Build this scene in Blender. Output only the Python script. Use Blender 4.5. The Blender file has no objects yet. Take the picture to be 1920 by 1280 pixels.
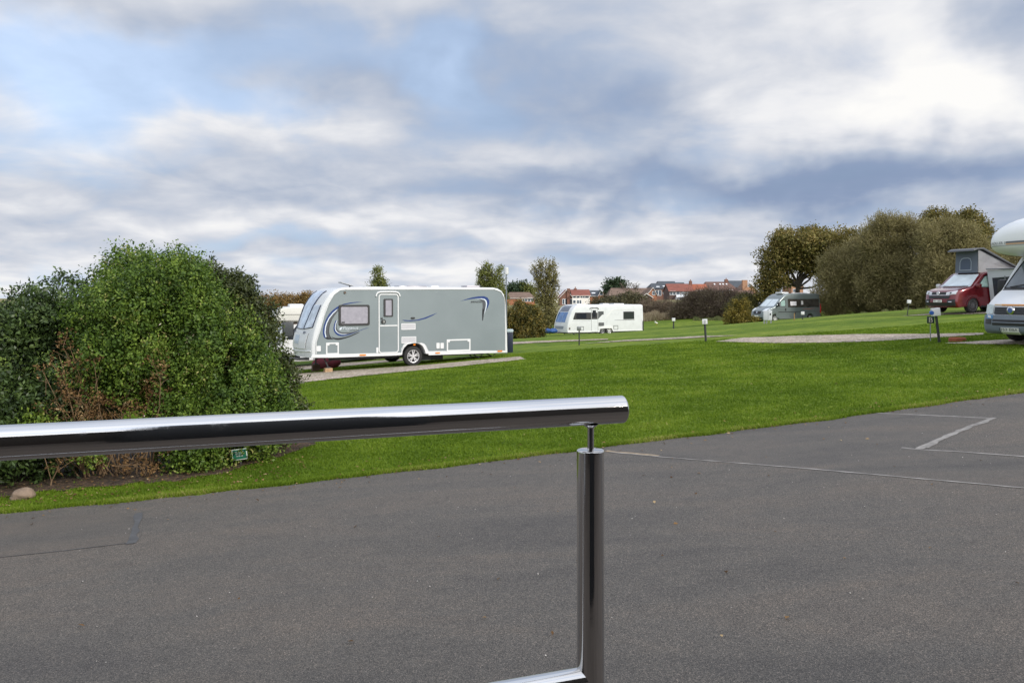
import bpy, bmesh, math, random
import numpy as np
from mathutils import Vector, Matrix
random.seed(7)
SC = bpy.context.scene
COL = SC.collection
F = 1493.0            # focal length in photo pixels (28 mm on full frame)
EYE = 2.05
HZ = 555.0

def tag(o, label=None, cat=None, group=None, kind=None):
    if label: o['label'] = label
    if cat: o['category'] = cat
    if group: o['group'] = group
    if kind: o['kind'] = kind
    return o

def empty(name, loc, rz=0.0, label=None, cat=None, group=None):
    o = bpy.data.objects.new(name, None)
    o.empty_display_size = 0.3
    COL.objects.link(o)
    o.location = loc
    o.rotation_euler = (0, 0, rz)
    return tag(o, label, cat, group)

# ------------------------------------------------------------------ materials
def nodes_of(name):
    m = bpy.data.materials.new(name)
    m.use_nodes = True
    nt = m.node_tree
    nt.nodes.clear()
    return m, nt

def N(nt, t, **kw):
    n = nt.nodes.new(t)
    for k, v in kw.items():
        if k.startswith('i_'):
            n.inputs[k[2:].replace('_', ' ')].default_value = v
        else:
            setattr(n, k, v)
    return n

def L(nt, a, b): nt.links.new(a, b)

def c4(c): return (c[0], c[1], c[2], 1.0)

def M(name, col, rough=0.5, metal=0.0, var=0.0, vs=4.0, bump=0.0, bs=60.0, coat=0.0, spec=0.5, dirt=None):
    m, nt = nodes_of(name)
    out = N(nt, 'ShaderNodeOutputMaterial')
    b = N(nt, 'ShaderNodeBsdfPrincipled')
    b.inputs['Base Color'].default_value = c4(col)
    b.inputs['Roughness'].default_value = rough
    b.inputs['Metallic'].default_value = metal
    b.inputs['Specular IOR Level'].default_value = spec
    if coat: b.inputs['Coat Weight'].default_value = coat; b.inputs['Coat Roughness'].default_value = 0.06
    L(nt, b.outputs[0], out.inputs[0])
    tc = N(nt, 'ShaderNodeTexCoord')
    if var > 0:
        n = N(nt, 'ShaderNodeTexNoise'); n.inputs['Scale'].default_value = vs; n.inputs['Detail'].default_value = 6
        L(nt, tc.outputs['Object'], n.inputs['Vector'])
        mr = N(nt, 'ShaderNodeMapRange'); mr.inputs[1].default_value = 0.3; mr.inputs[2].default_value = 0.7
        mr.inputs[3].default_value = 1 - var; mr.inputs[4].default_value = 1 + var
        L(nt, n.outputs[0], mr.inputs[0])
        vm = N(nt, 'ShaderNodeVectorMath', operation='SCALE'); vm.inputs[0].default_value = col[:3]
        L(nt, mr.outputs[0], vm.inputs['Scale'])
        L(nt, vm.outputs[0], b.inputs['Base Color'])
        mr2 = N(nt, 'ShaderNodeMapRange'); mr2.inputs[3].default_value = max(0, rough - .08); mr2.inputs[4].default_value = min(1, rough + .12)
        L(nt, n.outputs[0], mr2.inputs[0]); L(nt, mr2.outputs[0], b.inputs['Roughness'])
    if bump > 0:
        n = N(nt, 'ShaderNodeTexNoise'); n.inputs['Scale'].default_value = bs; n.inputs['Detail'].default_value = 4
        L(nt, tc.outputs['Object'], n.inputs['Vector'])
        bp = N(nt, 'ShaderNodeBump'); bp.inputs['Strength'].default_value = bump; bp.inputs['Distance'].default_value = 0.02
        L(nt, n.outputs[0], bp.inputs['Height']); L(nt, bp.outputs[0], b.inputs['Normal'])
    return m

def ramp(nt, stops, fac):
    r = N(nt, 'ShaderNodeValToRGB')
    e = r.color_ramp.elements
    while len(e) < len(stops): e.new(0.5)
    for i, (p, c) in enumerate(stops):
        e[i].position = p; e[i].color = c4(c) if len(c) == 3 else c
    L(nt, fac, r.inputs[0])
    return r

def leaf_mat(name, stops, rough=0.55, trans=0.25, spec=0.4):
    """colour from the per-leaf random attribute; real variation of the leaves themselves"""
    m, nt = nodes_of(name)
    out = N(nt, 'ShaderNodeOutputMaterial')
    at = N(nt, 'ShaderNodeAttribute', attribute_name='rnd')
    r = ramp(nt, stops, at.outputs['Fac'])
    b = N(nt, 'ShaderNodeBsdfPrincipled'); b.inputs['Roughness'].default_value = rough
    b.inputs['Specular IOR Level'].default_value = spec
    L(nt, r.outputs[0], b.inputs['Base Color'])
    if trans > 0:
        t = N(nt, 'ShaderNodeBsdfTranslucent'); L(nt, r.outputs[0], t.inputs[0])
        mx = N(nt, 'ShaderNodeMixShader'); mx.inputs[0].default_value = trans
        L(nt, b.outputs[0], mx.inputs[1]); L(nt, t.outputs[0], mx.inputs[2]); L(nt, mx.outputs[0], out.inputs[0])
    else:
        L(nt, b.outputs[0], out.inputs[0])
    return m

# ------------------------------------------------------------------ mesh helpers
def mesh_obj(name, verts, faces, mat, parent=None, smooth=False, sharp=None, attr=None):
    me = bpy.data.meshes.new(name)
    me.from_pydata([tuple(v) for v in verts], [], [tuple(f) for f in faces])
    return fin(name, me, mat, parent, smooth, sharp)

def fin(name, me, mat, parent=None, smooth=False, sharp=None):
    me.validate()
    if isinstance(mat, (list, tuple)):
        for x in mat: me.materials.append(x)
    elif mat: me.materials.append(mat)
    if smooth:
        me.polygons.foreach_set('use_smooth', [True] * len(me.polygons))
        if sharp: me.set_sharp_from_angle(angle=math.radians(sharp))
    me.update()
    o = bpy.data.objects.new(name, me)
    COL.objects.link(o)
    if parent: o.parent = parent
    return o

def bm_obj(name, bm, mat, parent=None, smooth=False, sharp=None):
    bmesh.ops.recalc_face_normals(bm, faces=bm.faces)
    me = bpy.data.meshes.new(name)
    bm.to_mesh(me); bm.free()
    return fin(name, me, mat, parent, smooth, sharp)

def np_mesh(name, V, Fq, mat, parent=None, rnd=None, smooth=False):
    """V (n,3) array, Fq (m,k) array of faces with k corners"""
    me = bpy.data.meshes.new(name)
    n = len(V); m, k = Fq.shape
    me.vertices.add(n); me.vertices.foreach_set('co', np.ascontiguousarray(V, dtype=np.float32).ravel())
    me.loops.add(m * k); me.loops.foreach_set('vertex_index', np.ascontiguousarray(Fq, dtype=np.int32).ravel())
    me.polygons.add(m)
    me.polygons.foreach_set('loop_start', np.arange(0, m * k, k, dtype=np.int32))
    me.polygons.foreach_set('loop_total', np.full(m, k, dtype=np.int32))
    if smooth: me.polygons.foreach_set('use_smooth', np.ones(m, dtype=bool))
    if rnd is not None:
        a = me.attributes.new('rnd', 'FLOAT', 'POINT')
        a.data.foreach_set('value', np.ascontiguousarray(rnd, dtype=np.float32))
    me.materials.append(mat)
    me.update(calc_edges=True)
    o = bpy.data.objects.new(name, me)
    COL.objects.link(o)
    if parent: o.parent = parent
    return o

def box_bm(bm, x0, x1, y0, y1, z0, z1, bev=0.0):
    r = bmesh.ops.create_cube(bm, size=1.0)
    vs = r['verts']
    for v in vs:
        v.co = Vector(((x0 + x1) / 2 + v.co.x * (x1 - x0), (y0 + y1) / 2 + v.co.y * (y1 - y0), (z0 + z1) / 2 + v.co.z * (z1 - z0)))
    if bev > 0:
        es = list({e for v in vs for e in v.link_edges})
        bmesh.ops.bevel(bm, geom=es, offset=bev, segments=2, affect='EDGES', profile=0.6)
    return vs

def box(name, x0, x1, y0, y1, z0, z1, mat, parent=None, bev=0.0):
    bm = bmesh.new(); box_bm(bm, x0, x1, y0, y1, z0, z1, bev)
    return bm_obj(name, bm, mat, parent, smooth=bev > 0, sharp=40)

def tube_arrays(path, radii, n=8, closed_caps=True):
    path = [Vector(p) for p in path]
    V = []; Fs = []
    up = Vector((0, 0, 1))
    prev = None
    for i, p in enumerate(path):
        d = (path[min(i + 1, len(path) - 1)] - path[max(i - 1, 0)]).normalized()
        if prev is None:
            a = d.cross(up)
            if a.length < 0.05: a = d.cross(Vector((1, 0, 0)))
            a.normalize()
        else:
            a = (prev - d * prev.dot(d))
            if a.length < 1e-4: a = d.cross(up)
            a.normalize()
        prev = a
        b = d.cross(a)
        r = radii[i] if isinstance(radii, (list, tuple)) else radii
        for k in range(n):
            t = 2 * math.pi * k / n
            V.append(p + a * (math.cos(t) * r) + b * (math.sin(t) * r))
    for i in range(len(path) - 1):
        for k in range(n):
            Fs.append((i * n + k, i * n + (k + 1) % n, (i + 1) * n + (k + 1) % n, (i + 1) * n + k))
    if closed_caps:
        Fs.append(tuple(range(n - 1, -1, -1)))
        Fs.append(tuple((len(path) - 1) * n + k for k in range(n)))
    return V, Fs

def tube(name, path, radii, mat, parent=None, n=8):
    V, Fs = tube_arrays(path, radii, n)
    return mesh_obj(name, V, Fs, mat, parent, smooth=True, sharp=50)

def tubes(name, lst, mat, parent=None, n=6):
    V = []; Fs = []
    for path, radii in lst:
        v, f = tube_arrays(path, radii, n)
        o = len(V); V += v; Fs += [tuple(i + o for i in x) for x in f]
    return mesh_obj(name, V, Fs, mat, parent, smooth=True, sharp=50)

def lathe(name, prof, mat, parent=None, n=24, axis='Y', loc=(0, 0, 0), smooth=True, sharp=35, caps=True):
    """prof: list of (r, h) revolved about axis"""
    V = []; Fs = []
    for r, h in prof:
        for k in range(n):
            t = 2 * math.pi * k / n
            c, s = math.cos(t) * r, math.sin(t) * r
            p = (c, h, s) if axis == 'Y' else ((c, s, h) if axis == 'Z' else (h, c, s))
            V.append((p[0] + loc[0], p[1] + loc[1], p[2] + loc[2]))
    m = len(prof)
    for i in range(m - 1):
        for k in range(n):
            Fs.append((i * n + k, i * n + (k + 1) % n, (i + 1) * n + (k + 1) % n, (i + 1) * n + k))
    if caps and prof[0][0] > 1e-6: Fs.append(tuple(range(n)))
    if caps and prof[-1][0] > 1e-6: Fs.append(tuple((m - 1) * n + k for k in range(n)))
    bm = bmesh.new()
    bv = [bm.verts.new(v) for v in V]
    for f in Fs:
        try: bm.faces.new([bv[i] for i in f])
        except ValueError: pass
    bmesh.ops.remove_doubles(bm, verts=bm.verts, dist=1e-5)
    return bm_obj(name, bm, mat, parent, smooth=smooth, sharp=sharp)

def text_mesh(name, body, width, mat, parent, M4, shear=0.0, depth=0.004, height=None):
    cu = bpy.data.curves.new(name, 'FONT')
    cu.body = body; cu.size = 1.0; cu.shear = shear; cu.extrude = 0.0; cu.align_x = 'LEFT'
    to = bpy.data.objects.new('tmp_text', cu)
    COL.objects.link(to)
    bpy.context.view_layer.update()
    me = bpy.data.meshes.new_from_object(to)
    bpy.data.objects.remove(to)
    co = np.zeros(len(me.vertices) * 3, dtype=np.float32); me.vertices.foreach_get('co', co); co = co.reshape(-1, 3)
    mn, mx = co.min(0), co.max(0)
    sx = width / (mx[0] - mn[0]); sy = sx if height is None else height / (mx[1] - mn[1])
    co[:, 0] = (co[:, 0] - (mn[0] + mx[0]) / 2) * sx
    co[:, 1] = (co[:, 1] - (mn[1] + mx[1]) / 2) * sy
    me.vertices.foreach_set('co', co.ravel())
    me.transform(M4)
    me.name = name
    me.materials.clear()
    return fin(name, me, mat, parent)

# ------------------------------------------------------------------ ground function (thin-plate surface through surveyed points)
CP = []
for x in (-22, -12, -6, 0, 5, 10, 14):
    for y in (-20, -4, 4, 10, 16, 21):
        if x > 11 and y > 15: continue
        CP.append((x, y, -2.05 + .068 * x - (0.0 if y < 12 else .003 * (y - 12))))
CP += [(-6.2, 25.5, -2.5), (-3.4, 27.3, -2.41), (-.3, 29.3, -2.22), (-9, 33, -3.0), (0, 38, -2.25), (5.5, 34, -1.87), (8.1, 31, -1.64),
       (12.1, 18.8, -1.12), (12.5, 23, -1.22), (16, 24, -.95), (18, 20, -.75),
       (4.5, 70, -3.50), (12, 72.5, -3.36), (8, 71, -3.44), (20.5, 36.5, -.85), (21.5, 37, -.80), (26, 39, -.55),
       (22, 69, -2.48), (27, 73, -2.25), (15.0, 45, -1.42), (18, 42, -1.05), (22.5, 45, -.80), (26, 58, -1.30), (33, 60, -1.0),
       (17, 95, -3.0), (24, 90, -2.55), (1.6, 60, -3.15), (-19, 70, -4.4), (-25, 40, -3.9), (-40, 60, -5.2),
       (27, 180, -2.0), (36, 180, -1.5), (15, 180, -2.6), (45, 260, -1.4), (70, 260, -1.0), (18, 260, -3.0), (0, 260, -3.0), (90, 260, -.4), (60, 90, 0.2), (45, 50, .3), (40, 25, .6),
       (-80, 200, -8), (-200, 400, -9), (0, 600, -8), (200, 600, -6), (400, 300, 0), (-400, 100, -9), (1500, 2500, -9), (-1500, 2500, -9),
       (1500, -200, -2), (-1500, -200, -9), (0, -60, -2.0), (60, -60, 1.0), (-60, -60, -5.5), (0, 2500, -9)]
CP = np.array(CP, dtype=float)
def _phi(r2): return np.where(r2 > 1e-9, 0.5 * r2 * np.log(np.maximum(r2, 1e-9)), 0.0)
_S = 50.0
def _tps_fit():
    n = len(CP); XY = CP[:, :2] / _S
    K = _phi(((XY[:, None, :] - XY[None]) ** 2).sum(-1)) + np.eye(n) * 1e-5
    Pm = np.hstack([np.ones((n, 1)), XY])
    A = np.zeros((n + 3, n + 3)); A[:n, :n] = K; A[:n, n:] = Pm; A[n:, :n] = Pm.T
    return np.linalg.solve(A, np.concatenate([CP[:, 2], np.zeros(3)]))
_W = _tps_fit()
def ground_np(x, y):
    x = np.asarray(x, float).ravel(); y = np.asarray(y, float).ravel()
    Q = np.stack([x, y], 1) / _S; XY = CP[:, :2] / _S; out = np.zeros(len(Q))
    for i in range(0, len(Q), 20000):
        q = Q[i:i + 20000]
        out[i:i + 20000] = _phi(((q[:, None, :] - XY[None]) ** 2).sum(-1)) @ _W[:-3] + _W[-3] + q @ _W[-2:]
    return out + EYE
def gz(x, y): return float(ground_np([x], [y])[0])

def P(px, py, d): return Vector(((px - 960) / F * d, d, EYE + (HZ - py) / F * d))
def G(px, py):
    """point of the ground seen at a photo pixel"""
    a, c = (px - 960) / F, (HZ - py) / F
    lo, hi = 2.0, 2.0
    while hi < 400:
        if EYE + c * hi < gz(a * hi, hi): break
        lo = hi; hi *= 1.06
    for _ in range(22):
        m = (lo + hi) / 2
        if EYE + c * m < gz(a * m, m): hi = m
        else: lo = m
    return Vector((a * hi, hi, gz(a * hi, hi)))

EDGE_X = [-60, -14, -8.5, -5.75, -4.1, -2.48, -.5, 1.52, 4.5, 8.1, 14, 22, 60]
EDGE_Y = [4, 7.7, 8.5, 8.95, 9.18, 9.5, 9.92, 10.5, 11.3, 12.6, 15.6, 20, 48]
def edge_y(x): return np.interp(x, EDGE_X, EDGE_Y)
# ================================================================== world, sun, camera
SUN_AZ, SUN_EL = math.radians(128), math.radians(27)
def build_world():
    w = bpy.data.worlds.new('World'); SC.world = w; w.use_nodes = True
    nt = w.node_tree; nt.nodes.clear()
    out = N(nt, 'ShaderNodeOutputWorld'); bg = N(nt, 'ShaderNodeBackground'); bg.inputs[1].default_value = 1.0
    L(nt, bg.outputs[0], out.inputs[0])
    sky = N(nt, 'ShaderNodeTexSky', sky_type='NISHITA'); sky.sun_disc = False
    sky.sun_elevation = SUN_EL; sky.sun_rotation = SUN_AZ
    tc = N(nt, 'ShaderNodeTexCoord')
    D = N(nt, 'ShaderNodeVectorMath', operation='NORMALIZE'); L(nt, tc.outputs['Generated'], D.inputs[0])
    sp = N(nt, 'ShaderNodeSeparateXYZ'); L(nt, D.outputs[0], sp.inputs[0])
    def mth(op, a, b=None, c=None, clamp=False):
        n = N(nt, 'ShaderNodeMath', operation=op); n.use_clamp = clamp
        for i, v in enumerate((a, b, c)):
            if v is None: continue
            if isinstance(v, (int, float)): n.inputs[i].default_value = v
            else: L(nt, v, n.inputs[i])
        return n.outputs[0]
    X, Y, Z = sp.outputs
    az = mth('ARCTAN2', X, Y); el = mth('ARCSINE', Z)
    cb = N(nt, 'ShaderNodeCombineXYZ'); L(nt, az, cb.inputs[0]); L(nt, el, cb.inputs[1])
    # cloud deck coordinates: direction projected on a plane overhead, so clouds flatten towards the horizon
    zz = mth('ADD', mth('MAXIMUM', Z, 0.0), 0.22)
    pc = N(nt, 'ShaderNodeCombineXYZ'); L(nt, mth('DIVIDE', X, zz), pc.inputs[0]); L(nt, mth('DIVIDE', Y, zz), pc.inputs[1])
    def noise(scale, det, rough, off, dist=0.0, src=pc.outputs[0]):
        a = N(nt, 'ShaderNodeVectorMath', operation='ADD'); a.inputs[1].default_value = off; L(nt, src, a.inputs[0])
        n = N(nt, 'ShaderNodeTexNoise'); n.inputs['Scale'].default_value = scale; n.inputs['Detail'].default_value = det
        n.inputs['Roughness'].default_value = rough; n.inputs['Distortion'].default_value = dist
        L(nt, a.outputs[0], n.inputs['Vector']); return n.outputs[0]
    n1 = noise(1.3, 6, .48, (3.1, 1.7, 0), .25)
    n2 = noise(3.4, 7, .50, (9.2, 4.4, 2), .25)
    wv = noise(5.0, 3, .5, (1, 2, 5), 0, cb.outputs[0])
    # warp the az/el so the big masses have soft ragged borders
    wn = N(nt, 'ShaderNodeTexNoise'); wn.inputs['Scale'].default_value = 7; wn.inputs['Detail'].default_value = 4; wn.inputs['Roughness'].default_value = .5
    L(nt, cb.outputs[0], wn.inputs['Vector'])
    wa = N(nt, 'ShaderNodeVectorMath', operation='SUBTRACT'); wa.inputs[1].default_value = (.5, .5, .5); L(nt, wn.outputs['Color'], wa.inputs[0])
    wb = N(nt, 'ShaderNodeVectorMath', operation='MULTIPLY_ADD'); wb.inputs[1].default_value = (.22, .13, 0)
    L(nt, wa.outputs[0], wb.inputs[0]); L(nt, cb.outputs[0], wb.inputs[2])
    def bumps(lst):
        acc = None
        for (px, py, sx, sy, amp) in lst:
            a, v = (px - 960) / F, (HZ - py) / F
            A = math.atan2(a, 1); E = math.atan2(v, math.hypot(a, 1)); kx, ky = F * (1 + .5 * a * a) / sx, F / sy
            m = N(nt, 'ShaderNodeVectorMath', operation='MULTIPLY_ADD'); m.inputs[1].default_value = (kx, ky, 0); m.inputs[2].default_value = (-A * kx, -E * ky, 0)
            L(nt, wb.outputs[0], m.inputs[0])
            d = N(nt, 'ShaderNodeVectorMath', operation='DOT_PRODUCT'); L(nt, m.outputs[0], d.inputs[0]); L(nt, m.outputs[0], d.inputs[1])
            g = mth('POWER', 0.36788, d.outputs['Value'])
            acc = mth('MULTIPLY', g, amp) if acc is None else mth('MULTIPLY_ADD', g, amp, acc)
        return acc
    Bf = bumps(SKY_BRIGHT); Uf = bumps(SKY_BLUE)
    t = mth('MULTIPLY_ADD', mth('SUBTRACT', n1, .5), 0.42, mth('MULTIPLY_ADD', mth('SUBTRACT', n2, .5), 0.74, mth('ADD', Bf, .625)))
    # unseen sky behind the photographer, brightened to add light on the ground
    back = mth('MULTIPLY', mth('MAXIMUM', mth('MULTIPLY', Y, -1), 0.0), 0.25)
    t = mth('ADD', t, back)
    cr = ramp(nt, [(0.0, (.20, .275, .43)), (.28, (.275, .35, .51)), (.50, (.435, .50, .625)), (.70, (.655, .685, .755)), (.85, (.86, .865, .89)), (1.0, (.99, .98, .96))], t)
    ub = mth('MULTIPLY_ADD', mth('SUBTRACT', n2, .5), -1.1, Uf)
    bl = N(nt, 'ShaderNodeMapRange', interpolation_type='SMOOTHSTEP'); bl.inputs[1].default_value = .0; bl.inputs[2].default_value = .62
    bl.inputs[4].default_value = .85
    L(nt, ub, bl.inputs[0])
    sk = N(nt, 'ShaderNodeVectorMath', operation='SCALE'); sk.inputs['Scale'].default_value = 0.10; L(nt, sky.outputs[0], sk.inputs[0])
    # clear patches: the physical sky veiled by thin high cloud
    veil = N(nt, 'ShaderNodeMixRGB'); veil.inputs[0].default_value = .72; veil.inputs[2].default_value = (.52, .67, .93, 1)
    L(nt, sk.outputs[0], veil.inputs[1])
    br = mth('MULTIPLY_ADD', t, .72, .66)
    vs = N(nt, 'ShaderNodeVectorMath', operation='SCALE'); L(nt, veil.outputs[0], vs.inputs[0]); L(nt, br, vs.inputs['Scale'])
    mx = N(nt, 'ShaderNodeMixRGB'); L(nt, bl.outputs[0], mx.inputs[0]); L(nt, cr.outputs[0], mx.inputs[1]); L(nt, vs.outputs[0], mx.inputs[2])
    bk = N(nt, 'ShaderNodeVectorMath', operation='SCALE'); L(nt, mx.outputs[0], bk.inputs[0])
    # zenith and back of the sky raised too, for more light below
    up = mth('ADD', mth('MULTIPLY', mth('MAXIMUM', mth('SUBTRACT', Z, .42), 0.0), 1.6), mth('MULTIPLY_ADD', mth('MAXIMUM', mth('MULTIPLY', Y, -1.0), 0.0), 1.0, 1.0))
    L(nt, up, bk.inputs['Scale'])
    L(nt, bk.outputs[0], bg.inputs[0])
SKY_BRIGHT = [(720, 110, 230, 75, -.26), (960, 190, 200, 70, -.22), (1180, 190, 190, 60, -.18), (250, -10, 380, 30, -.14), (1890, 50, 80, 75, -.30),
              (1300, 362, 330, 34, -.30), (1720, 335, 330, 42, -.32), (620, 445, 260, 16, -.16), (500, 360, 260, 20, -.10), (1100, 335, 180, 30, -.14),
              (620, 180, 120, 60, -.05), (1500, 440, 300, 20, -.08),
              (1800, 125, 170, 85, .30), (1540, 215, 260, 40, .16), (1420, 90, 260, 80, .12), (140, 240, 170, 45, .14), (560, 268, 190, 32, .12),
              (820, 125, 38, 42, .20), (90, 120, 170, 70, .10), (1080, 420, 330, 26, .12), (150, 480, 280, 22, .14), (500, 400, 330, 16, .08), (1000, 500, 400, 18, .08), (60, 520, 250, 22, .14), (1750, 240, 200, 30, .14),
              (1450, 150, 420, 120, .09), (900, 430, 900, 40, .07), (900, 525, 1000, 26, .13), (300, 270, 320, 40, .08)]
SKY_BLUE = [(950, 210, 200, 70, .28), (640, 60, 260, 50, .22), (60, 300, 200, 40, .15), (80, 120, 230, 90, .75), (330, 120, 220, 60, .45), (480, 215, 150, 35, .50), (810, 135, 60, 50, .75), (900, 180, 130, 45, .32), (720, 90, 180, 60, .28),
            (560, 442, 300, 18, .38), (1280, 370, 170, 24, .28), (100, 545, 400, 25, .35), (640, 500, 300, 14, .22), (1150, 480, 260, 14, .15), (1840, 120, 40, 40, .1),
            (1500, -400, 400, 200, .5), (-600, 200, 300, 200, .5)]
build_world()
sd = bpy.data.lights.new('sun', 'SUN'); so = bpy.data.objects.new('sun', sd); COL.objects.link(so)
sd.energy = 3.0; sd.angle = math.radians(4.0); sd.color = (1.0, .94, .85)
sv = Vector((math.sin(SUN_AZ) * math.cos(SUN_EL), math.cos(SUN_AZ) * math.cos(SUN_EL), math.sin(SUN_EL)))
so.rotation_euler = (-sv).to_track_quat('-Z', 'Y').to_euler()
so.location = sv * 50
cam = bpy.data.cameras.new('camera'); co_ = bpy.data.objects.new('camera', cam); COL.objects.link(co_)
cam.lens = 28.0 * (F / 1493.33); cam.sensor_width = 36; cam.shift_y = -85 / 1920.0
cam.clip_start = .05; cam.clip_end = 6000
co_.location = (0, 0, EYE); co_.rotation_euler = (math.pi / 2, 0, 0)
SC.camera = co_
SC.view_settings.view_transform = 'Standard'; SC.view_settings.look = 'None'; SC.view_settings.gamma = 1; SC.view_settings.exposure = 0.0
SC.cycles.max_bounces = 8; SC.cycles.diffuse_bounces = 3; SC.cycles.transparent_max_bounces = 8
SC.cycles.sample_clamp_indirect = 6
SC.cycles.use_denoising = True

# ================================================================== ground materials
def mat_ground():
    m, nt = nodes_of('lawn_and_field')
    out = N(nt, 'ShaderNodeOutputMaterial'); b = N(nt, 'ShaderNodeBsdfPrincipled'); b.inputs['Roughness'].default_value = .9
    b.inputs['Specular IOR Level'].default_value = .15
    tc = N(nt, 'ShaderNodeTexCoord'); o = tc.outputs['Object']
    def noise(s, d, r=.5, st=None):
        src = o
        if st:
            mp = N(nt, 'ShaderNodeMapping'); mp.inputs['Scale'].default_value = st[0]; mp.inputs['Rotation'].default_value = (0, 0, st[1]); L(nt, o, mp.inputs[0]); src = mp.outputs[0]
        n = N(nt, 'ShaderNodeTexNoise'); n.inputs['Scale'].default_value = s; n.inputs['Detail'].default_value = d; n.inputs['Roughness'].default_value = r
        L(nt, src, n.inputs['Vector']); return n.outputs[0]
    big = noise(.22, 5, .6, ((.5, 1.6, 1), -.25))
    mid = noise(1.6, 5, .6)
    fine = noise(45, 6, .75)
    r = ramp(nt, [(.28, (.062, .112, .008)), (.45, (.098, .158, .013)), (.60, (.142, .200, .022)), (.78, (.205, .235, .045))], big)
    r2 = ramp(nt, [(.32, (.62, .68, .6)), (.5, (1, 1, 1)), (.70, (1.32, 1.15, 1.1))], mid)
    r3 = ramp(nt, [(.30, (.52, .55, .5)), (.5, (1, 1, 1)), (.72, (1.55, 1.4, 1.5))], fine)
    m1 = N(nt, 'ShaderNodeMixRGB', blend_type='MULTIPLY'); m1.inputs[0].default_value = 1; L(nt, r.outputs[0], m1.inputs[1]); L(nt, r2.outputs[0], m1.inputs[2])
    m2 = N(nt, 'ShaderNodeMixRGB', blend_type='MULTIPLY'); m2.inputs[0].default_value = 1; L(nt, m1.outputs[0], m2.inputs[1]); L(nt, r3.outputs[0], m2.inputs[2])
    # beyond the campsite: rough straw coloured meadow
    sp = N(nt, 'ShaderNodeSeparateXYZ'); L(nt, o, sp.inputs[0])
    wob = noise(.05, 3)
    ad = N(nt, 'ShaderNodeMath', operation='MULTIPLY_ADD'); ad.inputs[1].default_value = 40; L(nt, wob, ad.inputs[0]); L(nt, sp.outputs[1], ad.inputs[2])
    mr = N(nt, 'ShaderNodeMapRange'); mr.inputs[1].default_value = 118; mr.inputs[2].default_value = 124; L(nt, ad.outputs[0], mr.inputs[0])
    straw = ramp(nt, [(.3, (.13, .12, .055)), (.5, (.22, .19, .10)), (.62, (.12, .15, .04)), (.8, (.28, .24, .14))], noise(.06, 6, .6))
    mx = N(nt, 'ShaderNodeMixRGB'); L(nt, mr.outputs[0], mx.inputs[0]); L(nt, m2.outputs[0], mx.inputs[1]); L(nt, straw.outputs[0], mx.inputs[2])
    L(nt, mx.outputs[0], b.inputs['Base Color'])
    bp = N(nt, 'ShaderNodeBump'); bp.inputs['Strength'].default_value = .6; bp.inputs['Distance'].default_value = .03; L(nt, fine, bp.inputs['Height']); L(nt, bp.outputs[0], b.inputs['Normal'])
    L(nt, b.outputs[0], out.inputs[0]); return m

def mat_asphalt(name, base, chip=150, contrast=1.0):
    m, nt = nodes_of(name)
    out = N(nt, 'ShaderNodeOutputMaterial'); b = N(nt, 'ShaderNodeBsdfPrincipled'); b.inputs['Roughness'].default_value = .82
    b.inputs['Specular IOR Level'].default_value = .35
    tc = N(nt, 'ShaderNodeTexCoord'); o = tc.outputs['Object']
    def noise(s, d, r=.5, dist=0, st=None):
        src = o
        if st:
            mp = N(nt, 'ShaderNodeMapping'); mp.inputs['Scale'].default_value = st; mp.inputs['Rotation'].default_value = (0, 0, -.2); L(nt, o, mp.inputs[0]); src = mp.outputs[0]
        n = N(nt, 'ShaderNodeTexNoise'); n.inputs['Scale'].default_value = s; n.inputs['Detail'].default_value = d; n.inputs['Roughness'].default_value = r; n.inputs['Distortion'].default_value = dist
        L(nt, src, n.inputs['Vector']); return n.outputs[0]
    vo = N(nt, 'ShaderNodeTexVoronoi'); vo.inputs['Scale'].default_value = chip; L(nt, o, vo.inputs['Vector'])
    sx = N(nt, 'ShaderNodeSeparateXYZ'); L(nt, vo.outputs['Color'], sx.inputs[0])
    chipr = ramp(nt, [(0, (.44, .44, .45)), (.35, (.76, .76, .76)), (.80, (1.12, 1.10, 1.07)), (.95, (1.45, 1.38, 1.3)), (1, (2.3, 2.1, 1.95))], sx.outputs[0])
    n_f = ramp(nt, [(.3, (.72, .72, .72)), (.7, (1.28, 1.28, 1.28))], noise(70, 4, .7))
    n_b = ramp(nt, [(.30, (.80, .81, .83)), (.47, (.99, .99, .98)), (.62, (1.12, 1.07, 1.02)), (.8, (1.24, 1.15, 1.07))], noise(.75, 6, .6, .8, (.42, 1.5, 1)))
    n_m = ramp(nt, [(.25, (.86, .86, .87)), (.5, (1, 1, 1)), (.8, (1.10, 1.07, 1.04))], noise(5, 5, .65))
    cur = None
    for k in (chipr, n_f, n_b, n_m):
        if cur is None:
            mm = N(nt, 'ShaderNodeMixRGB', blend_type='MULTIPLY'); mm.inputs[0].default_value = contrast; mm.inputs[1].default_value = c4(base); L(nt, k.outputs[0], mm.inputs[2])
        else:
            mm = N(nt, 'ShaderNodeMixRGB', blend_type='MULTIPLY'); mm.inputs[0].default_value = 1; L(nt, cur, mm.inputs[1]); L(nt, k.outputs[0], mm.inputs[2])
        cur = mm.outputs[0]
    L(nt, cur, b.inputs['Base Color'])
    bp = N(nt, 'ShaderNodeBump'); bp.inputs['Strength'].default_value = .55; bp.inputs['Distance'].default_value = .006; L(nt, vo.outputs['Distance'], bp.inputs['Height']); L(nt, bp.outputs[0], b.inputs['Normal'])
    L(nt, b.outputs[0], out.inputs[0]); return m

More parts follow.
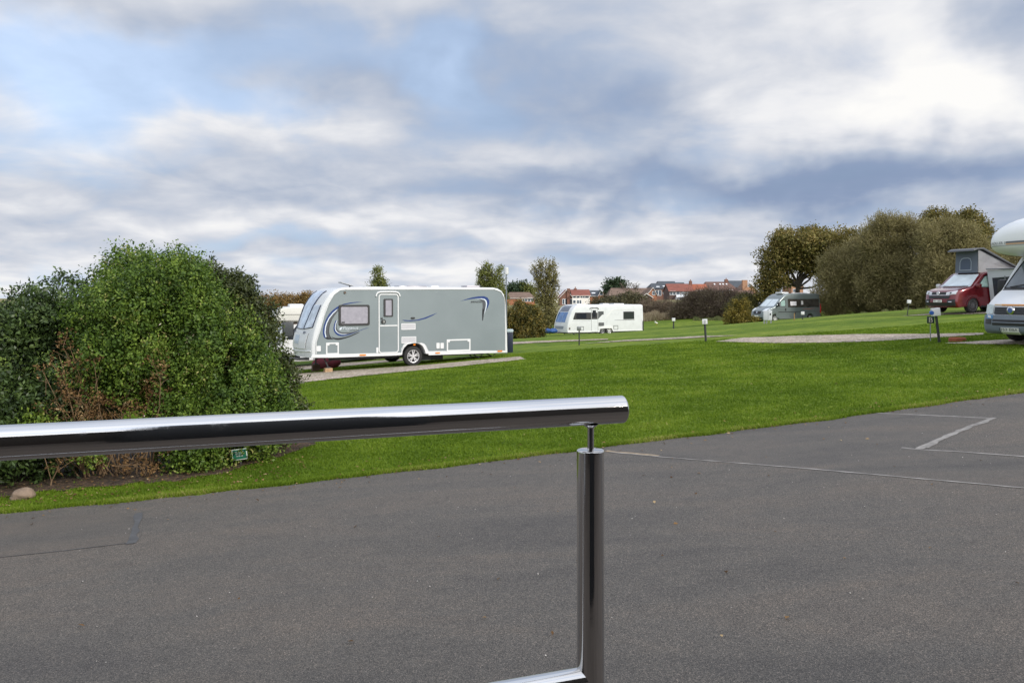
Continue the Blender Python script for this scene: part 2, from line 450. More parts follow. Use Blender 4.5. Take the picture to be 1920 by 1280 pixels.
def mat_gravel(name='gravel', base=(.40, .33, .26)):
    m, nt = nodes_of(name)
    out = N(nt, 'ShaderNodeOutputMaterial'); b = N(nt, 'ShaderNodeBsdfPrincipled'); b.inputs['Roughness'].default_value = .85
    tc = N(nt, 'ShaderNodeTexCoord'); vo = N(nt, 'ShaderNodeTexVoronoi'); vo.inputs['Scale'].default_value = 26; L(nt, tc.outputs['Object'], vo.inputs['Vector'])
    sx = N(nt, 'ShaderNodeSeparateXYZ'); L(nt, vo.outputs['Color'], sx.inputs[0])
    r = ramp(nt, [(0, tuple(.30 * c for c in base)), (.3, tuple(.75 * c for c in base)), (.6, base), (.85, (.55, .47, .40)), (1, (.66, .62, .58))], sx.outputs[0])
    n = N(nt, 'ShaderNodeTexNoise'); n.inputs['Scale'].default_value = 1.3; n.inputs['Detail'].default_value = 5; L(nt, tc.outputs['Object'], n.inputs['Vector'])
    r2 = ramp(nt, [(.35, (.72, .74, .66)), (.6, (1.05, 1.02, 1))], n.outputs[0])
    mm = N(nt, 'ShaderNodeMixRGB', blend_type='MULTIPLY'); mm.inputs[0].default_value = 1; L(nt, r.outputs[0], mm.inputs[1]); L(nt, r2.outputs[0], mm.inputs[2])
    L(nt, mm.outputs[0], b.inputs['Base Color'])
    bp = N(nt, 'ShaderNodeBump'); bp.inputs['Strength'].default_value = .8; bp.inputs['Distance'].default_value = .03; bp.invert = True; L(nt, vo.outputs['Distance'], bp.inputs['Height']); L(nt, bp.outputs[0], b.inputs['Normal'])
    L(nt, b.outputs[0], out.inputs[0]); return m

# ================================================================== terrain
def axis(lo, hi, h0, n):
    k = 1.0
    def mk(ext, cnt):
        t = np.linspace(0, 1, cnt); a = 6.0
        for _ in range(60):
            s = ext * np.sinh(a * t) / np.sinh(a)
            if s[1] > h0: a *= 1.05
            else: break
        return s
    return np.concatenate([-mk(-lo, n)[::-1][:-1], mk(hi, n)])
GX = axis(-1800, 1800, .35, 130); GY = 12 + axis(-1500, 2800, .35, 130)
xx, yy = np.meshgrid(GX, GY)
zz = ground_np(xx, yy).reshape(xx.shape)
zz = np.where(yy < edge_y(xx) - .45, zz - .05, zz)
V = np.stack([xx.ravel(), yy.ravel(), zz.ravel()], 1)
nx, ny = len(GX), len(GY)
ii, jj = np.meshgrid(np.arange(nx - 1), np.arange(ny - 1)); a = (jj * nx + ii).ravel()
tag(np_mesh('ground', V, np.stack([a, a + 1, a + nx + 1, a + nx], 1), mat_ground(), smooth=True), kind='structure')

def sheet(name, pts, mat, off, res=.35):
    """flat-lying polygon (list of XY) cut into a grid and draped on the ground"""
    bm = bmesh.new()
    vs = [bm.verts.new((p[0], p[1], 0)) for p in pts]
    bm.faces.new(vs)
    xs = [p[0] for p in pts]; ys = [p[1] for p in pts]
    for lo, hi, no, ax in ((min(xs), max(xs), (1, 0, 0), 0), (min(ys), max(ys), (0, 1, 0), 1)):
        n = int((hi - lo) / res)
        for k in range(1, n + 1):
            c = [0, 0, 0]; c[ax] = lo + (hi - lo) * k / (n + 1)
            bmesh.ops.bisect_plane(bm, geom=bm.verts[:] + bm.edges[:] + bm.faces[:], plane_co=c, plane_no=no)
    z = ground_np([v.co.x for v in bm.verts], [v.co.y for v in bm.verts])
    for v, h in zip(bm.verts, z): v.co.z = h + off
    bmesh.ops.recalc_face_normals(bm, faces=bm.faces)
    for f in bm.faces:
        if f.normal.z < 0: f.normal_flip()
    me = bpy.data.meshes.new(name); bm.to_mesh(me); bm.free()
    return tag(fin(name, me, mat, smooth=True), kind='structure')

ASPH = mat_asphalt('asphalt', (.113, .1055, .0985), 190)
random.seed(3)
edge = []
for x in np.arange(-45, 45, .12):
    edge.append((x, float(edge_y(x)) + .045 * math.sin(x * 2.3) + .045 * random.uniform(-1, 1) + .04 * math.sin(x * .9 + 1) + .03 * math.sin(x * 7.1)))
road = sheet('road', edge + [(45, -30), (-45, -30)], ASPH, .004, res=.8)
GRV = mat_gravel()
def wob_poly(pix, amp=.03, step=.15, seed=1):
    rnd = random.Random(seed); g = [G(*p) for p in pix]; out = []
    for i, p in enumerate(g):
        q = g[(i + 1) % len(g)]; n = max(1, int((q - p).length / step))
        for k in range(n):
            t = k / n; out.append((p.x + (q.x - p.x) * t + rnd.uniform(-amp, amp), p.y + (q.y - p.y) * t + rnd.uniform(-amp, amp) * 2))
    return out
PADS = [[(540, 721), (985, 674), (975, 669), (540, 703)],
        [(540, 696), (760, 676), (760, 673), (540, 687)],
        [(1340, 641), (1450, 644), (1560, 643), (1650, 640), (1765, 633), (1845, 628), (1845, 625), (1700, 627), (1620, 627), (1500, 630), (1390, 634)],
        [(955, 646), (1050, 641), (1140, 637.5), (1140, 635.5), (1050, 638.5), (955, 642)],
        [(1095, 644.5), (1180, 640), (1250, 637), (1320, 633), (1385, 629.5), (1320, 630), (1250, 634), (1180, 637.5)],
        [(1770, 644.5), (1830, 646), (1985, 651), (1985, 640), (1900, 637.5), (1833, 640.5)],
        [(1690, 593), (1780, 590), (1880, 587.5), (1980, 586), (1980, 582), (1850, 584.5), (1750, 588)]]
PADXY = [wob_poly(p, seed=i) for i, p in enumerate(PADS)]
for i, p in enumerate(PADXY):
    sheet('gravel_pitch', p, GRV, .022, res=.4)
SOIL = mat_gravel('bark_soil', (.075, .045, .028))
for e in SOIL.node_tree.nodes:
    if e.type == 'VALTORGB' and len(e.color_ramp.elements) == 5:
        e.color_ramp.elements[3].color = (.10, .06, .036, 1); e.color_ramp.elements[4].color = (.19, .12, .075, 1)
BEDPX = [(-320, 950), (-100, 938), (0, 930), (60, 926), (150, 915), (260, 906), (340, 901), (430, 884), (500, 862), (560, 846), (592, 832), (575, 820)]
BEDXY = wob_poly(BEDPX, amp=.05, seed=9)[:-12]
BEDXY = [p for p in BEDXY] + [(-2.9, 13.0), (-4, 14.6), (-7, 15), (-11, 14)]
sheet('soil_bed', BEDXY, SOIL, .012, res=.4)

# asphalt patches and seams
PATCH = mat_asphalt('asphalt_patch', (.108, .100, .093), 260, .7)
SMOOTH = mat_asphalt('asphalt_fine_patch', (.110, .103, .097), 280, .7)
sheet('road_patch', [tuple(G(*p)[:2]) for p in [(1140, 846), (1500, 878), (1925, 916), (1925, 860), (1722, 842), (1862, 784), (1640, 774)]], SMOOTH, .0065, res=.7)
sheet('road_patch', [tuple(G(*p)[:2]) for p in [(-80, 976), (0, 972), (262, 962), (246, 1018), (0, 1046), (-90, 1058)]], PATCH, .0060, res=.7)
SEAM = M('worn_white_seam', (.245, .232, .218), .8, var=.4, vs=7)
SEAMD = M('tar_seam', (.075, .076, .080), .75, var=.2, vs=9)
def seam(pix, w, mat, off=.0085, name='road_seam', seed=0):
    rnd = random.Random(seed)
    g = [G(*p) for p in pix]; pts = []
    for i in range(len(g) - 1):
        n = max(2, int((g[i + 1] - g[i]).length / .12))
        for k in range(n + (i == len(g) - 2)): pts.append(g[i].lerp(g[i + 1], k / n))
    Vs, Fs = [], []
    for i, p in enumerate(pts):
        d = (pts[min(i + 1, len(pts) - 1)] - pts[max(i - 1, 0)]).normalized(); nrm = Vector((-d.y, d.x, 0))
        ww = w * rnd.uniform(.55, 1.35) * .5; c = p + nrm * rnd.uniform(-.15, .15) * w
        for s in (-1, 1):
            q = c + nrm * ww * s; Vs.append((q.x, q.y, gz(q.x, q.y) + off))
        if i: Fs.append((2 * i - 2, 2 * i - 1, 2 * i + 1, 2 * i))
    return tag(mesh_obj(name, Vs, Fs, mat), kind='structure')
seam([(1142, 848), (1240, 857), (1500, 878), (1925, 916)], .034, SEAM, seed=1)
seam([(1135, 846), (1180, 850), (1235, 855)], .07, M('sandy_grit', (.27, .21, .14), .9, var=.3, vs=20), .0075, seed=2)
seam([(1625, 774), (1740, 779), (1864, 785)], .05, SEAM, seed=3)
seam([(1866, 784), (1800, 808), (1722, 842)], .07, SEAM, seed=4)
seam([(1856, 786), (1790, 811), (1736, 840)], .05, SEAM, seed=5)
seam([(1690, 840), (1730, 844), (1790, 847), (1925, 857)], .045, SEAM, seed=6)
seam([(262, 962), (255, 990), (246, 1020)], .085, SEAMD, seed=7)
seam([(246, 1018), (120, 1033), (-60, 1052)], .014, SEAMD, seed=8)
# ================================================================== vegetation
def inside_poly(px, py, poly):
    poly = np.array([(p[0], p[1]) for p in poly]); r = np.zeros(len(px), bool)
    x0, y0 = poly[:, 0], poly[:, 1]; x1, y1 = np.roll(x0, -1), np.roll(y0, -1)
    for a, b, c, d in zip(x0, y0, x1, y1):
        if b == d: continue
        k = ((b > py) != (d > py)) & (px < (c - a) * (py - b) / (d - b) + a); r ^= k
    return r

GRASS = leaf_mat('grass_blades', [(0, (.088, .155, .008)), (.45, (.160, .250, .017)), (.8, (.245, .315, .036)), (.93, (.34, .33, .09)), (1, (.46, .39, .16))], .6, .4, .25)
def grass():
    g = np.random.default_rng(5)
    n = 300000
    # sample by depth so that density follows what the eye can resolve
    y = 8.2 + 22 * g.random(n) ** 1.9
    x = (g.random(n) * 1.36 - .68) * (y + 1.0)
    e = edge_y(x)
    fr = np.abs(y - e)
    keep = (y > e - .015 + .05 * g.random(n) * 0)
    for q in PADXY: keep &= ~inside_poly(x, y, q)
    bed = inside_poly(x, y, BEDXY)
    keep &= ~(bed & (g.random(n) > .03))
    x, y = x[keep], y[keep]
    # a ragged verge of longer blades along the tarmac and round the bed
    xe = g.uniform(-9.5, 15, 26000); ye = edge_y(xe) + np.abs(g.normal(0, .08, len(xe))) - .05 + .04 * np.sin(xe * 5.3) * np.sin(xe * 1.7)
    x = np.concatenate([x, xe]); y = np.concatenate([y, ye]); n = len(x)
    z = ground_np(x, y)
    verge = np.exp(-((y - edge_y(x)) / .12) ** 2)
    h = (.022 + .020 * g.random(n)) * (1 + .5 * verge) * (1 + (y - 8) * .012)
    w = (.004 + .0012 * (y - 8) * .6) * (1 + .4 * g.random(n))
    nb = 3
    X = np.repeat(x, nb) + g.normal(0, .018, n * nb); Y = np.repeat(y, nb) + g.normal(0, .018, n * nb); Z = np.repeat(z, nb) - .004
    H = np.repeat(h, nb) * g.uniform(.6, 1.15, n * nb); Wd = np.repeat(w, nb)
    th = g.random(n * nb) * 2 * np.pi; le = g.normal(0, .5, n * nb) * H; lf = g.normal(0, .5, n * nb) * H
    b0 = np.stack([X - np.cos(th) * Wd, Y - np.sin(th) * Wd, Z], 1); b1 = np.stack([X + np.cos(th) * Wd, Y + np.sin(th) * Wd, Z], 1)
    tp = np.stack([X + le, Y + lf, Z + H], 1)
    V = np.stack([b0, b1, tp], 1).reshape(-1, 3)
    patch = .5 + .5 * np.sin(x * 1.1 + 2 * np.sin(y * .7)) * np.sin(y * .9 + x * .3)
    r = np.clip(np.repeat(.10 + .30 * patch + .22 * (np.sin(x * 3.1 + 1.7 * np.sin(y * 2.3)) * np.cos(y * 2.7 + .8 * np.sin(x * 1.9))) + .55 * verge * g.random(n), nb) + g.normal(0, .16, n * nb), 0, 1)
    tag(np_mesh('grass', V, np.arange(len(V)).reshape(-1, 3), GRASS, rnd=np.repeat(r, 3)), 'short bright green lawn grass beside the tarmac', 'grass', kind='stuff')
grass()

def unit(v): return v / np.maximum(np.linalg.norm(v, axis=-1, keepdims=True), 1e-9)

def leaf_faces(g, base, axis_, nrm, ln, wd, fold=.25):
    """diamond leaves: base point, leaf axis, normal, length, width -> verts, quads"""
    side = unit(np.cross(axis_, nrm)); up = unit(np.cross(side, axis_))
    ln = ln[:, None]; wd = wd[:, None]
    p0 = base; p2 = base + axis_ * ln
    mid = base + axis_ * ln * .45
    p1 = mid + side * wd + up * wd * fold; p3 = mid - side * wd + up * wd * fold
    V = np.stack([p0, p1, p2, p3], 1).reshape(-1, 3)
    return V, np.arange(len(V)).reshape(-1, 4)

def foliage(name, parent, mat, lobes, shoots, per, ln, wd, shoot_len, seed, up=.45, shell=.16, inner=.22, rough=.18, tone=(.5, .22, .14), spread=1.0, droop=0.0, zmin=None, clumps=0, csize=.3, cfrac=.78, follow=.4):
    """lobes: (centre, (rx,ry,rz)) ; each shoot carries 'per' leaves along its length"""
    g = np.random.default_rng(seed)
    C = np.array([tuple(l[0]) for l in lobes], float); R = np.array([l[1] for l in lobes], float)
    wgt = np.array([(r[0] * r[2] + r[1] * r[2] + r[0] * r[1]) for r in R]); wgt /= wgt.sum()
    nm = len(lobes); mainC, mainR = C.copy(), R.copy()
    if clumps:
        # sprays of foliage standing out of the crown, with hollows between them
        kk = g.choice(nm, clumps, p=wgt); dd = unit(g.normal(size=(clumps, 3)) + np.array([0, -.25, .2]))
        cc = C[kk] + dd * R[kk] * g.uniform(.78, 1.0, clumps)[:, None]
        q2 = np.zeros(clumps, bool)
        for j in range(nm): q2 |= ((((cc - C[j]) / R[j]) ** 2).sum(1) < .5) & (kk != j)
        cc, kk = cc[~q2], kk[~q2]
        rr = (np.cbrt(R[kk].prod(1)) * csize * g.uniform(.6, 1.35, len(kk)))[:, None] * g.uniform(.75, 1.25, (len(kk), 3))
        R = R * (.86 if csize > .385 and csize < .4 else .93 if csize < .33 else .97)
        C = np.vstack([C, cc]); R = np.vstack([R, rr])
        w2 = (rr ** 2).sum(1); wgt = np.concatenate([wgt * (1 - cfrac), w2 / w2.sum() * cfrac])
    k = g.choice(len(C), shoots, p=wgt)
    d = unit(g.normal(size=(shoots, 3)))
    isin = g.random(shoots) < inner
    # lumpy radius: broad and fine undulation of the crown surface
    ph = g.random((4, 3)) * 6.28; fr = g.uniform(2.2, 6.5, (4, 3))
    lump = sum(np.sin((d * fr[i] + ph[i] + k[:, None] * 1.7).sum(1) * 1.4) for i in range(4)) / 4
    rad = 1 + rough * lump - np.abs(g.normal(0, shell, shoots)) + np.where(g.random(shoots) < .05, g.random(shoots) * .12, 0)
    rad = np.where(isin, g.random(shoots) ** .5 * .85, rad)
    p = C[k] + d * R[k] * rad[:, None]
    # throw away what is buried deep in another lobe
    deep = np.zeros(shoots, bool)
    for j in range(nm):
        q = (p - C[j]) / R[j]; deep |= ((q ** 2).sum(1) < .40) & (k != j)
    keep = ~deep | (g.random(shoots) < .25)
    if zmin is not None: keep &= p[:, 2] > zmin
    p, d, k = p[keep], d[keep], k[keep]; n = len(p)
    out = unit(d / R[k])
    sdir = unit(out * .7 + np.array([0, 0, up - droop]) + g.normal(0, .45 * spread, (n, 3)))
    sl = shoot_len * g.uniform(.5, 1.4, n)
    t = (np.tile(np.linspace(.0, 1, per), n))
    S = np.repeat(sdir, per, 0); base = np.repeat(p, per, 0) + S * (t * np.repeat(sl, per))[:, None] + g.normal(0, shoot_len * .12, (n * per, 3))
    ax = unit(S * follow + g.normal(0, 1, (n * per, 3)) * .75 + np.array([0, 0, -.15]))
    nr = unit(np.repeat(out, per, 0) * .7 + np.array([0, 0, .6]) + g.normal(0, .5, (n * per, 3)))
    LN = ln * g.uniform(.6, 1.3, n * per); WD = wd * g.uniform(.7, 1.25, n * per)
    V, Q = leaf_faces(g, base, ax, nr, LN, WD)
    broad = .5 + .5 * np.sin(p[:, 0] * 2.1 / max(R[:, 0].mean(), .3) + 1.3 * k) * np.cos(p[:, 2] * 2.4 / max(R[:, 2].mean(), .3) + k)
    tn = tone[0] + (broad - .5) * tone[1] + g.normal(0, tone[2], n)
    rnd = np.clip(np.repeat(tn, per) + g.normal(0, tone[2] * .35, n * per), 0, 1)
    return np_mesh(name, V, Q, mat, parent, rnd=np.repeat(rnd, 4))

BARK = M('bark', (.085, .068, .050), .9, var=.35, vs=6, bump=.6, bs=25)
BARKD = M('dark_bark', (.045, .037, .030), .9, var=.35, vs=6, bump=.6, bs=25)
def limbs(name, parent, base, targets, r0, seed, fork=.35, mat=None, twigs=3, n=7, bend=.12):
    """tapered stem with a limb curving to every target and twigs off each limb"""
    rnd = random.Random(seed); base = Vector(base); T = [Vector(t) for t in targets]
    cen = sum(T, Vector()) / len(T)
    top = base.lerp(Vector((cen.x, cen.y, max(t.z for t in T))), fork)
    lst = []
    seg = [base + Vector((0, 0, -.1)), base.lerp(top, .35) + Vector((rnd.uniform(-1, 1), rnd.uniform(-1, 1), 0)) * r0 * .5, top]
    lst.append((seg, [r0 * 1.35, r0 * .95, r0 * .75]))
    for t in T:
        s0 = base.lerp(top, rnd.uniform(.75, 1.0)); v = t - s0; ln = v.length
        j = lambda a: Vector((rnd.uniform(-a, a), rnd.uniform(-a, a), rnd.uniform(-a * .4, a))) * ln
        pts = [s0, s0 + v * .33 + j(bend), s0 + v * .66 + j(bend), t]
        rr = r0 * rnd.uniform(.38, .6)
        lst.append((pts, [rr, rr * .75, rr * .5, rr * .18]))
        for _ in range(twigs):
            u = rnd.uniform(.35, .95); a = s0.lerp(t, u) if u > .7 else pts[1].lerp(pts[2], (u - .33) / .33)
            e = a + Vector((rnd.gauss(0, 1), rnd.gauss(0, 1), rnd.uniform(-.1, 1.1))).normalized() * ln * rnd.uniform(.25, .5)
            m_ = a.lerp(e, .5) + Vector((0, 0, .06 * ln))
            lst.append(([a, m_, e], [rr * .32, rr * .2, rr * .06]))
    return tubes(name, lst, mat or BARK, parent, n=n)

def pl(px, py, d, rx, rz, ry):
    """lobe from its place in the photo: centre pixel, distance, half sizes in pixels, depth in metres"""
    return (P(px, py, d), (rx / F * d, ry, rz / F * d))

def plant(name, label, cat, loc, group=None):
    return empty(name, loc, 0, label, cat, group)

# ---- leaf colours
LAUREL = leaf_mat('laurel_leaf', [(0, (.020, .036, .011)), (.45, (.056, .094, .024)), (.75, (.10, .15, .036)), (1, (.15, .20, .055))], .42, .15, .35)
FUCHSIA = leaf_mat('fuchsia_leaf', [(0, (.022, .045, .010)), (.4, (.072, .132, .019)), (.68, (.140, .218, .029)), (.9, (.23, .31, .05)), (1, (.38, .36, .13))], .5, .3, .3)
OLIVE = leaf_mat('holly_leaf', [(0, (.020, .028, .008)), (.5, (.060, .078, .018)), (.8, (.105, .125, .032)), (1, (.16, .17, .05))], .45, .15, .35)
DEADL = leaf_mat('dead_leaf', [(0, (.07, .04, .018)), (.5, (.17, .095, .04)), (.85, (.29, .18, .08)), (1, (.42, .32, .18))], .8, .2, .2)
TWIG = M('brown_twig', (.17, .11, .06), .9, var=.4, vs=12)

# ---- the big shrubbery by the road
def near_shrubs():
    t = plant('laurel_shrub', 'large dark green glossy leaved shrub at the left end of the shrubbery', 'shrub', (P(20, 905, 11.6)[0], 11.6, gz(P(20, 900, 11.6)[0], 11.6)))
    inv = lambda v: v - t.location
    lb = [pl(60, 685, 11.7, 140, 112, 1.3), pl(135, 610, 12.2, 95, 88, 1.1), pl(-70, 705, 12.0, 120, 118, 1.4), pl(30, 790, 11.1, 130, 110, 1.1), pl(-150, 800, 11.4, 150, 130, 1.3),
          pl(150, 730, 11.4, 90, 110, .9), pl(75, 598, 12.3, 55, 44, .6), pl(120, 578, 12.2, 62, 58, .8), pl(-10, 660, 12.2, 70, 62, .8), pl(30, 875, 10.75, 90, 60, .5), pl(115, 860, 11.0, 60, 70, .5), pl(-90, 880, 10.8, 90, 60, .6)]
    lb = [(inv(c), r) for c, r in lb]
    foliage('foliage', t, LAUREL, lb, 11000, 9, .072, .016, .12, 11, up=.35, inner=.25, tone=(.38, .3, .17), clumps=120, csize=.28, cfrac=.6)
    limbs('stem', t, (0, 0, 0), [c for c, r in lb], .05, 5, .2)
    t = plant('holly_shrub', 'dark olive shrub behind the bright green one, nearest the grey caravan', 'shrub', (P(470, 850, 12.9)[0], 12.9, gz(P(470, 850, 12.9)[0], 12.9)))
    inv2 = lambda v: v - t.location
    lb = [pl(400, 560, 13.0, 62, 56, .9), pl(440, 610, 12.7, 52, 68, .9), pl(470, 680, 12.5, 62, 85, .9), pl(440, 780, 12.6, 90, 80, .9), pl(512, 785, 12.4, 44, 62, .6), pl(365, 550, 13.6, 60, 46, .7), pl(522, 735, 12.4, 32, 62, .45), pl(492, 640, 12.6, 18, 26, .3)]
    lb = [(inv2(c), r) for c, r in lb]
    foliage('foliage', t, OLIVE, lb, 10500, 9, .058, .014, .12, 12, up=.4, inner=.25, tone=(.42, .3, .18), clumps=120, csize=.30, cfrac=.6)
    limbs('stem', t, (0, 0, 0), [c for c, r in lb], .045, 6, .2)
    t = plant('fuchsia_shrub', 'broad bright green shrub in the middle of the shrubbery, tallest of the three', 'shrub', (P(290, 895, 11.3)[0], 11.3, gz(P(290, 895, 11.3)[0], 11.3)))
    inv3 = lambda v: v - t.location
    lb = [pl(272, 572, 11.7, 98, 80, .9), pl(225, 595, 11.6, 55, 62, .7), pl(310, 640, 11.3, 110, 100, .9), pl(385, 675, 11.4, 90, 85, .8), pl(318, 562, 12.0, 72, 48, .7), pl(430, 760, 11.1, 90, 78, .8), pl(340, 790, 10.9, 85, 70, .6),
          pl(488, 760, 11.5, 55, 72, .6), pl(250, 680, 11.0, 80, 55, .6), pl(258, 520, 11.9, 70, 32, .5), pl(400, 850, 11.0, 95, 46, .5), pl(440, 670, 11.6, 48, 44, .5), pl(212, 520, 11.9, 32, 20, .35)]
    lb = [(inv3(c), r) for c, r in lb]
    foliage('foliage', t, FUCHSIA, lb, 15500, 9, .046, .0145, .19, 13, up=.6, inner=.12, tone=(.48, .45, .17), rough=.34, shell=.14, clumps=120, csize=.39, cfrac=.88)
    limbs('stem', t, (0, 0, 0), [c for c, r in lb], .04, 7, .15, TWIG)
    g = np.random.default_rng(3)
    fl = foliage('flower', t, leaf_mat('pale_flower', [(0, (.55, .42, .38)), (1, (.80, .72, .60))], .6, .3), lb[2:8], 260, 1, .035, .008, .05, 31, up=-.5, shell=.04, inner=0)
    tag(fl, kind='stuff')
    # dry brown shrub, nearly leafless, in front
    t = plant('dry_shrub', 'half dead shrub of bare brown twigs low in the front of the shrubbery', 'shrub', (P(215, 890, 10.7)[0], 10.7, gz(P(215, 890, 10.7)[0], 10.7)))
    rnd = random.Random(4); lst = []; tips = []
    for k in range(46):
        u = rnd.uniform(-1, 1)
        e = P(215 + u * 125 + rnd.uniform(-30, 30), rnd.uniform(640, 880), 10.4 + rnd.uniform(-.2, .4)) - t.location
        b = Vector((u * .45 + rnd.uniform(-.2, .2), rnd.uniform(-.1, .3), 0)); m_ = b.lerp(e, .5) + Vector((rnd.uniform(-.22, .22), rnd.uniform(-.15, .1), rnd.uniform(0, .28)))
        lst.append(([b, m_, e], [.011, .007, .003])); tips.append(e)
        for j in range(5):
            s = m_.lerp(e, rnd.random()); q = s + Vector((rnd.gauss(0, .12), rnd.gauss(0, .10), rnd.gauss(.06, .12)))
            lst.append(([s, s.lerp(q, .5) + Vector((0, 0, .01)), q], [.004, .003, .0015])); tips.append(q)
    tubes('stem', lst, TWIG, t, n=5)
    foliage('foliage', t, DEADL, [(v, (.10, .10, .09)) for v in tips[::2]], 1300, 5, .038, .010, .06, 14, shell=.3, inner=.5, tone=(.5, .3, .2))
    # stray fuchsia seedling growth at the foot
    t = plant('bramble_sprout', 'small yellow green sprout low at the left front of the shrubbery', 'shrub', (P(95, 905, 10.3)[0], 10.3, gz(P(95, 905, 10.3)[0], 10.3)))
    lb = [(P(60, 800, 10.3) - t.location, (.28, .2, .13)), (P(120, 820, 10.3) - t.location, (.25, .2, .14)), (P(170, 850, 10.4) - t.location, (.2, .2, .15))]
    foliage('foliage', t, FUCHSIA, lb, 330, 6, .045, .014, .12, 15, tone=(.75, .2, .15), shell=.3)
    limbs('stem', t, (0, 0, 0), [c for c, r in lb], .012, 9, .1, TWIG)
near_shrubs()
def litter():
    g = np.random.default_rng(21); pts = []
    x1 = g.uniform(-7, 12, 420); y1 = edge_y(x1) + g.normal(.0, .35, 420); pts.append((x1, y1))
    x2 = g.uniform(-5, 6, 60); y2 = g.uniform(4.2, 10, 60); pts.append((x2, y2))
    x3 = g.uniform(-6.8, -2.6, 500); y3 = edge_y(x3) + g.uniform(.2, 1.6, 500); pts.append((x3, y3))
    x4 = g.uniform(-4, 12, 160); y4 = g.uniform(11, 22, 160); pts.append((x4, y4))
    x = np.concatenate([p[0] for p in pts]); y = np.concatenate([p[1] for p in pts]); n = len(x)
    z = ground_np(x, y) + .016 + np.where(y > edge_y(x), .018, 0)
    a = g.random(n) * 6.28; ax = np.stack([np.cos(a), np.sin(a), g.normal(0, .18, n)], 1); nr = unit(np.stack([g.normal(0, .3, n), g.normal(0, .3, n), np.ones(n)], 1))
    V, Q = leaf_faces(g, np.stack([x, y, z], 1), unit(ax), nr, g.uniform(.02, .055, n), g.uniform(.006, .018, n), .4)
    tag(np_mesh('fallen_leaves', V, Q, DEADL, rnd=np.repeat(g.random(n), 4)), 'scattered brown leaves and scraps along the tarmac edge and lawn', 'leaf litter', kind='stuff')
    n = 900; x = g.uniform(-6, 11, n); y = 4.2 + (edge_y(x) - 4.0) * g.random(n) ** .6; x = x * (y / 11); z = ground_np(x, y) + .008
    a = g.random(n) * 6.28; r = g.uniform(.002, .0065, n); P4 = []
    for k in range(4):
        P4.append(np.stack([x + np.cos(a + k * 1.57) * r * g.uniform(.7, 1.3, n), y + np.sin(a + k * 1.57) * r * g.uniform(.7, 1.3, n), z + g.uniform(0, .004, n)], 1))
    V = np.stack(P4 + [np.stack([x, y, z + r * 1.1], 1)], 1).reshape(-1, 3); b = np.arange(n)[:, None] * 5
    Q = np.concatenate([b + np.array([[0, 1, 4]]), b + np.array([[1, 2, 4]]), b + np.array([[2, 3, 4]]), b + np.array([[3, 0, 4]])])
    tag(np_mesh('loose_chippings', V, Q, leaf_mat('stone_chip', [(0, (.05, .045, .04)), (.6, (.22, .19, .17)), (1, (.55, .52, .48))], .85, 0), rnd=np.repeat(g.random(n), 5)), 'loose pale stone chippings scattered on the tarmac', 'gravel', kind='stuff')
litter()

# ---- far trees
POPL = leaf_mat('poplar_leaf', [(0, (.08, .10, .025)), (.5, (.17, .19, .045)), (.8, (.24, .25, .07)), (1, (.34, .31, .11))], .6, .4)
POPB = leaf_mat('poplar_brown_leaf', [(0, (.11, .095, .04)), (.5, (.21, .19, .07)), (.8, (.25, .23, .085)), (1, (.32, .27, .11))], .6, .4)
SYC = leaf_mat('sycamore_leaf', [(0, (.07, .068, .02)), (.4, (.165, .150, .038)), (.65, (.22, .175, .048)), (.85, (.26, .185, .055)), (1, (.33, .30, .09))], .6, .35)
WIL = leaf_mat('willow_twig_leaf', [(0, (.11, .092, .040)), (.45, (.225, .195, .085)), (.75, (.285, .25, .110)), (1, (.38, .34, .16))], .7, .3)
THORN = leaf_mat('hawthorn_twig', [(0, (.065, .048, .035)), (.5, (.145, .108, .078)), (.8, (.19, .15, .10)), (1, (.22, .20, .09))], .8, .2)
GRN = leaf_mat('evergreen_leaf', [(0, (.010, .020, .009)), (.5, (.024, .050, .018)), (1, (.06, .095, .035))], .6, .1)
OAKY = leaf_mat('yellow_leaf', [(0, (.07, .062, .012)), (.45, (.17, .14, .024)), (.75, (.26, .195, .032)), (1, (.36, .27, .06))], .6, .35)
RUST = leaf_mat('rust_leaf', [(0, (.08, .058, .02)), (.5, (.20, .125, .035)), (.8, (.28, .165, .045)), (1, (.30, .24, .08))], .6, .3)
STRAW = leaf_mat('dry_grass_blade', [(0, (.16, .12, .07)), (.5, (.38, .30, .19)), (1, (.60, .52, .36))], .8, .2)

def tree(name, label, px, d, lobes_px, mat, n, per, ln, wd, seed, trunk=.18, cat='tree', group=None, depth=1.0, wood=None, fork=.4, base=None, leafn='crown', **kw):
    X = (px - 960) / F * d
    zb = gz(X, d)
    t = plant(name, label, cat, (X, d, zb), group)
    lb = []
    for (x, y, rx, rz) in lobes_px:
        q = P(x, y, d) - t.location; r = rx / F * d
        rr = random.Random(seed * 31 + int(x) * 7 + int(y)); q.y += rr.uniform(-.5, .5) * r * depth
        lb.append((q, (r, r * depth, rz / F * d)))
    kw.setdefault('clumps', 60); kw.setdefault('csize', .36); kw.setdefault('cfrac', .7)
    foliage(leafn, t, mat, lb, n, per, ln, wd, kw.pop('shoot', ln * 2.2), seed, **kw)
    limbs('trunk' if cat == 'tree' else 'stem', t, (0, 0, 0), [c for c, r in lb], trunk, seed, fork, wood or BARKD, twigs=4, n=6)
    return t

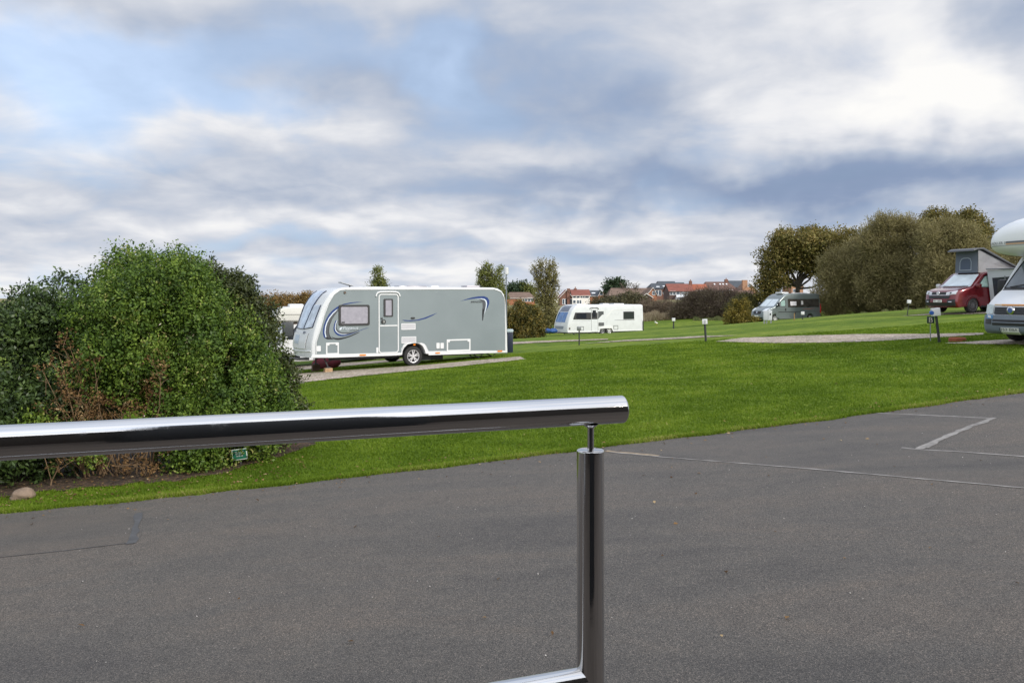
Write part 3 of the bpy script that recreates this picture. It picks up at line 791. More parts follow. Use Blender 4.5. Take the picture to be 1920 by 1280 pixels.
def far_plants():
    g1 = 'tall narrow poplars beyond the campsite'
    tree('poplar_tree', 'tall narrow poplar just left of the white caravan, thin brownish leaves', 1027, 82,
         [(1003, 508, 8, 15), (1015, 502, 7, 18), (1027, 504, 8, 18), (1037, 514, 8, 22), (1041, 535, 8, 20), (1010, 528, 10, 18), (1024, 530, 13, 24), (1018, 555, 16, 22), (1035, 562, 13, 24), (1024, 590, 21, 24), (1040, 600, 13, 18), (1018, 612, 18, 16)],
         POPB, 3300, 4, .17, .055, 41, .22, group=g1, fork=.55, up=1.1, shell=.35, inner=.5, rough=.35, spread=.6, tone=(.5, .35, .2), cfrac=.35, csize=.3)
    tree('poplar_tree', 'twin stemmed green poplar rising behind the rear of the grey caravan', 925, 80,
         [(912, 515, 13, 19), (904, 527, 9, 14), (921, 530, 9, 18), (935, 528, 11, 26), (930, 555, 16, 24), (914, 545, 12, 22), (941, 560, 9, 26), (915, 502, 7, 8), (937, 508, 5, 9), (928, 590, 16, 24)],
         POPL, 2700, 4, .17, .055, 42, .2, group=g1, up=1.0, shell=.3, inner=.45, rough=.3, spread=.6, cfrac=.35, csize=.3)
    tree('poplar_tree', 'poplar top poking above the middle of the grey caravan roof', 710, 78,
         [(708, 516, 9, 11), (714, 530, 10, 12), (705, 545, 8, 22), (718, 550, 9, 20), (722, 538, 5, 6)], POPL, 950, 4, .16, .05, 43, .16, group=g1, up=.9, shell=.35, inner=.4, rough=.35)
    tree('bare_tree', 'little nearly bare tree beside the poplar top behind the caravan roof', 697, 78, [(697, 530, 4, 6), (694, 540, 6, 7), (699, 552, 6, 12)], POPL, 150, 3, .14, .04, 44, .08, shell=.5)
    tree('bare_tree', 'little nearly bare tree left of the twin stemmed poplar', 899, 80, [(899, 526, 4, 6), (896, 536, 6, 8), (900, 550, 6, 12)], POPL, 150, 3, .14, .04, 45, .08, shell=.5)
    tree('sycamore_tree', 'big rounded sycamore with brown and olive leaves behind the grey camper van', 1490, 88,
         [(1500, 458, 48, 26), (1462, 485, 34, 28), (1530, 462, 40, 28), (1555, 480, 30, 34), (1500, 486, 44, 20), (1452, 520, 26, 20), (1545, 500, 32, 22), (1436, 550, 18, 16), (1566, 535, 22, 18), (1440, 505, 14, 14), (1578, 458, 26, 22), (1470, 452, 20, 12), (1524, 440, 24, 10), (1590, 490, 26, 26), (1425, 530, 12, 12)],
         SYC, 13500, 4, .24, .085, 46, .30, fork=.42, shell=.16, inner=.2, rough=.25, tone=(.5, .4, .2), depth=.8, clumps=130, csize=.42, cfrac=.55)
    tree('ash_tree', 'thin yellow green tree between the sycamore and the brown willows', 1602, 84,
         [(1595, 445, 20, 14), (1608, 462, 18, 20), (1590, 480, 20, 20), (1615, 440, 14, 10), (1606, 505, 18, 24), (1625, 452, 10, 10)], OAKY, 1700, 4, .2, .06, 47, .2, shell=.45, inner=.5, rough=.4, tone=(.35, .3, .2))
    kw = dict(clumps=110, shell=.22, inner=.25, rough=.22, spread=.7, tone=(.5, .4, .17), up=.7, follow=1.3)
    g2 = 'brown willows along the right of the campsite'
    tree('willow_tree', 'wide brown half bare willow directly right of the sycamore', 1610, 72,
         [(1590, 520, 48, 40), (1560, 545, 36, 34), (1625, 500, 36, 42), (1640, 545, 44, 40), (1600, 570, 50, 26), (1570, 575, 34, 20), (1560, 505, 24, 28), (1580, 488, 24, 26), (1545, 555, 20, 24)], WIL, 15000, 6, .30, .022, 48, .2, cat='tree', group=g2, depth=.7, fork=.12, **kw)
    tree('willow_tree', 'tallest brown willow in the middle of the right hand thicket', 1680, 68,
         [(1680, 450, 50, 34), (1655, 470, 36, 36), (1710, 470, 44, 40), (1690, 510, 54, 44), (1730, 505, 38, 42), (1700, 555, 52, 30), (1650, 550, 38, 34), (1640, 440, 20, 16), (1745, 545, 28, 34)], WIL, 18000, 6, .30, .022, 49, .22, group=g2, depth=.7, fork=.12, **kw)
    tree('willow_tree', 'brown willow rising behind the red camper van', 1775, 64,
         [(1765, 455, 40, 34), (1795, 470, 42, 36), (1780, 510, 48, 44), (1760, 545, 42, 36), (1825, 500, 40, 44), (1850, 535, 40, 40), (1735, 560, 24, 22)], WIL, 14000, 6, .30, .022, 50, .2, group=g2, depth=.7, fork=.12, **kw)
    tree('willow_tree', 'brown willow between the burgundy van and the motorhome pod', 1905, 66, [(1880, 510, 30, 30), (1920, 500, 44, 34), (1950, 530, 40, 36), (1980, 505, 50, 40), (1900, 545, 50, 30)], WIL, 9000, 6, .30, .022, 66, .2, group=g2, depth=.7, fork=.12, **kw)
    tree('oak_tree', 'round topped green oak furthest right above the brown willows', 1800, 84,
         [(1770, 425, 34, 22), (1800, 430, 38, 24), (1830, 450, 28, 26), (1790, 455, 44, 30), (1850, 470, 22, 24), (1760, 410, 20, 12)], SYC, 7000, 4, .24, .08, 51, .35, tone=(.42, .4, .2), shell=.2, rough=.3)
    # hawthorn thickets and hedges
    kt = dict(cat='shrub', shell=.2, inner=.35, rough=.25, spread=.7, tone=(.5, .4, .18), up=.5, follow=1.2, leafn='foliage')
    g3 = 'brown leafless thickets along the far edge of the lawn'
    tree('hawthorn_thicket', 'dark brown leafless thicket right behind the gap of dry grass', 1300, 96, [(1297, 580, 26, 18), (1272, 592, 18, 12), (1318, 572, 26, 17), (1300, 592, 34, 12), (1294, 566, 14, 8)], THORN, 6000, 6, .34, .025, 52, .1, group=g3, depth=.8, **kt)
    tree('hawthorn_thicket', 'middle brown thicket below the red tiled roofs', 1350, 94, [(1345, 573, 28, 17), (1370, 568, 26, 16), (1355, 588, 36, 12), (1335, 562, 16, 9), (1382, 583, 24, 15)], THORN, 6000, 6, .34, .025, 53, .1, group=g3, depth=.8, **kt)
    tree('hawthorn_thicket', 'greenish thicket reaching to the nose of the grey camper van', 1420, 90, [(1406, 573, 22, 16), (1432, 568, 20, 22), (1400, 585, 28, 15), (1450, 578, 28, 22), (1444, 548, 12, 14)], leaf_mat('thicket_leaf', [(0, (.045, .048, .018)), (.5, (.115, .11, .038)), (1, (.19, .17, .06))], .7, .2), 6500, 6, .26, .03, 54, .1, group=g3, depth=.8, **kt)
    tree('hawthorn_thicket', 'low brown green hedge right of the white caravan', 1235, 104, [(1222, 580, 20, 10), (1245, 579, 20, 9), (1232, 587, 26, 9), (1212, 583, 14, 10), (1260, 585, 12, 8)], THORN, 3600, 6, .3, .025, 55, .08, group=g3, depth=1.2, **kt)
    tree('garden_hedge', 'dark evergreen hedge below the large brown roofed house', 1175, 150, [(1124, 568, 13, 5), (1140, 566, 13, 6), (1160, 563, 12, 7), (1180, 560, 13, 8), (1197, 562, 11, 8), (1150, 570, 30, 5), (1190, 568, 22, 6), (1112, 571, 10, 4)], leaf_mat('hedge_mix', [(0, (.03, .036, .017)), (.5, (.085, .080, .038)), (1, (.15, .125, .06))], .7, .15), 4200, 5, .36, .07, 56, .08, cat='hedge', depth=.8, shell=.2, rough=.35, tone=(.5, .5, .2), leafn='foliage')
    tree('autumn_shrub', 'wide rusty and olive shrub left of the tall poplar', 985, 62, [(975, 595, 26, 22), (998, 600, 22, 20), (960, 610, 24, 24), (990, 620, 30, 16), (1012, 612, 12, 14), (968, 584, 14, 12), (945, 620, 18, 18)], leaf_mat('autumn_mix', [(0, (.035, .040, .010)), (.45, (.105, .100, .020)), (.75, (.19, .13, .026)), (1, (.28, .22, .04))], .6, .3), 6500, 5, .12, .05, 57, .08, cat='shrub', shell=.15, inner=.3, rough=.3, tone=(.48, .5, .2), leafn='foliage')
    tree('sumac_shrub', 'yellow leaved upright shrub in front of the grey camper van nose', 1385, 62, [(1378, 580, 9, 15), (1392, 578, 9, 13), (1368, 592, 11, 12), (1398, 594, 12, 12), (1384, 598, 20, 10), (1410, 602, 10, 6), (1362, 604, 8, 5)], OAKY, 1500, 5, .12, .045, 58, .06, cat='shrub', shell=.3, inner=.4, rough=.35, tone=(.45, .4, .2), leafn='foliage')
    for i, (px, w, y, lab) in enumerate([(440, 60, 566, 'left part of the rusty autumn hedge mostly behind the shrubbery'), (530, 46, 564, 'rusty autumn hedge above the white motorhome roof'), (600, 40, 562, 'right end of the rusty autumn hedge beside the grey caravan front')]):
        tree('autumn_hedge', lab, px, 75, [(px - w * .7, y + 3, w * .5, 11), (px - w * .2, y, w * .45, 12), (px + w * .3, y + 1, w * .45, 12), (px, y + 20, w, 16), (px + w * .7, y + 4, w * .4, 11)], RUST, 3400, 5, .16, .05, 60 + i, .1, cat='hedge', group='rusty autumn hedge at the left', shell=.2, inner=.3, rough=.3, tone=(.5, .5, .2), leafn='foliage')
    tree('pine_tree', 'dark evergreen left of the large brown roofed house', 1151, 250, [(1146, 540, 9, 6), (1157, 537, 10, 5), (1150, 547, 11, 7), (1141, 545, 5, 6)], GRN, 1200, 5, .8, .2, 63, .3, shell=.2, rough=.3)
    tree('pine_tree', 'dark evergreen behind the orange brick bungalow', 969, 290, [(965, 546, 10, 6), (976, 543, 9, 5), (958, 549, 7, 5)], GRN, 800, 5, .9, .25, 64, .3, shell=.2, rough=.3)
    tree('garden_tree', 'small olive tree right of the evergreen behind the bungalow', 988, 290, [(986, 546, 8, 5), (996, 548, 6, 5)], POPL, 500, 5, .8, .25, 65, .3, shell=.2, rough=.3)
    for i, (px, lab) in enumerate([(1172, 'small bare tree against the sky left of the brown roof'), (1190, 'rounded bare tree above the large brown roof')]):
        d = 245; X = (px - 960) / F * d; t = plant('bare_tree', lab, 'tree', (X, d, gz(X, d)), 'bare trees among the houses')
        r = random.Random(i + 5); top = P(px, 536, d) - t.location; T = [top + Vector((r.uniform(-1.9, 1.9), r.uniform(-1.5, 1.5), r.uniform(-1.4, 1.1))) for _ in range(16)]
        limbs('trunk', t, (0, 0, 0), T, .22, i, .62, BARK, twigs=7, n=5)
    # tawny grass bank under the hedges
    g = np.random.default_rng(8); n = 26000
    px = g.uniform(1196, 1310, n); py = 597 + g.uniform(-12, 7, n) - (px - 1196) * .03
    d = 99 + g.uniform(-3, 3, n); X = (px - 960) / F * d; Zg = ground_np(X, d)
    h = g.uniform(.15, .8, n) * np.clip((1310 - px) / 50, .2, 1) * (1 + .5 * np.sin(px * .31) * np.sin(px * .13 + 1) + .3 * np.sin(px * .9))
    w = .05; le = g.normal(0, .25, n)
    V = np.stack([np.stack([X - w, d, Zg - .05], 1), np.stack([X + w, d, Zg - .05], 1), np.stack([X + le, d + g.normal(0, .2, n), Zg + h], 1)], 1).reshape(-1, 3)
    tag(np_mesh('dry_grass', V, np.arange(len(V)).reshape(-1, 3), STRAW, rnd=np.repeat(np.clip(g.normal(.45, .25, n), 0, 1), 3)), 'tall straw coloured grass in front of the hedge', 'dry grass', kind='stuff')
    # rough grass at the foot of the thickets and willows
    n = 22000; u = g.random(n); px = 1300 + u * 560; d = np.interp(px, [1300, 1420, 1500, 1600, 1740, 1860], [92, 84, 80, 66, 60, 57]) + g.normal(0, .8, n)
    X = (px - 960) / F * d; Zg = ground_np(X, d); h = g.uniform(.05, .32, n) * (1 + .6 * np.sin(px * .23) * np.sin(px * .071)); le = g.normal(0, .1, n); w = .03
    V = np.stack([np.stack([X - w, d, Zg - .05], 1), np.stack([X + w, d, Zg - .05], 1), np.stack([X + le, d, Zg + h], 1)], 1).reshape(-1, 3)
    tag(np_mesh('rough_grass', V, np.arange(len(V)).reshape(-1, 3), leaf_mat('rough_grass_blade', [(0, (.03, .05, .01)), (.6, (.09, .11, .03)), (1, (.25, .21, .11))], .7, .2), rnd=np.repeat(np.clip(g.normal(.45, .25, n), 0, 1), 3)), 'rough long grass at the foot of the thickets and willows', 'rough grass', kind='stuff')
far_plants()
# ================================================================== vehicles
BLACK = M('black_plastic', (.018, .018, .020), .45)
RUBBER = M('tyre_rubber', (.022, .022, .022), .85, var=.25, vs=20)
SILVER = M('alloy', (.62, .62, .64), .35, metal=.35)
WHITE = M('white_gelcoat', (.60, .62, .64), .28, var=.05, vs=2.0)
WHITEP = M('white_plastic', (.66, .67, .68), .35)
GREYP = M('grey_green_panel', (.195, .230, .243), .30, var=.03, vs=1.2)
AMBER = M('amber_lens', (.80, .22, .02), .25)
REDL = M('red_lens', (.55, .015, .012), .2)
GLASSD = M('dark_window_glass', (.020, .024, .032), .04, spec=.9)
BLIND = M('drawn_blind_behind_glass', (.30, .29, .335), .22, var=.10, vs=9, spec=.6)
GLASSB = M('front_window_glass', (.50, .57, .68), .10, var=.30, vs=3.5, spec=.9)
GLASSV = M('windscreen_glass', (.11, .14, .17), .05, var=.3, vs=3.0, spec=.9)
SUNSH = M('silver_screen_behind_glass', (.55, .62, .66), .12, var=.12, vs=3.0, spec=.8)
NAVY = M('navy_graphic', (.014, .040, .16), .3)
DKG = M('charcoal_graphic', (.012, .013, .017), .35)
MIDG = M('grey_graphic', (.065, .07, .08), .35)
PALEG = M('pale_line_graphic', (.60, .66, .74), .3)
CHASS = M('galvanised_chassis', (.07, .072, .078), .55, metal=.3, var=.3, vs=5)
CHROME = M('chrome', (.75, .75, .76), .12, metal=1.0)
PLATE = M('number_plate', (.74, .75, .72), .35)
INK = M('black_lettering', (.012, .012, .014), .5)

def arc(cx, cz, r, a0, a1, n=10):
    return [(cx + r * math.cos(math.radians(a0 + (a1 - a0) * i / n)), cz + r * math.sin(math.radians(a0 + (a1 - a0) * i / n))) for i in range(n + 1)]

class Veh:
    def __init__(s, name, label, cat, ox, oy, u, W, zg=None, bulge=.0, blen=1.2, tumble=0.0, zbelt=1.1, nose=0.0, nlen=1.0, group=None, tail=0.0, LN=6.0, gx=None):
        l = math.hypot(*u); s.u = (u[0] / l, u[1] / l); s.n = (-s.u[1], s.u[0]); s.o = (ox, oy); s.W = W
        if zg is None:
            k = gx or 2.0; zg = gz(ox + s.u[0] * k, oy + s.u[1] * k)
        s.zg = zg; s.bulge, s.blen, s.tumble, s.zbelt, s.nose, s.nlen, s.tail, s.LN = bulge, blen, tumble, zbelt, nose, nlen, tail, LN
        s.e = empty(name, (ox, oy, zg), math.atan2(s.u[1], s.u[0]), label, cat, group)
        s.xs = [.15, .3, .5, .75, 1.0, 1.4, 2.0]; s.zs = [zbelt, zbelt + .4, zbelt + .8]
        s.branch = None
    def px(s, x, y, yo=0.0):
        dx, dy = (x - 960) / F, 1.0; o = (s.o[0] + s.n[0] * yo, s.o[1] + s.n[1] * yo)
        t = (o[0] * s.n[0] + o[1] * s.n[1]) / (dx * s.n[0] + dy * s.n[1])
        return ((dx * t - o[0]) * s.u[0] + (dy * t - o[1]) * s.u[1], EYE + (HZ - y) / F * t - s.zg)
    def warp(s, co):
        x, y, z = co; h = s.W / 2; t = (y - h) / h
        f = max(0.0, min(1.0, 1 - x / s.blen)) if s.blen else 0
        x2 = x - s.bulge * (1 - min(1.2, abs(t)) ** 2.4) * f
        k = 1 - s.tumble * max(0.0, z - s.zbelt)
        if s.nose:
            fn = max(0.0, min(1.0, 1 - x / s.nlen)); k *= 1 - s.nose * fn * fn
        if s.tail:
            fn = max(0.0, min(1.0, (x - s.LN + .3) / .3)); k *= 1 - s.tail * fn * fn
        return Vector((x2, h + (y - h) * k, z))
    def slice(s, bm, xs=True, tri=True):
        for z in s.zs: bmesh.ops.bisect_plane(bm, geom=bm.verts[:] + bm.edges[:] + bm.faces[:], plane_co=(0, 0, z), plane_no=(0, 0, 1), dist=1e-4)
        if xs:
            for x in s.xs: bmesh.ops.bisect_plane(bm, geom=bm.verts[:] + bm.edges[:] + bm.faces[:], plane_co=(x, 0, 0), plane_no=(1, 0, 0), dist=1e-4)
        if tri:
            bmesh.ops.triangulate(bm, faces=[f for f in bm.faces if len(f.verts) > 4])
        for v in bm.verts: v.co = s.warp(v.co)
    def body(s, name, prof, mat, r=.05, parent=None, y0=0.0, y1=None, slices=True):
        y1 = s.W if y1 is None else y1
        pts = [Vector((p[0], p[1])) for p in prof]
        n = len(pts); A = sum(pts[i].x * pts[(i + 1) % n].y - pts[(i + 1) % n].x * pts[i].y for i in range(n))
        sg = 1 if A > 0 else -1
        nr = []
        for i in range(n):
            a = (pts[i] - pts[i - 1]); b = (pts[(i + 1) % n] - pts[i])
            a = a.normalized() if a.length > 1e-6 else b.normalized(); b = b.normalized() if b.length > 1e-6 else a
            m = Vector((a.y + b.y, -(a.x + b.x))) * sg
            m = m.normalized() if m.length > 1e-6 else Vector((a.y, -a.x)) * sg
            c = max(.5, m.dot(Vector((a.y, -a.x)) * sg)); nr.append(m / c)
        mids = [y0 + (y1 - y0) * t for t in (.12, .25, .38, .5, .62, .75, .88)]
        rings = [(y0, r), (y0 + r * .12, r * .5), (y0 + r * .45, r * .13), (y0 + r, 0)] + [(m, 0) for m in mids] + [(y1 - r, 0), (y1 - r * .45, r * .13), (y1 - r * .12, r * .5), (y1, r)]
        bm = bmesh.new(); R = []
        for y, ins in rings: R.append([bm.verts.new((pts[i].x - nr[i].x * ins, y, pts[i].y - nr[i].y * ins)) for i in range(n)])
        for a, b in zip(R[:-1], R[1:]):
            for i in range(n):
                bm.faces.new((a[i], a[(i + 1) % n], b[(i + 1) % n], b[i]))
        bm.faces.new(R[0]); bm.faces.new(R[-1])
        bmesh.ops.recalc_face_normals(bm, faces=bm.faces)
        s.slice(bm, slices)
        return bm_obj(name, bm, mat, parent or s.e, smooth=True, sharp=38)
    def side(s, name, pts, mat, off=.006, th=.012, parent=None, far=False):
        bm = bmesh.new(); y = -off
        vs = [bm.verts.new((p[0], y, p[1])) for p in pts]
        f = bm.faces.new(vs)
        r = bmesh.ops.extrude_face_region(bm, geom=[f])
        for v in r['geom']:
            if isinstance(v, bmesh.types.BMVert): v.co.y += th
        s.slice(bm, False)
        if far:
            for v in bm.verts: v.co.y = s.W - v.co.y
        return bm_obj(name, bm, mat, parent or s.e)
    def rrect(s, x0, z0, x1, z1, r=.05, n=5):
        if x1 < x0: x0, x1 = x1, x0
        if z1 < z0: z0, z1 = z1, z0
        r = min(r, (x1 - x0) * .49, (z1 - z0) * .49)
        return arc(x1 - r, z1 - r, r, 0, 90, n) + arc(x0 + r, z1 - r, r, 90, 180, n) + arc(x0 + r, z0 + r, r, 180, 270, n) + arc(x1 - r, z0 + r, r, 270, 360, n)
    def frame(s, name, x0, z0, x1, z1, w, mat, r=.05, off=.012, th=.016, parent=None):
        A = s.rrect(x0, z0, x1, z1, r); xa, xb = min(x0, x1), max(x0, x1); za, zb = min(z0, z1), max(z0, z1)
        B = s.rrect(xa + w, za + w, xb - w, zb - w, max(.006, r - w))
        return s.ring(name, A, B, mat, off, th, parent)
    def ring(s, name, A, B, mat, off=.012, th=.016, parent=None):
        n = len(A); bm = bmesh.new()
        L4 = [[bm.verts.new((p[0], y, p[1])) for p in Q] for Q, y in ((A, -off), (B, -off), (A, th - off), (B, th - off))]
        for i in range(n):
            j = (i + 1) % n
            bm.faces.new((L4[0][i], L4[0][j], L4[1][j], L4[1][i])); bm.faces.new((L4[2][i], L4[2][j], L4[0][j], L4[0][i])); bm.faces.new((L4[1][i], L4[1][j], L4[3][j], L4[3][i]))
        for v in bm.verts: v.co = s.warp(v.co)
        return bm_obj(name, bm, mat, parent or s.e)
    def stroke(s, name, pts, w, mat, off=.007, parent=None):
        """tapering graphic along a curve: pts (x,z), w list of widths"""
        A, B = [], []
        P2 = [Vector(p) for p in pts]; n = len(P2)
        for i, p in enumerate(P2):
            d = (P2[min(i + 1, n - 1)] - P2[max(i - 1, 0)]).normalized(); m = Vector((-d.y, d.x)); ww = w[i] if isinstance(w, (list, tuple)) else w
            A.append(p + m * ww / 2); B.append(p - m * ww / 2)
        return s.side(name, [tuple(a) for a in A] + [tuple(b) for b in B[::-1]], mat, off, .005, parent)
    # --- front faces follow the profile branch (bottom -> roof)
    def az(s, z):
        b = s.branch
        for i in range(len(b) - 1):
            if b[i][1] <= z <= b[i + 1][1]: return i + (z - b[i][1]) / max(1e-6, b[i + 1][1] - b[i][1])
        return len(b) - 1 if z > b[-1][1] else 0
    def fpt(s, a, y, off):
        b = s.branch; i = int(max(0, min(len(b) - 2, math.floor(a)))); f = a - i
        p = Vector(b[i]).lerp(Vector(b[i + 1]), f)
        def nm(k):
            k = max(0, min(len(b) - 2, k)); d = (Vector(b[k + 1]) - Vector(b[k])).normalized(); return Vector((-d.y, d.x))
        q = nm(i) * (1 - abs(f - .5)) + nm(i + (1 if f > .5 else -1)) * abs(f - .5)
        if q.x > 0 and q.y <= 0: q = -q
        q.normalize()
        return Vector((p.x + q.x * off, y, p.y + q.y * off))
    def patch(s, name, cs, mat, off=.006, parent=None, nu=10, nv=8, th=.012):
        """cs: four (y, z) corners (y0,zlow) (y1,zlow) (y1,zhigh) (y0,zhigh) on the front"""
        a = [(c[0], s.az(c[1])) for c in cs]
        V, Fs = [], []
        for layer in (0, 1):
            for j in range(nv + 1):
                v = j / nv
                for i in range(nu + 1):
                    u = i / nu
                    y = (a[0][0] * (1 - u) + a[1][0] * u) * (1 - v) + (a[3][0] * (1 - u) + a[2][0] * u) * v
                    q = (a[0][1] * (1 - u) + a[1][1] * u) * (1 - v) + (a[3][1] * (1 - u) + a[2][1] * u) * v
                    V.append(s.warp(s.fpt(q, y, off - layer * th)))
        m = (nu + 1) * (nv + 1)
        for j in range(nv):
            for i in range(nu):
                k = j * (nu + 1) + i; Fs.append((k, k + 1, k + nu + 2, k + nu + 1))
        rim = [i for i in range(nu + 1)] + [j * (nu + 1) + nu for j in range(1, nv + 1)] + [nv * (nu + 1) + i for i in range(nu - 1, -1, -1)] + [j * (nu + 1) for j in range(nv - 1, 0, -1)]
        for i in range(len(rim)):
            p, q = rim[i], rim[(i + 1) % len(rim)]; Fs.append((p, q, q + m, p + m))
        return mesh_obj(name, V, Fs, mat, parent or s.e, smooth=True, sharp=40)
    def fline(s, name, pts, r, mat, off=.01, parent=None):
        """rounded bead along (y,z) points of the front"""
        path = []
        for (p, q) in zip(pts[:-1], pts[1:]):
            for k in range(6):
                t = k / 6; path.append(s.warp(s.fpt(s.az(p[1] + (q[1] - p[1]) * t), p[0] + (q[0] - p[0]) * t, off)))
        path.append(s.warp(s.fpt(s.az(pts[-1][1]), pts[-1][0], off)))
        return tube(name, path, r, mat, parent or s.e, n=6)
    def wheel(s, x, zc, r, y=0.02, w=.20, style='double', far=False, rimmat=None, rr=.66):
        yy = (lambda v: s.W - v) if far else (lambda v: v)
        prof = [(r * (rr - .04), .0), (r * rr, -.004), (r * .90, -.004), (r * .97, .012), (r, .04), (r, w - .04), (r * .96, w - .01), (r * .62, w)]
        t = lathe('wheel', [(a, b) for a, b in prof], RUBBER, s.e, 32, 'Y', (0, 0, 0), caps=False)
        # dark dish behind the spokes is part of the tyre mesh's inside: closed by the brake disc part
        t.location = (x, yy(y), zc)
        if far: t.scale = (1, -1, 1)
        bm = bmesh.new()
        R = r * rr
        n = 32
        prev = None
        for (a, b) in ((R, .004), (R * .97, -.006), (R * .90, .0), (R * .88, .05)):
            ring = [bm.verts.new((math.cos(2 * math.pi * k / n) * a, b, math.sin(2 * math.pi * k / n) * a)) for k in range(n)]
            if prev:
                for k in range(n): bm.faces.new((prev[k], prev[(k + 1) % n], ring[(k + 1) % n], ring[k]))
            prev = ring
        ns = {'double': 10, 'many': 15, 'five': 5, 'steel': 5}[style]
        for k in range(ns):
            a = 2 * math.pi * (k // 2) / (ns / 2) + (.19 if k % 2 else -.19) if style == 'double' else 2 * math.pi * k / ns
            a += .3
            w0, w1 = (R * .075, R * .065) if style == 'double' else (R * .06, R * .05) if style == 'many' else (R * .2, R * .13)
            c, sn = math.cos(a), math.sin(a)
            for (y0, y1_) in ((.006, .03),):
                q = []
                for (rad, ww) in ((R * .15, w0), (R * .92, w1)):
                    for sgn in (-1, 1):
                        for yv in (y0 + (.0 if rad < R * .5 else -.004), y1_):
                            q.append(bm.verts.new((c * rad - sn * ww * sgn, yv, sn * rad + c * ww * sgn)))
                for f in ((0, 2, 6, 4), (1, 5, 7, 3), (0, 4, 5, 1), (2, 3, 7, 6), (0, 1, 3, 2), (4, 6, 7, 5)): bm.faces.new([q[i] for i in f])
        hub = [bm.verts.new((math.cos(2 * math.pi * k / 12) * R * .2, -.004, math.sin(2 * math.pi * k / 12) * R * .2)) for k in range(12)]
        hub2 = [bm.verts.new((math.cos(2 * math.pi * k / 12) * R * .22, .03, math.sin(2 * math.pi * k / 12) * R * .22)) for k in range(12)]
        bm.faces.new(hub)
        for k in range(12): bm.faces.new((hub[k], hub[(k + 1) % 12], hub2[(k + 1) % 12], hub2[k]))
        bm_obj('rim', bm, rimmat or SILVER, t)
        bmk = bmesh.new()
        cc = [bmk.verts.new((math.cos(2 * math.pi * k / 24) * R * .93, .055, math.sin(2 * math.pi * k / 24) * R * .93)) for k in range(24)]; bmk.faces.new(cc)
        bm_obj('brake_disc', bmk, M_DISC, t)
        return t
    def text(s, name, body, x, z, width, mat, off=.009, shear=0.0, height=None, parent=None):
        M4 = Matrix.Translation((x, -off, z)) @ Matrix.Rotation(math.pi / 2, 4, 'X')
        return text_mesh(name, body, width, mat, parent or s.e, M4, shear, height=height)
M_DISC = M('brake_disc_dark', (.03, .03, .032), .6)  # one even dark tone for the disc behind the spokes

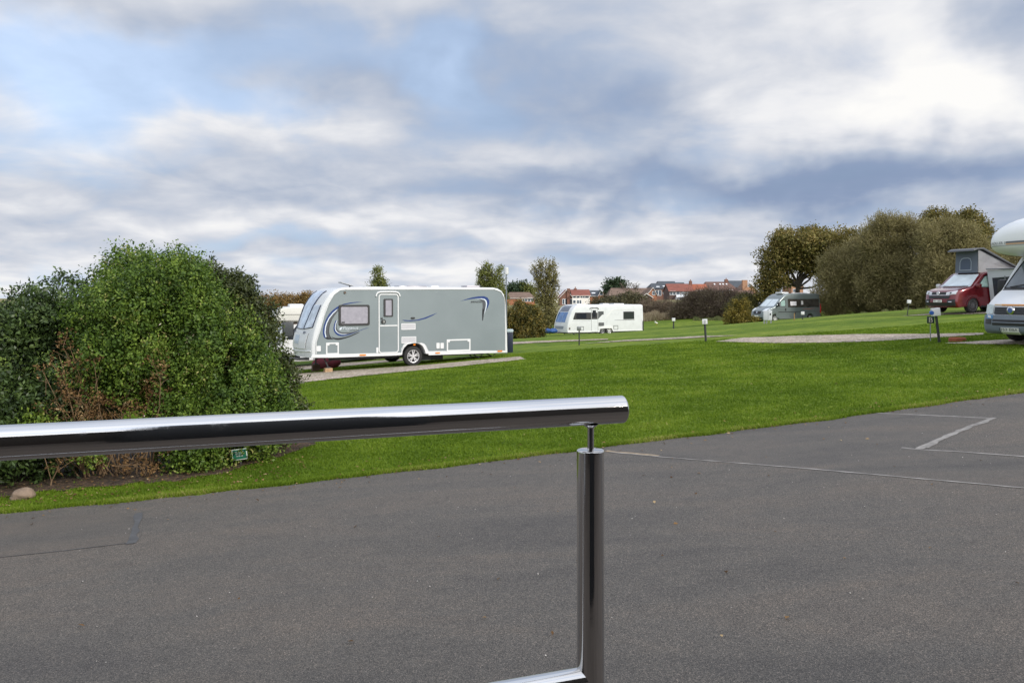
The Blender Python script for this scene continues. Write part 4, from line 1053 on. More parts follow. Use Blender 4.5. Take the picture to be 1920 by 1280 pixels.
# ---------------------------------------------------------------- the big grey caravan
def grey_caravan():
    v = Veh('touring_caravan', 'large grey green touring caravan with blue swoosh graphics on the gravel pitch beside the shrubbery', 'caravan', -6.39, 25.8, (.871, .492), 2.22, zg=EYE - 2.42, bulge=.20, blen=1.6, tumble=.012, zbelt=1.2)
    q1 = lambda X, Y: v.px(540 + X / 6.7375, 530 + Y / 6.7375)
    q2 = lambda X, Y: v.px(740 + X / 6.7375, 530 + Y / 6.7375)
    p = v.px
    zb = q1(560, 940)[1]; ztop = p(800, 538.6)[1]
    front = [p(586, 671), p(584.5, 655), p(585.5, 641), p(589, 625), p(594, 607), p(599.5, 590), p(605, 574), p(611.5, 562), p(619, 551.5), p(629, 544), p(641, 539.6), p(655, 538.6)]
    front = [(x, z) for x, z in front]
    front[0] = (front[0][0], zb)
    v.branch = [(a - 0.0, b) for a, b in front]
    wx, wz = p(775.6, 668.5)
    roof = [(p(700, 538.5)[0], ztop + .01), (p(850, 538.5)[0], ztop + .01), p(925, 539.2), p(934, 541), p(941, 545), p(946, 553), p(948.2, 568)]
    rear = [(roof[-1][0] + .03, 1.2), (roof[-1][0] + .04, zb)]
    arch = arc(wx, zb, .43, 0, 180, 12)
    v.zs = [zb + .02, 1.2, 2.0]
    v.body('body', front + roof + rear + arch, WHITE, r=.035)
    # grey side panel
    gp = [q1(345, 905), q1(350, 750), q1(375, 670), q1(400, 600), q1(425, 510), q1(450, 420), q1(480, 335), q1(510, 262), q1(545, 196), q1(580, 152), q1(615, 118), q1(655, 99), q1(720, 92), q2(100, 90), q2(700, 88), q2(1260, 90), q2(1300, 97), q2(1340, 120), q2(1367, 155), q2(1383, 200), q2(1390, 300), q2(1393, 852), q2(430, 862), q2(395, 790), q2(375, 768), q2(340, 757), q2(150, 757), q2(115, 775), q2(85, 830), q1(1425, 880)]
    v.side('side_panel', gp, GREYP, .005, .012)
    # moulded skirt and wheel arch
    sk = [q1(290, 945), q1(300, 915), q1(345, 908), q1(1425, 884), q2(75, 886), q2(75, 915), q1(1425, 915), q1(560, 945)]
    v.side('skirt', sk, WHITEP, .018, .03)
    v.side('skirt', [q2(412, 868), q2(1393, 856), q2(1395, 300), q2(1402, 300), q2(1415, 700), q2(1421, 880), q2(430, 914)], WHITEP, .016, .03)
    R2 = .455
    A = [q2(75, 886), q2(110, 800), q2(128, 775), q2(155, 763), q2(240, 760), q2(335, 763), q2(362, 772), q2(385, 800), q2(414, 868), (q2(430, 914)[0], zb - .005)]
    B = [(wx - .44, zb), (wx - .42, zb + .12), (wx - .36, zb + .24), (wx - .24, zb + .345), (wx, zb + .40), (wx + .22, zb + .35), (wx + .33, zb + .27), (wx + .40, zb + .14), (wx + .43, zb + .05), (wx + .44, zb)]
    A[0] = (wx - .60, zb - .005)
    A.insert(1, q2(75, 886)); B.insert(0, (wx - .445, zb - .005))
    bm = bmesh.new(); ra = [[bm.verts.new((x, y, z)) for x, z in Q] for Q, y in ((A, -.03), (B, -.03), (A, .01), (B, .12))]
    for i in range(len(A) - 1):
        bm.faces.new((ra[0][i], ra[0][i + 1], ra[1][i + 1], ra[1][i])); bm.faces.new((ra[2][i], ra[2][i + 1], ra[0][i + 1], ra[0][i])); bm.faces.new((ra[1][i], ra[1][i + 1], ra[3][i + 1], ra[3][i]))
    bm_obj('wheel_arch', bm, WHITEP, v.e)
    v.wheel(wx, .345, .345, .03, .2)
    v.wheel(wx, .345, .345, .03, .2, far=True)
    # awning rail bead round the side
    rail = [q1(352, 900), q1(352, 750), q1(402, 600), q1(452, 420), q1(512, 260), q1(580, 148), q1(655, 93), q1(720, 86), q2(700, 82), q2(1262, 84), q2(1345, 115), q2(1389, 198), q2(1398, 300), q2(1399, 850)]
    tube('awning_rail', [v.warp((x, -.014, z)) for x, z in rail], .013, WHITEP, v.e, n=6)
    # windows
    a, b = q1(637, 280), q1(1030, 537); w = v.side('window', v.rrect(a[0], a[1], b[0], b[1], .06), BLACK, .03, .035)
    a, b = q1(664, 306), q1(1004, 512); v.side('pane', v.rrect(a[0], a[1], b[0], b[1], .04), BLIND, .034, .01, parent=w)
    a, b = q1(670, 493), q1(712, 510); v.side('stay', v.rrect(a[0], a[1], b[0], b[1], .01), BLACK, .038, .01, parent=w)
    # door
    a, b = q1(1143, 140), q1(1397, 882); d = v.side('door', v.rrect(a[0], a[1], b[0], b[1], .10), GREYP, .010, .012)
    v.frame('door_frame', a[0], a[1], b[0], b[1], .035, WHITEP, .11, .026, .024, parent=d)
    a, b = q1(1160, 536), q1(1382, 546); v.side('split_strip', v.rrect(a[0], a[1], b[0], b[1], .005), WHITEP, .02, .012, parent=d)
    a, b = q1(1207, 203), q1(1325, 428); v.side('door_window', v.rrect(a[0], a[1], b[0], b[1], .03), BLACK, .028, .02, parent=d)
    a, b = q1(1231, 220), q1(1306, 413); v.side('door_pane', v.rrect(a[0], a[1], b[0], b[1], .02), BLIND, .032, .01, parent=d)
    a, b = q1(1176, 466), q1(1232, 518); v.side('handle', v.rrect(a[0], a[1], b[0], b[1], .05), BLACK, .035, .03, parent=d)
    a, b = q1(1196, 474), q1(1218, 510); v.side('handle_grip', v.rrect(a[0], a[1], b[0], b[1], .03), CHROME, .05, .03, parent=d)
    a, b = q1(1170, 442), q1(1195, 460); v.side('lock', v.rrect(a[0], a[1], b[0], b[1], .02), BLACK, .035, .03, parent=d)
    drip = [q1(1113, 172), q1(1117, 145), q1(1138, 124), q1(1170, 117), q1(1262, 115), q1(1360, 117), q1(1390, 126), q1(1408, 148), q1(1413, 172)]
    tube('drip_rail', [v.warp((x, -.02, z)) for x, z in drip], .028, WHITEP, v.e, n=8)
    # vents, lockers, hatches, markers
    for (a, b) in ((q1(1430, 514), q1(1610, 590)), (q1(1432, 682), q1(1618, 760))):
        g = v.frame('fridge_vent', a[0], a[1], b[0], b[1], .02, WHITEP, .02, .016, .02)
        v.side('grille', v.rrect(a[0] + .012, b[1] + .012, b[0] - .012, a[1] - .012, .01), M('vent_grille', (.42, .42, .46), .6), .011, .01, parent=g)
        nb = 9
        for k in range(1, nb):
            z = b[1] + (a[1] - b[1]) * k / nb; v.side('louvre', [(a[0] + .02, z - .004), (b[0] - .02, z - .004), (b[0] - .02, z + .004), (a[0] + .02, z + .004)], WHITEP, .017, .006, parent=g)
    for (a, b, wd) in ((q1(478, 757), q1(640, 902), .045), (q2(657, 716), q2(956, 857), .05)):
        g = v.frame('locker_hatch', a[0], a[1], b[0], b[1], wd, WHITEP, .02, .014, .02)
        for cx in (a[0] + wd * 1.5, b[0] - wd * 1.5):
            v.side('latch', v.rrect(cx - .04, a[1] - wd - .05, cx + .04, a[1] - wd + .01, .01), WHITEP, .02, .02, parent=g)
    for (a, b) in ((q1(358, 798), q1(409, 864)), (q2(525, 759), q2(566, 829)), (q2(576, 759), q2(618, 829))):
        v.side('service_cover', v.rrect(a[0], a[1], b[0], b[1], .02), WHITEP, .022, .03)
    for (a, b) in ((q1(903, 904), q1(980, 918)), (q2(512, 878), q2(567, 890)), (q2(1296, 856), q2(1352, 869)), (q2(230, 774), q2(258, 788))):
        v.side('marker_light', v.rrect(a[0], a[1], b[0], b[1], .01), AMBER, .045, .03)
    a, b = q1(1113, 817), q1(1140, 884); v.side('step_bracket', v.rrect(a[0], a[1], b[0], b[1], .02), WHITEP, .02, .02)
    a, b = q1(704, 110), q1(728, 138); v.side('awning_light', v.rrect(a[0], a[1], b[0], b[1], .02), M('brown_lens', (.10, .07, .05), .3), .04, .05)
    a, b = q2(205, 435), q2(252, 455); v.side('aerial_socket', v.rrect(a[0], a[1], b[0], b[1], .02), BLACK, .04, .05)
    # graphics
    Q1 = lambda L_: [q1(*c) for c in L_]; Q2 = lambda L_: [q2(*c) for c in L_]
    z6 = lambda X, Y: v.px(600 + X / 19.2, 600 + Y / 19.2)
    Z6 = lambda L_: [z6(*c) for c in L_]
    v.side('swoosh', Q1([(945, 243), (870, 242), (790, 249), (700, 268), (630, 298), (570, 340), (520, 392), (480, 458), (452, 530), (438, 600), (440, 650), (452, 690), (490, 714), (472, 680), (460, 630), (466, 560), (484, 500), (512, 445), (556, 388), (612, 338), (650, 318), (650, 285), (745, 272), (830, 256)]), NAVY, .008, .005)
    v.side('swoosh', Q1([(488, 712), (470, 680), (459, 628), (466, 556), (485, 498), (514, 442), (560, 384), (612, 338), (618, 345), (568, 392), (524, 448), (496, 502), (478, 560), (471, 628), (482, 676), (500, 708)]), PALEG, .0105, .005)
    v.side('swoosh', Q1([(498, 706), (480, 676), (472, 628), (480, 560), (500, 500), (528, 448), (572, 392), (620, 346), (638, 336), (638, 352), (590, 412), (552, 470), (526, 540), (517, 610), (524, 660), (545, 695), (590, 714), (540, 714)]), MIDG, .008, .005)
    v.side('swoosh', Z6([(180, 640), (250, 690), (360, 690), (470, 690), (400, 640), (345, 560), (318, 430), (318, 300), (345, 180), (400, 40), (420, 0), (405, 0), (350, 130), (318, 230), (305, 330), (306, 460), (325, 560), (365, 640), (300, 640), (230, 600)]), DKG, .0115, .004)
    v.side('swoosh', Z6([(390, 570), (450, 615), (540, 640), (650, 645), (760, 635), (900, 612), (1060, 565), (1240, 490), (1400, 430), (1440, 432), (1260, 520), (1080, 600), (900, 660), (760, 698), (650, 712), (550, 700), (460, 650)]), DKG, .008, .005)
    v.side('swoosh', Z6([(570, 0), (525, 90), (492, 200), (480, 290), (490, 370), (520, 440), (570, 500), (640, 548), (730, 575), (820, 580), (940, 562), (1060, 528), (1240, 462), (1420, 390), (1600, 320), (1765, 272), (1660, 285), (1500, 340), (1320, 412), (1150, 470), (1000, 510), (880, 528), (770, 525), (680, 500), (600, 450), (548, 380), (528, 300), (535, 200), (565, 90), (600, 10)]), NAVY, .008, .005)
    v.side('swoosh', Z6([(600, 8), (565, 90), (538, 200), (530, 300), (550, 376), (602, 444), (682, 492), (770, 515), (880, 518), (960, 508), (960, 498), (880, 500), (775, 497), (692, 474), (620, 430), (572, 366), (552, 296), (560, 200), (585, 100), (625, 8)]), PALEG, .0105, .005)
    v.side('swoosh', Z6([(650, 4), (610, 110), (590, 210), (600, 290), (640, 360), (700, 415), (780, 440), (900, 446), (1040, 440), (1180, 425), (1320, 398), (1400, 392), (1230, 450), (1080, 490), (960, 500), (850, 498), (770, 490), (690, 465), (620, 420), (575, 350), (560, 280), (568, 190), (595, 90), (632, 4)]), MIDG, .008, .005)
    a = q1(672, 578); v.side('emblem', Q1([(645, 585), (660, 568), (678, 560), (690, 562), (676, 576), (672, 592), (655, 596)]), PALEG, .009, .005)
    a = q1(790, 577); v.text('model_name', 'Pegasus', a[0], a[1], q1(893, 577)[0] - q1(696, 577)[0], M('silver_lettering', (.50, .55, .60), .3), .009, .25)
    a = q1(825, 594); v.text('model_name', 'BRINDISI', a[0], a[1] - .01, q1(896, 594)[0] - q1(750, 594)[0], DKG, .009, .2, height=.035)
    # rear graphic
    v.side('swoosh', Q2([(828, 234), (900, 208), (980, 185), (1060, 172), (1130, 170), (1172, 186), (1196, 222), (1196, 262), (1180, 305), (1156, 352), (1166, 300), (1170, 262), (1162, 226), (1140, 204), (1100, 197), (1000, 202), (920, 214)]), NAVY, .008, .005)
    v.side('swoosh', Q2([(1000, 203), (1100, 198), (1140, 205), (1161, 228), (1168, 262), (1160, 310), (1140, 375), (1128, 412), (1136, 370), (1150, 310), (1155, 265), (1148, 235), (1130, 215), (1090, 206)]), PALEG, .0105, .005)
    v.side('swoosh', Q2([(1050, 207), (1090, 209), (1128, 219), (1146, 240), (1152, 268), (1146, 312), (1130, 370), (1108, 345), (1112, 300), (1110, 255), (1098, 228)]), MIDG, .008, .005)
    v.side('swoosh', Q2([(1109, 330), (1136, 330), (1126, 400), (1114, 478), (1107, 476), (1105, 400)]), DKG, .0115, .005)
    a = q2(1032, 241); v.text('model_name', 'BRINDISI', a[0], a[1], q2(1102, 241)[0] - q2(962, 241)[0], INK, .009, .3, height=.062)
    v.side('swoosh', Q2([(92, 468), (180, 474), (280, 467), (380, 440), (470, 405), (543, 376), (480, 415), (390, 455), (300, 477), (200, 486), (125, 482)]), NAVY, .008, .005)
    # front: three windows wrapped by black seals
    W = v.W; pz = lambda y: v.px(600, y)[1]
    zl, zt = pz(617), pz(545.5)
    zs_ = pz(572)
    v.patch('front_window', [(.70, zl), (W - .70, zl), (W - .55, zt + .0), (.55, zt)], GLASSB, .014, nu=12, nv=20)
    v.patch('front_window', [(.17, zl + .06), (.66, zl + .0), (.52, zs_), (.13, zs_)], GLASSB, .013, nu=8, nv=14)
    v.patch('front_window', [(W - .66, zl), (W - .17, zl + .06), (W - .13, zs_), (W - .52, zs_)], GLASSB, .013, nu=8, nv=14)
    seal = M('window_seal', (.012, .018, .05), .5)
    for yy in (.68, W - .68):
        v.fline('seal', [(yy, zl), (yy + (-.13 if yy < 1 else .13), zs_), (yy + (-.15 if yy < 1 else .15), zt)], .016, seal, .016)
    v.fline('seal', [(.14, zl + .06), (.10, zs_)], .016, seal, .012)
    v.fline('seal', [(W - .14, zl + .06), (W - .10, zs_)], .016, seal, .012)
    v.fline('seal', [(.14, zl + .06), (.68, zl - .01), (W - .68, zl - .01), (W - .14, zl + .06)], .012, seal, .012)
    lo = pz(650)
    v.patch('gas_locker_lid', [(.35, zb + .28), (W - .35, zb + .28), (W - .28, zl - .14), (.28, zl - .14)], WHITE, .03, nu=14)
    v.patch('badge', [(.86, zb + .42), (1.36, zb + .42), (1.36, zl - .22), (.86, zl - .22)], M('pale_blue_badge', (.40, .47, .56), .3), .038, nu=6)
    for yy in (.52, W - .52):
        v.patch('catch', [(yy - .06, zl - .17), (yy + .06, zl - .17), (yy + .06, zl - .09), (yy - .06, zl - .09)], M('catch_grey', (.12, .14, .18), .4), .04, nu=4, nv=4)
    v.fline('bumper_lip', [(.05, zb + .22), (1.11, zb + .18), (W - .05, zb + .22)], .018, WHITEP, .012)
    # roof furniture
    zr = ztop
    def roofbox(name, x0, x1, y0, y1, h, mat): return box(name, x0, x1, y0, y1, zr - .02, zr + h, mat, v.e, bev=.03)
    roofbox('roof_vent', p(760, 540)[0], p(776, 540)[0], .6, 1.1, .06, M('smoked_vent', (.35, .35, .37), .3))
    roofbox('roof_light', p(778, 540)[0], p(818, 540)[0], .8, 1.5, .055, M('smoked_rooflight', (.22, .20, .22), .3))
    roofbox('roof_vent', p(824, 540)[0], p(838, 540)[0], .7, 1.2, .07, WHITEP)
    roofbox('roof_vent', p(896, 540)[0], p(921, 540)[0], .9, 1.4, .09, M('grey_vent', (.40, .38, .40), .4))
    x = p(668, 540)[0]
    ant = tube('roof_aerial', [(x, .7, zr), (x, .7, zr + .06)], .02, BLACK, v.e)
    bm = bmesh.new(); box_bm(bm, x - .34, x + .10, .55, .9, zr + .05, zr + .08, .012)
    for vv in bm.verts: vv.co.z += (x - vv.co.x) * .28
    bm_obj('dish', bm, M('grey_dish', (.34, .35, .36), .5), ant)
    # running gear
    for yy in (.45, 1.75): box('chassis_beam', .6, 6.4, yy, yy + .05, zb - .14, zb + .0, CHASS, v.e)
    box('underfloor', .1, 6.95, .12, 2.1, zb - .03, zb + .05, M('underfloor_ply', (.03, .03, .03), .8), v.e)
    tube('axle', [(wx, .2, .345), (wx, 2.0, .345)], .05, CHASS, v.e)
    a = q2(500, 930); b = q2(665, 975); box('underfloor_tank', a[0], b[0], .35, .8, b[1], a[1] + .03, BLACK, v.e, bev=.03)
    a = q2(385, 900); b = q2(500, 990); box('battery_tray', a[0], b[0], .3, .6, b[1] + .02, a[1], CHASS, v.e, bev=.01)
    tube('drawbar', [(-.05, .5, zb - .06), (-1.25, 1.11, zb - .06), (-.05, 1.72, zb - .06)], .045, CHASS, v.e)
    tube('hitch', [(-1.2, 1.11, zb - .06), (-1.6, 1.11, zb + .02)], .05, CHASS, v.e)
    jw = tube('jockey_wheel', [(-.9, 1.0, zb + .3), (-.9, 1.0, .16)], .03, CHASS, v.e)
    lathe('jockey_tyre', [(.02, -.03), (.11, -.03), (.115, 0), (.11, .03), (.02, .03)], RUBBER, jw, 16, 'Y', (-.9, 1.0, .08 - .0))
    # corner steadies on timber blocks
    for (x0, x1, yy, zf) in ((p(612, 672)[0], p(620, 690)[0], .30, p(620, 691)[1]), (p(600, 672)[0] + .4, p(605, 690)[0] + .3, 1.9, p(620, 691)[1])):
        tubes('corner_steady', [([(x0, yy, zb - .02), (x1, yy, zf + .03)], [.025, .025]), ([(x1 + .32, yy, zb - .02), ((x0 + x1) / 2 + .04, yy, (zb + zf) / 2)], [.014, .014])], CHASS, v.e)
        box('steady_foot', x1 - .07, x1 + .07, yy - .06, yy + .06, zf, zf + .03, CHASS, v.e)
        wp = v.e.matrix_basis
        Mx = Matrix.Translation((v.o[0], v.o[1], v.zg)) @ Matrix.Rotation(math.atan2(v.u[1], v.u[0]), 4, 'Z')
        pt = Mx @ Vector((x1, yy, zf)); g = gz(pt.x, pt.y)
        near = yy < 1
        t = empty('support_block', (pt.x, pt.y, g), .5, 'pale timber block pair under the near front leg of the grey caravan' if near else 'dark brown timber block under the far front leg of the grey caravan', 'block')
        hgt = pt.z - g
        wm = M('pale_timber', (.42, .27, .15), .8, var=.2, vs=9) if near else M('brown_timber', (.12, .075, .05), .85, var=.2, vs=9)
        box('timber', -.13, .13, -.1, .1, -.02, hgt * .5 - .004, wm, t, bev=.008); box('timber', -.12, .13, -.1, .09, hgt * .5, hgt, wm, t, bev=.008)
    for X_, yy in ((p(903, 660)[0], .3), (p(928, 660)[0], .3), (p(925, 660)[0], 1.9)):
        Mx = Matrix.Translation((v.o[0], v.o[1], v.zg)) @ Matrix.Rotation(math.atan2(v.u[1], v.u[0]), 4, 'Z')
        w_ = Mx @ Vector((X_, yy, 0)); zf = gz(w_.x, w_.y) - v.zg + .03
        tubes('corner_steady', [([(X_ - .35, yy, zb - .02), (X_ + .05, yy, zf)], [.022, .022]), ([(X_ + .3, yy, zb - .02), (X_ + .1, yy, zf + .05)], [.014, .014])], CHASS, v.e)
    return v
CARA = grey_caravan()

# ---------------------------------------------------------------- the white twin axle caravan
def white_caravan():
    v = Veh('touring_caravan', 'white twin axle caravan with a long black side window, parked far off before the houses', 'caravan', 4.80, 68.0, (6.9, 3.5), 2.3, zg=None, bulge=.22, blen=1.8, tumble=.01, gx=4.5)
    q = lambda X, Y: v.px(1030 + X / 10.105, 560 + Y / 10.105)
    v.zg = v.zg; p = v.px
    ztop = q(1000, 112)[1]; zb = q(345, 640)[1]
    fr = [q(345, 640), q(343, 590), q(350, 510), q(368, 420), q(395, 330), q(428, 245), q(470, 175), q(510, 138), q(560, 120), q(620, 113)]
    v.branch = fr
    w1, w2 = q(1008, 600)[0], q(1140, 600)[0]; r = .34
    prof = fr + [(q(1000, 112)[0], ztop), (q(1740, 112)[0], ztop), (q(1772, 130)[0], ztop - .08), (q(1780, 400)[0], ztop * .5), (q(1780, 600)[0], zb)] + [(w2 + .42, zb), (w2 + .36, zb + .25), (w2 + .1, zb + .36), (w1 - .1, zb + .36), (w1 - .36, zb + .25), (w1 - .42, zb)]
    v.zs = [zb + .03, 1.2, 2.0]
    v.body('body', prof, WHITE, r=.04)
    Q = lambda L_: [q(*c) for c in L_]
    v.side('skirt', Q([(345, 640), (345, 612), (940, 598), (940, 630)]), WHITEP, .02, .03)
    v.side('skirt', Q([(1228, 596), (1775, 578), (1775, 598), (1228, 616)]), WHITEP, .02, .03)
    v.side('wheel_arch', Q([(925, 632), (945, 560), (975, 525), (1030, 512), (1150, 512), (1195, 525), (1228, 615), (1205, 620), (1180, 560), (1060, 560), (960, 570), (945, 632)]), WHITEP, .03, .03)
    v.wheel(w1, r, r, .04, .2, 'five', rimmat=M('dark_alloy', (.25, .25, .27), .35, metal=.7)); v.wheel(w2, r, r, .04, .2, 'five')
    v.wheel(w1, r, r, .04, .2, 'five', far=True); v.wheel(w2, r, r, .04, .2, 'five', far=True)
    w = v.side('window', Q([(452, 393), (455, 370), (490, 262), (790, 260), (790, 393)]), BLACK, .02, .03); v.side('pane', Q([(500, 375), (515, 280), (700, 278), (700, 375)]), GLASSD, .026, .01, parent=w)
    d = v.side('door', v.rrect(*q(795, 190), *q(920, 625), .08), WHITE, .012, .02)
    v.frame('door_frame', *q(795, 185), *q(920, 628), .03, M('door_rubber', (.34, .35, .36), .6), .09, .02, .02, parent=d)
    v.side('door_band', Q([(802, 262), (912, 262), (912, 388), (802, 388)]), BLACK, .018, .012, parent=d)
    v.side('door_window', v.rrect(*q(820, 218), *q(882, 345), .05), GLASSD, .03, .02, parent=d)
    tube('drip_rail', [v.warp((x, -.03, z)) for x, z in Q([(770, 200), (772, 178), (800, 168), (900, 168), (925, 180), (932, 198)])], .03, M('grey_rail', (.10, .10, .11), .5), v.e)
    v.side('dark_band', Q([(925, 240), (1030, 236), (1030, 298), (1000, 302), (960, 345), (925, 385)]), M('charcoal_band', (.07, .075, .08), .3), .008, .01)
    v.side('fridge_vent', v.rrect(*q(932, 450), *q(1036, 515), .02), M('charcoal_vent', (.08, .085, .09), .5), .015, .02)
    w = v.side('window', v.rrect(*q(1403, 242), *q(1607, 385), .05), BLACK, .02, .03); v.side('pane', v.rrect(*q(1412, 250), *q(1598, 376), .04), GLASSD, .026, .01, parent=w)
    v.stroke('raised_moulding', Q([(1028, 410), (1080, 350), (1150, 265), (1178, 222), (1210, 206), (1400, 200), (1640, 194)]), [.05, .10, .13, .13, .10, .06, .03], WHITEP, .02)
    v.stroke('moulding_line', Q([(1235, 406), (1400, 404), (1615, 399)]), [.02, .035, .03], MIDG, .008); v.stroke('pinstripe', Q([(440, 424), (600, 424), (790, 415)]), .025, M('pale_pinstripe', (.38, .40, .43), .4), .008)
    for a, b in ((q(522, 528), q(650, 600)), (q(1216, 506), q(1302, 584))): v.frame('locker_hatch', *a, *b, .035, MIDG, .02, .012, .015)
    v.side('service_cover', v.rrect(*q(368, 545), *q(395, 585), .02), M('brown_cover', (.13, .11, .10), .5), .02, .02)
    v.side('rear_bumper', Q([(1765, 420), (1782, 420), (1786, 600), (1765, 600)]), BLACK, .03, .04)
    W = v.W; zf = lambda Y: v.px(1052, 560 + Y / 10.105)[1]
    v.patch('sunroof', [(.42, q(0, 250)[1]), (W - .42, q(0, 250)[1]), (W - .5, q(0, 140)[1]), (.5, q(0, 140)[1])], M('smoked_roof_glass', (.10, .12, .16), .08, spec=.9), .012, nu=12, nv=12)
    BL = M('blue_front_glass', (.10, .20, .42), .08, var=.3, vs=1.5, spec=.9); fz0, fz1 = q(0, 455)[1], q(0, 262)[1]
    for (a, b) in ((.36, .86), (.90, W - .90), (W - .86, W - .36)): v.patch('front_window', [(a, fz0), (b, fz0), (b, fz1), (a, fz1)], BL, .013, nu=8, nv=10)
    v.patch('front_grille', [(.5, q(0, 585)[1]), (W - .5, q(0, 585)[1]), (W - .42, q(0, 530)[1]), (.42, q(0, 530)[1])], M('grey_front_panel', (.22, .25, .28), .4), .012)
    for x0, x1, y0, y1, h in ((q(600, 0)[0], q(700, 0)[0], .7, 1.2, .07), (q(1100, 0)[0], q(1210, 0)[0], .7, 1.3, .10), (q(1300, 0)[0], q(1490, 0)[0], .6, 1.5, .09)): box('roof_vent', x0, x1, y0, y1, ztop - .02, ztop + h, WHITEP, v.e, bev=.03)
    tube('roof_aerial', [(q(760, 0)[0], .8, ztop), (q(762, 0)[0], .8, ztop + .22)], .03, WHITEP, v.e)
    box('underfloor', .1, 7.4, .15, 2.1, zb - .12, zb + .03, CHASS, v.e)
    for X_, yy in ((-.0, .3), (-.0, 2.0)):
        tubes('corner_steady', [([(X_ + .5, yy, zb - .02), (X_ + .85, yy, .03)], [.04, .03])], CHASS, v.e)
    tubes('drawbar', [([(.1, .6, zb - .05), (-1.2, 1.15, zb - .05), (.1, 1.7, zb - .05)], .045), ([(-1.15, 1.15, zb - .08), (-1.15, 1.15, .05)], .03)], CHASS, v.e)
    Mx = Matrix.Translation((v.o[0], v.o[1], v.zg)) @ Matrix.Rotation(math.atan2(v.u[1], v.u[0]), 4, 'Z')
    c = Mx @ Vector((-1.1, 1.15, zb + .12))
    rnd = random.Random(2); bm = bmesh.new()
    bmesh.ops.create_icosphere(bm, subdivisions=3, radius=1)
    for w_ in bm.verts:
        n_ = .12 * math.sin(w_.co.x * 7) * math.cos(w_.co.z * 6 + w_.co.y * 5); w_.co = Vector((w_.co.x * .60, w_.co.y * .30, w_.co.z * (.26 - .12 * math.exp(-(w_.co.x * 4) ** 2)))) * (1 + n_ + .06 * math.sin(w_.co.y * 19 + w_.co.x * 13))
    o = bm_obj('hitch_cover', bm, M('blue_tarpaulin', (.012, .065, .24), .5, bump=.6, bs=8), None, smooth=True); o.location = c
    tag(o, 'crumpled blue cover over the hitch of the white twin axle caravan', 'cover')
white_caravan()

# ---------------------------------------------------------------- panel vans
def van_profile(front, roof_rear, zb, wheels, r):
    arches = []
    for wx in sorted(wheels, reverse=True): arches += [(wx + r + .06, zb)] + arc(wx, zb + .02, r + .05, 0, 180, 10) + [(wx - r - .06, zb)]
    return front + roof_rear + arches

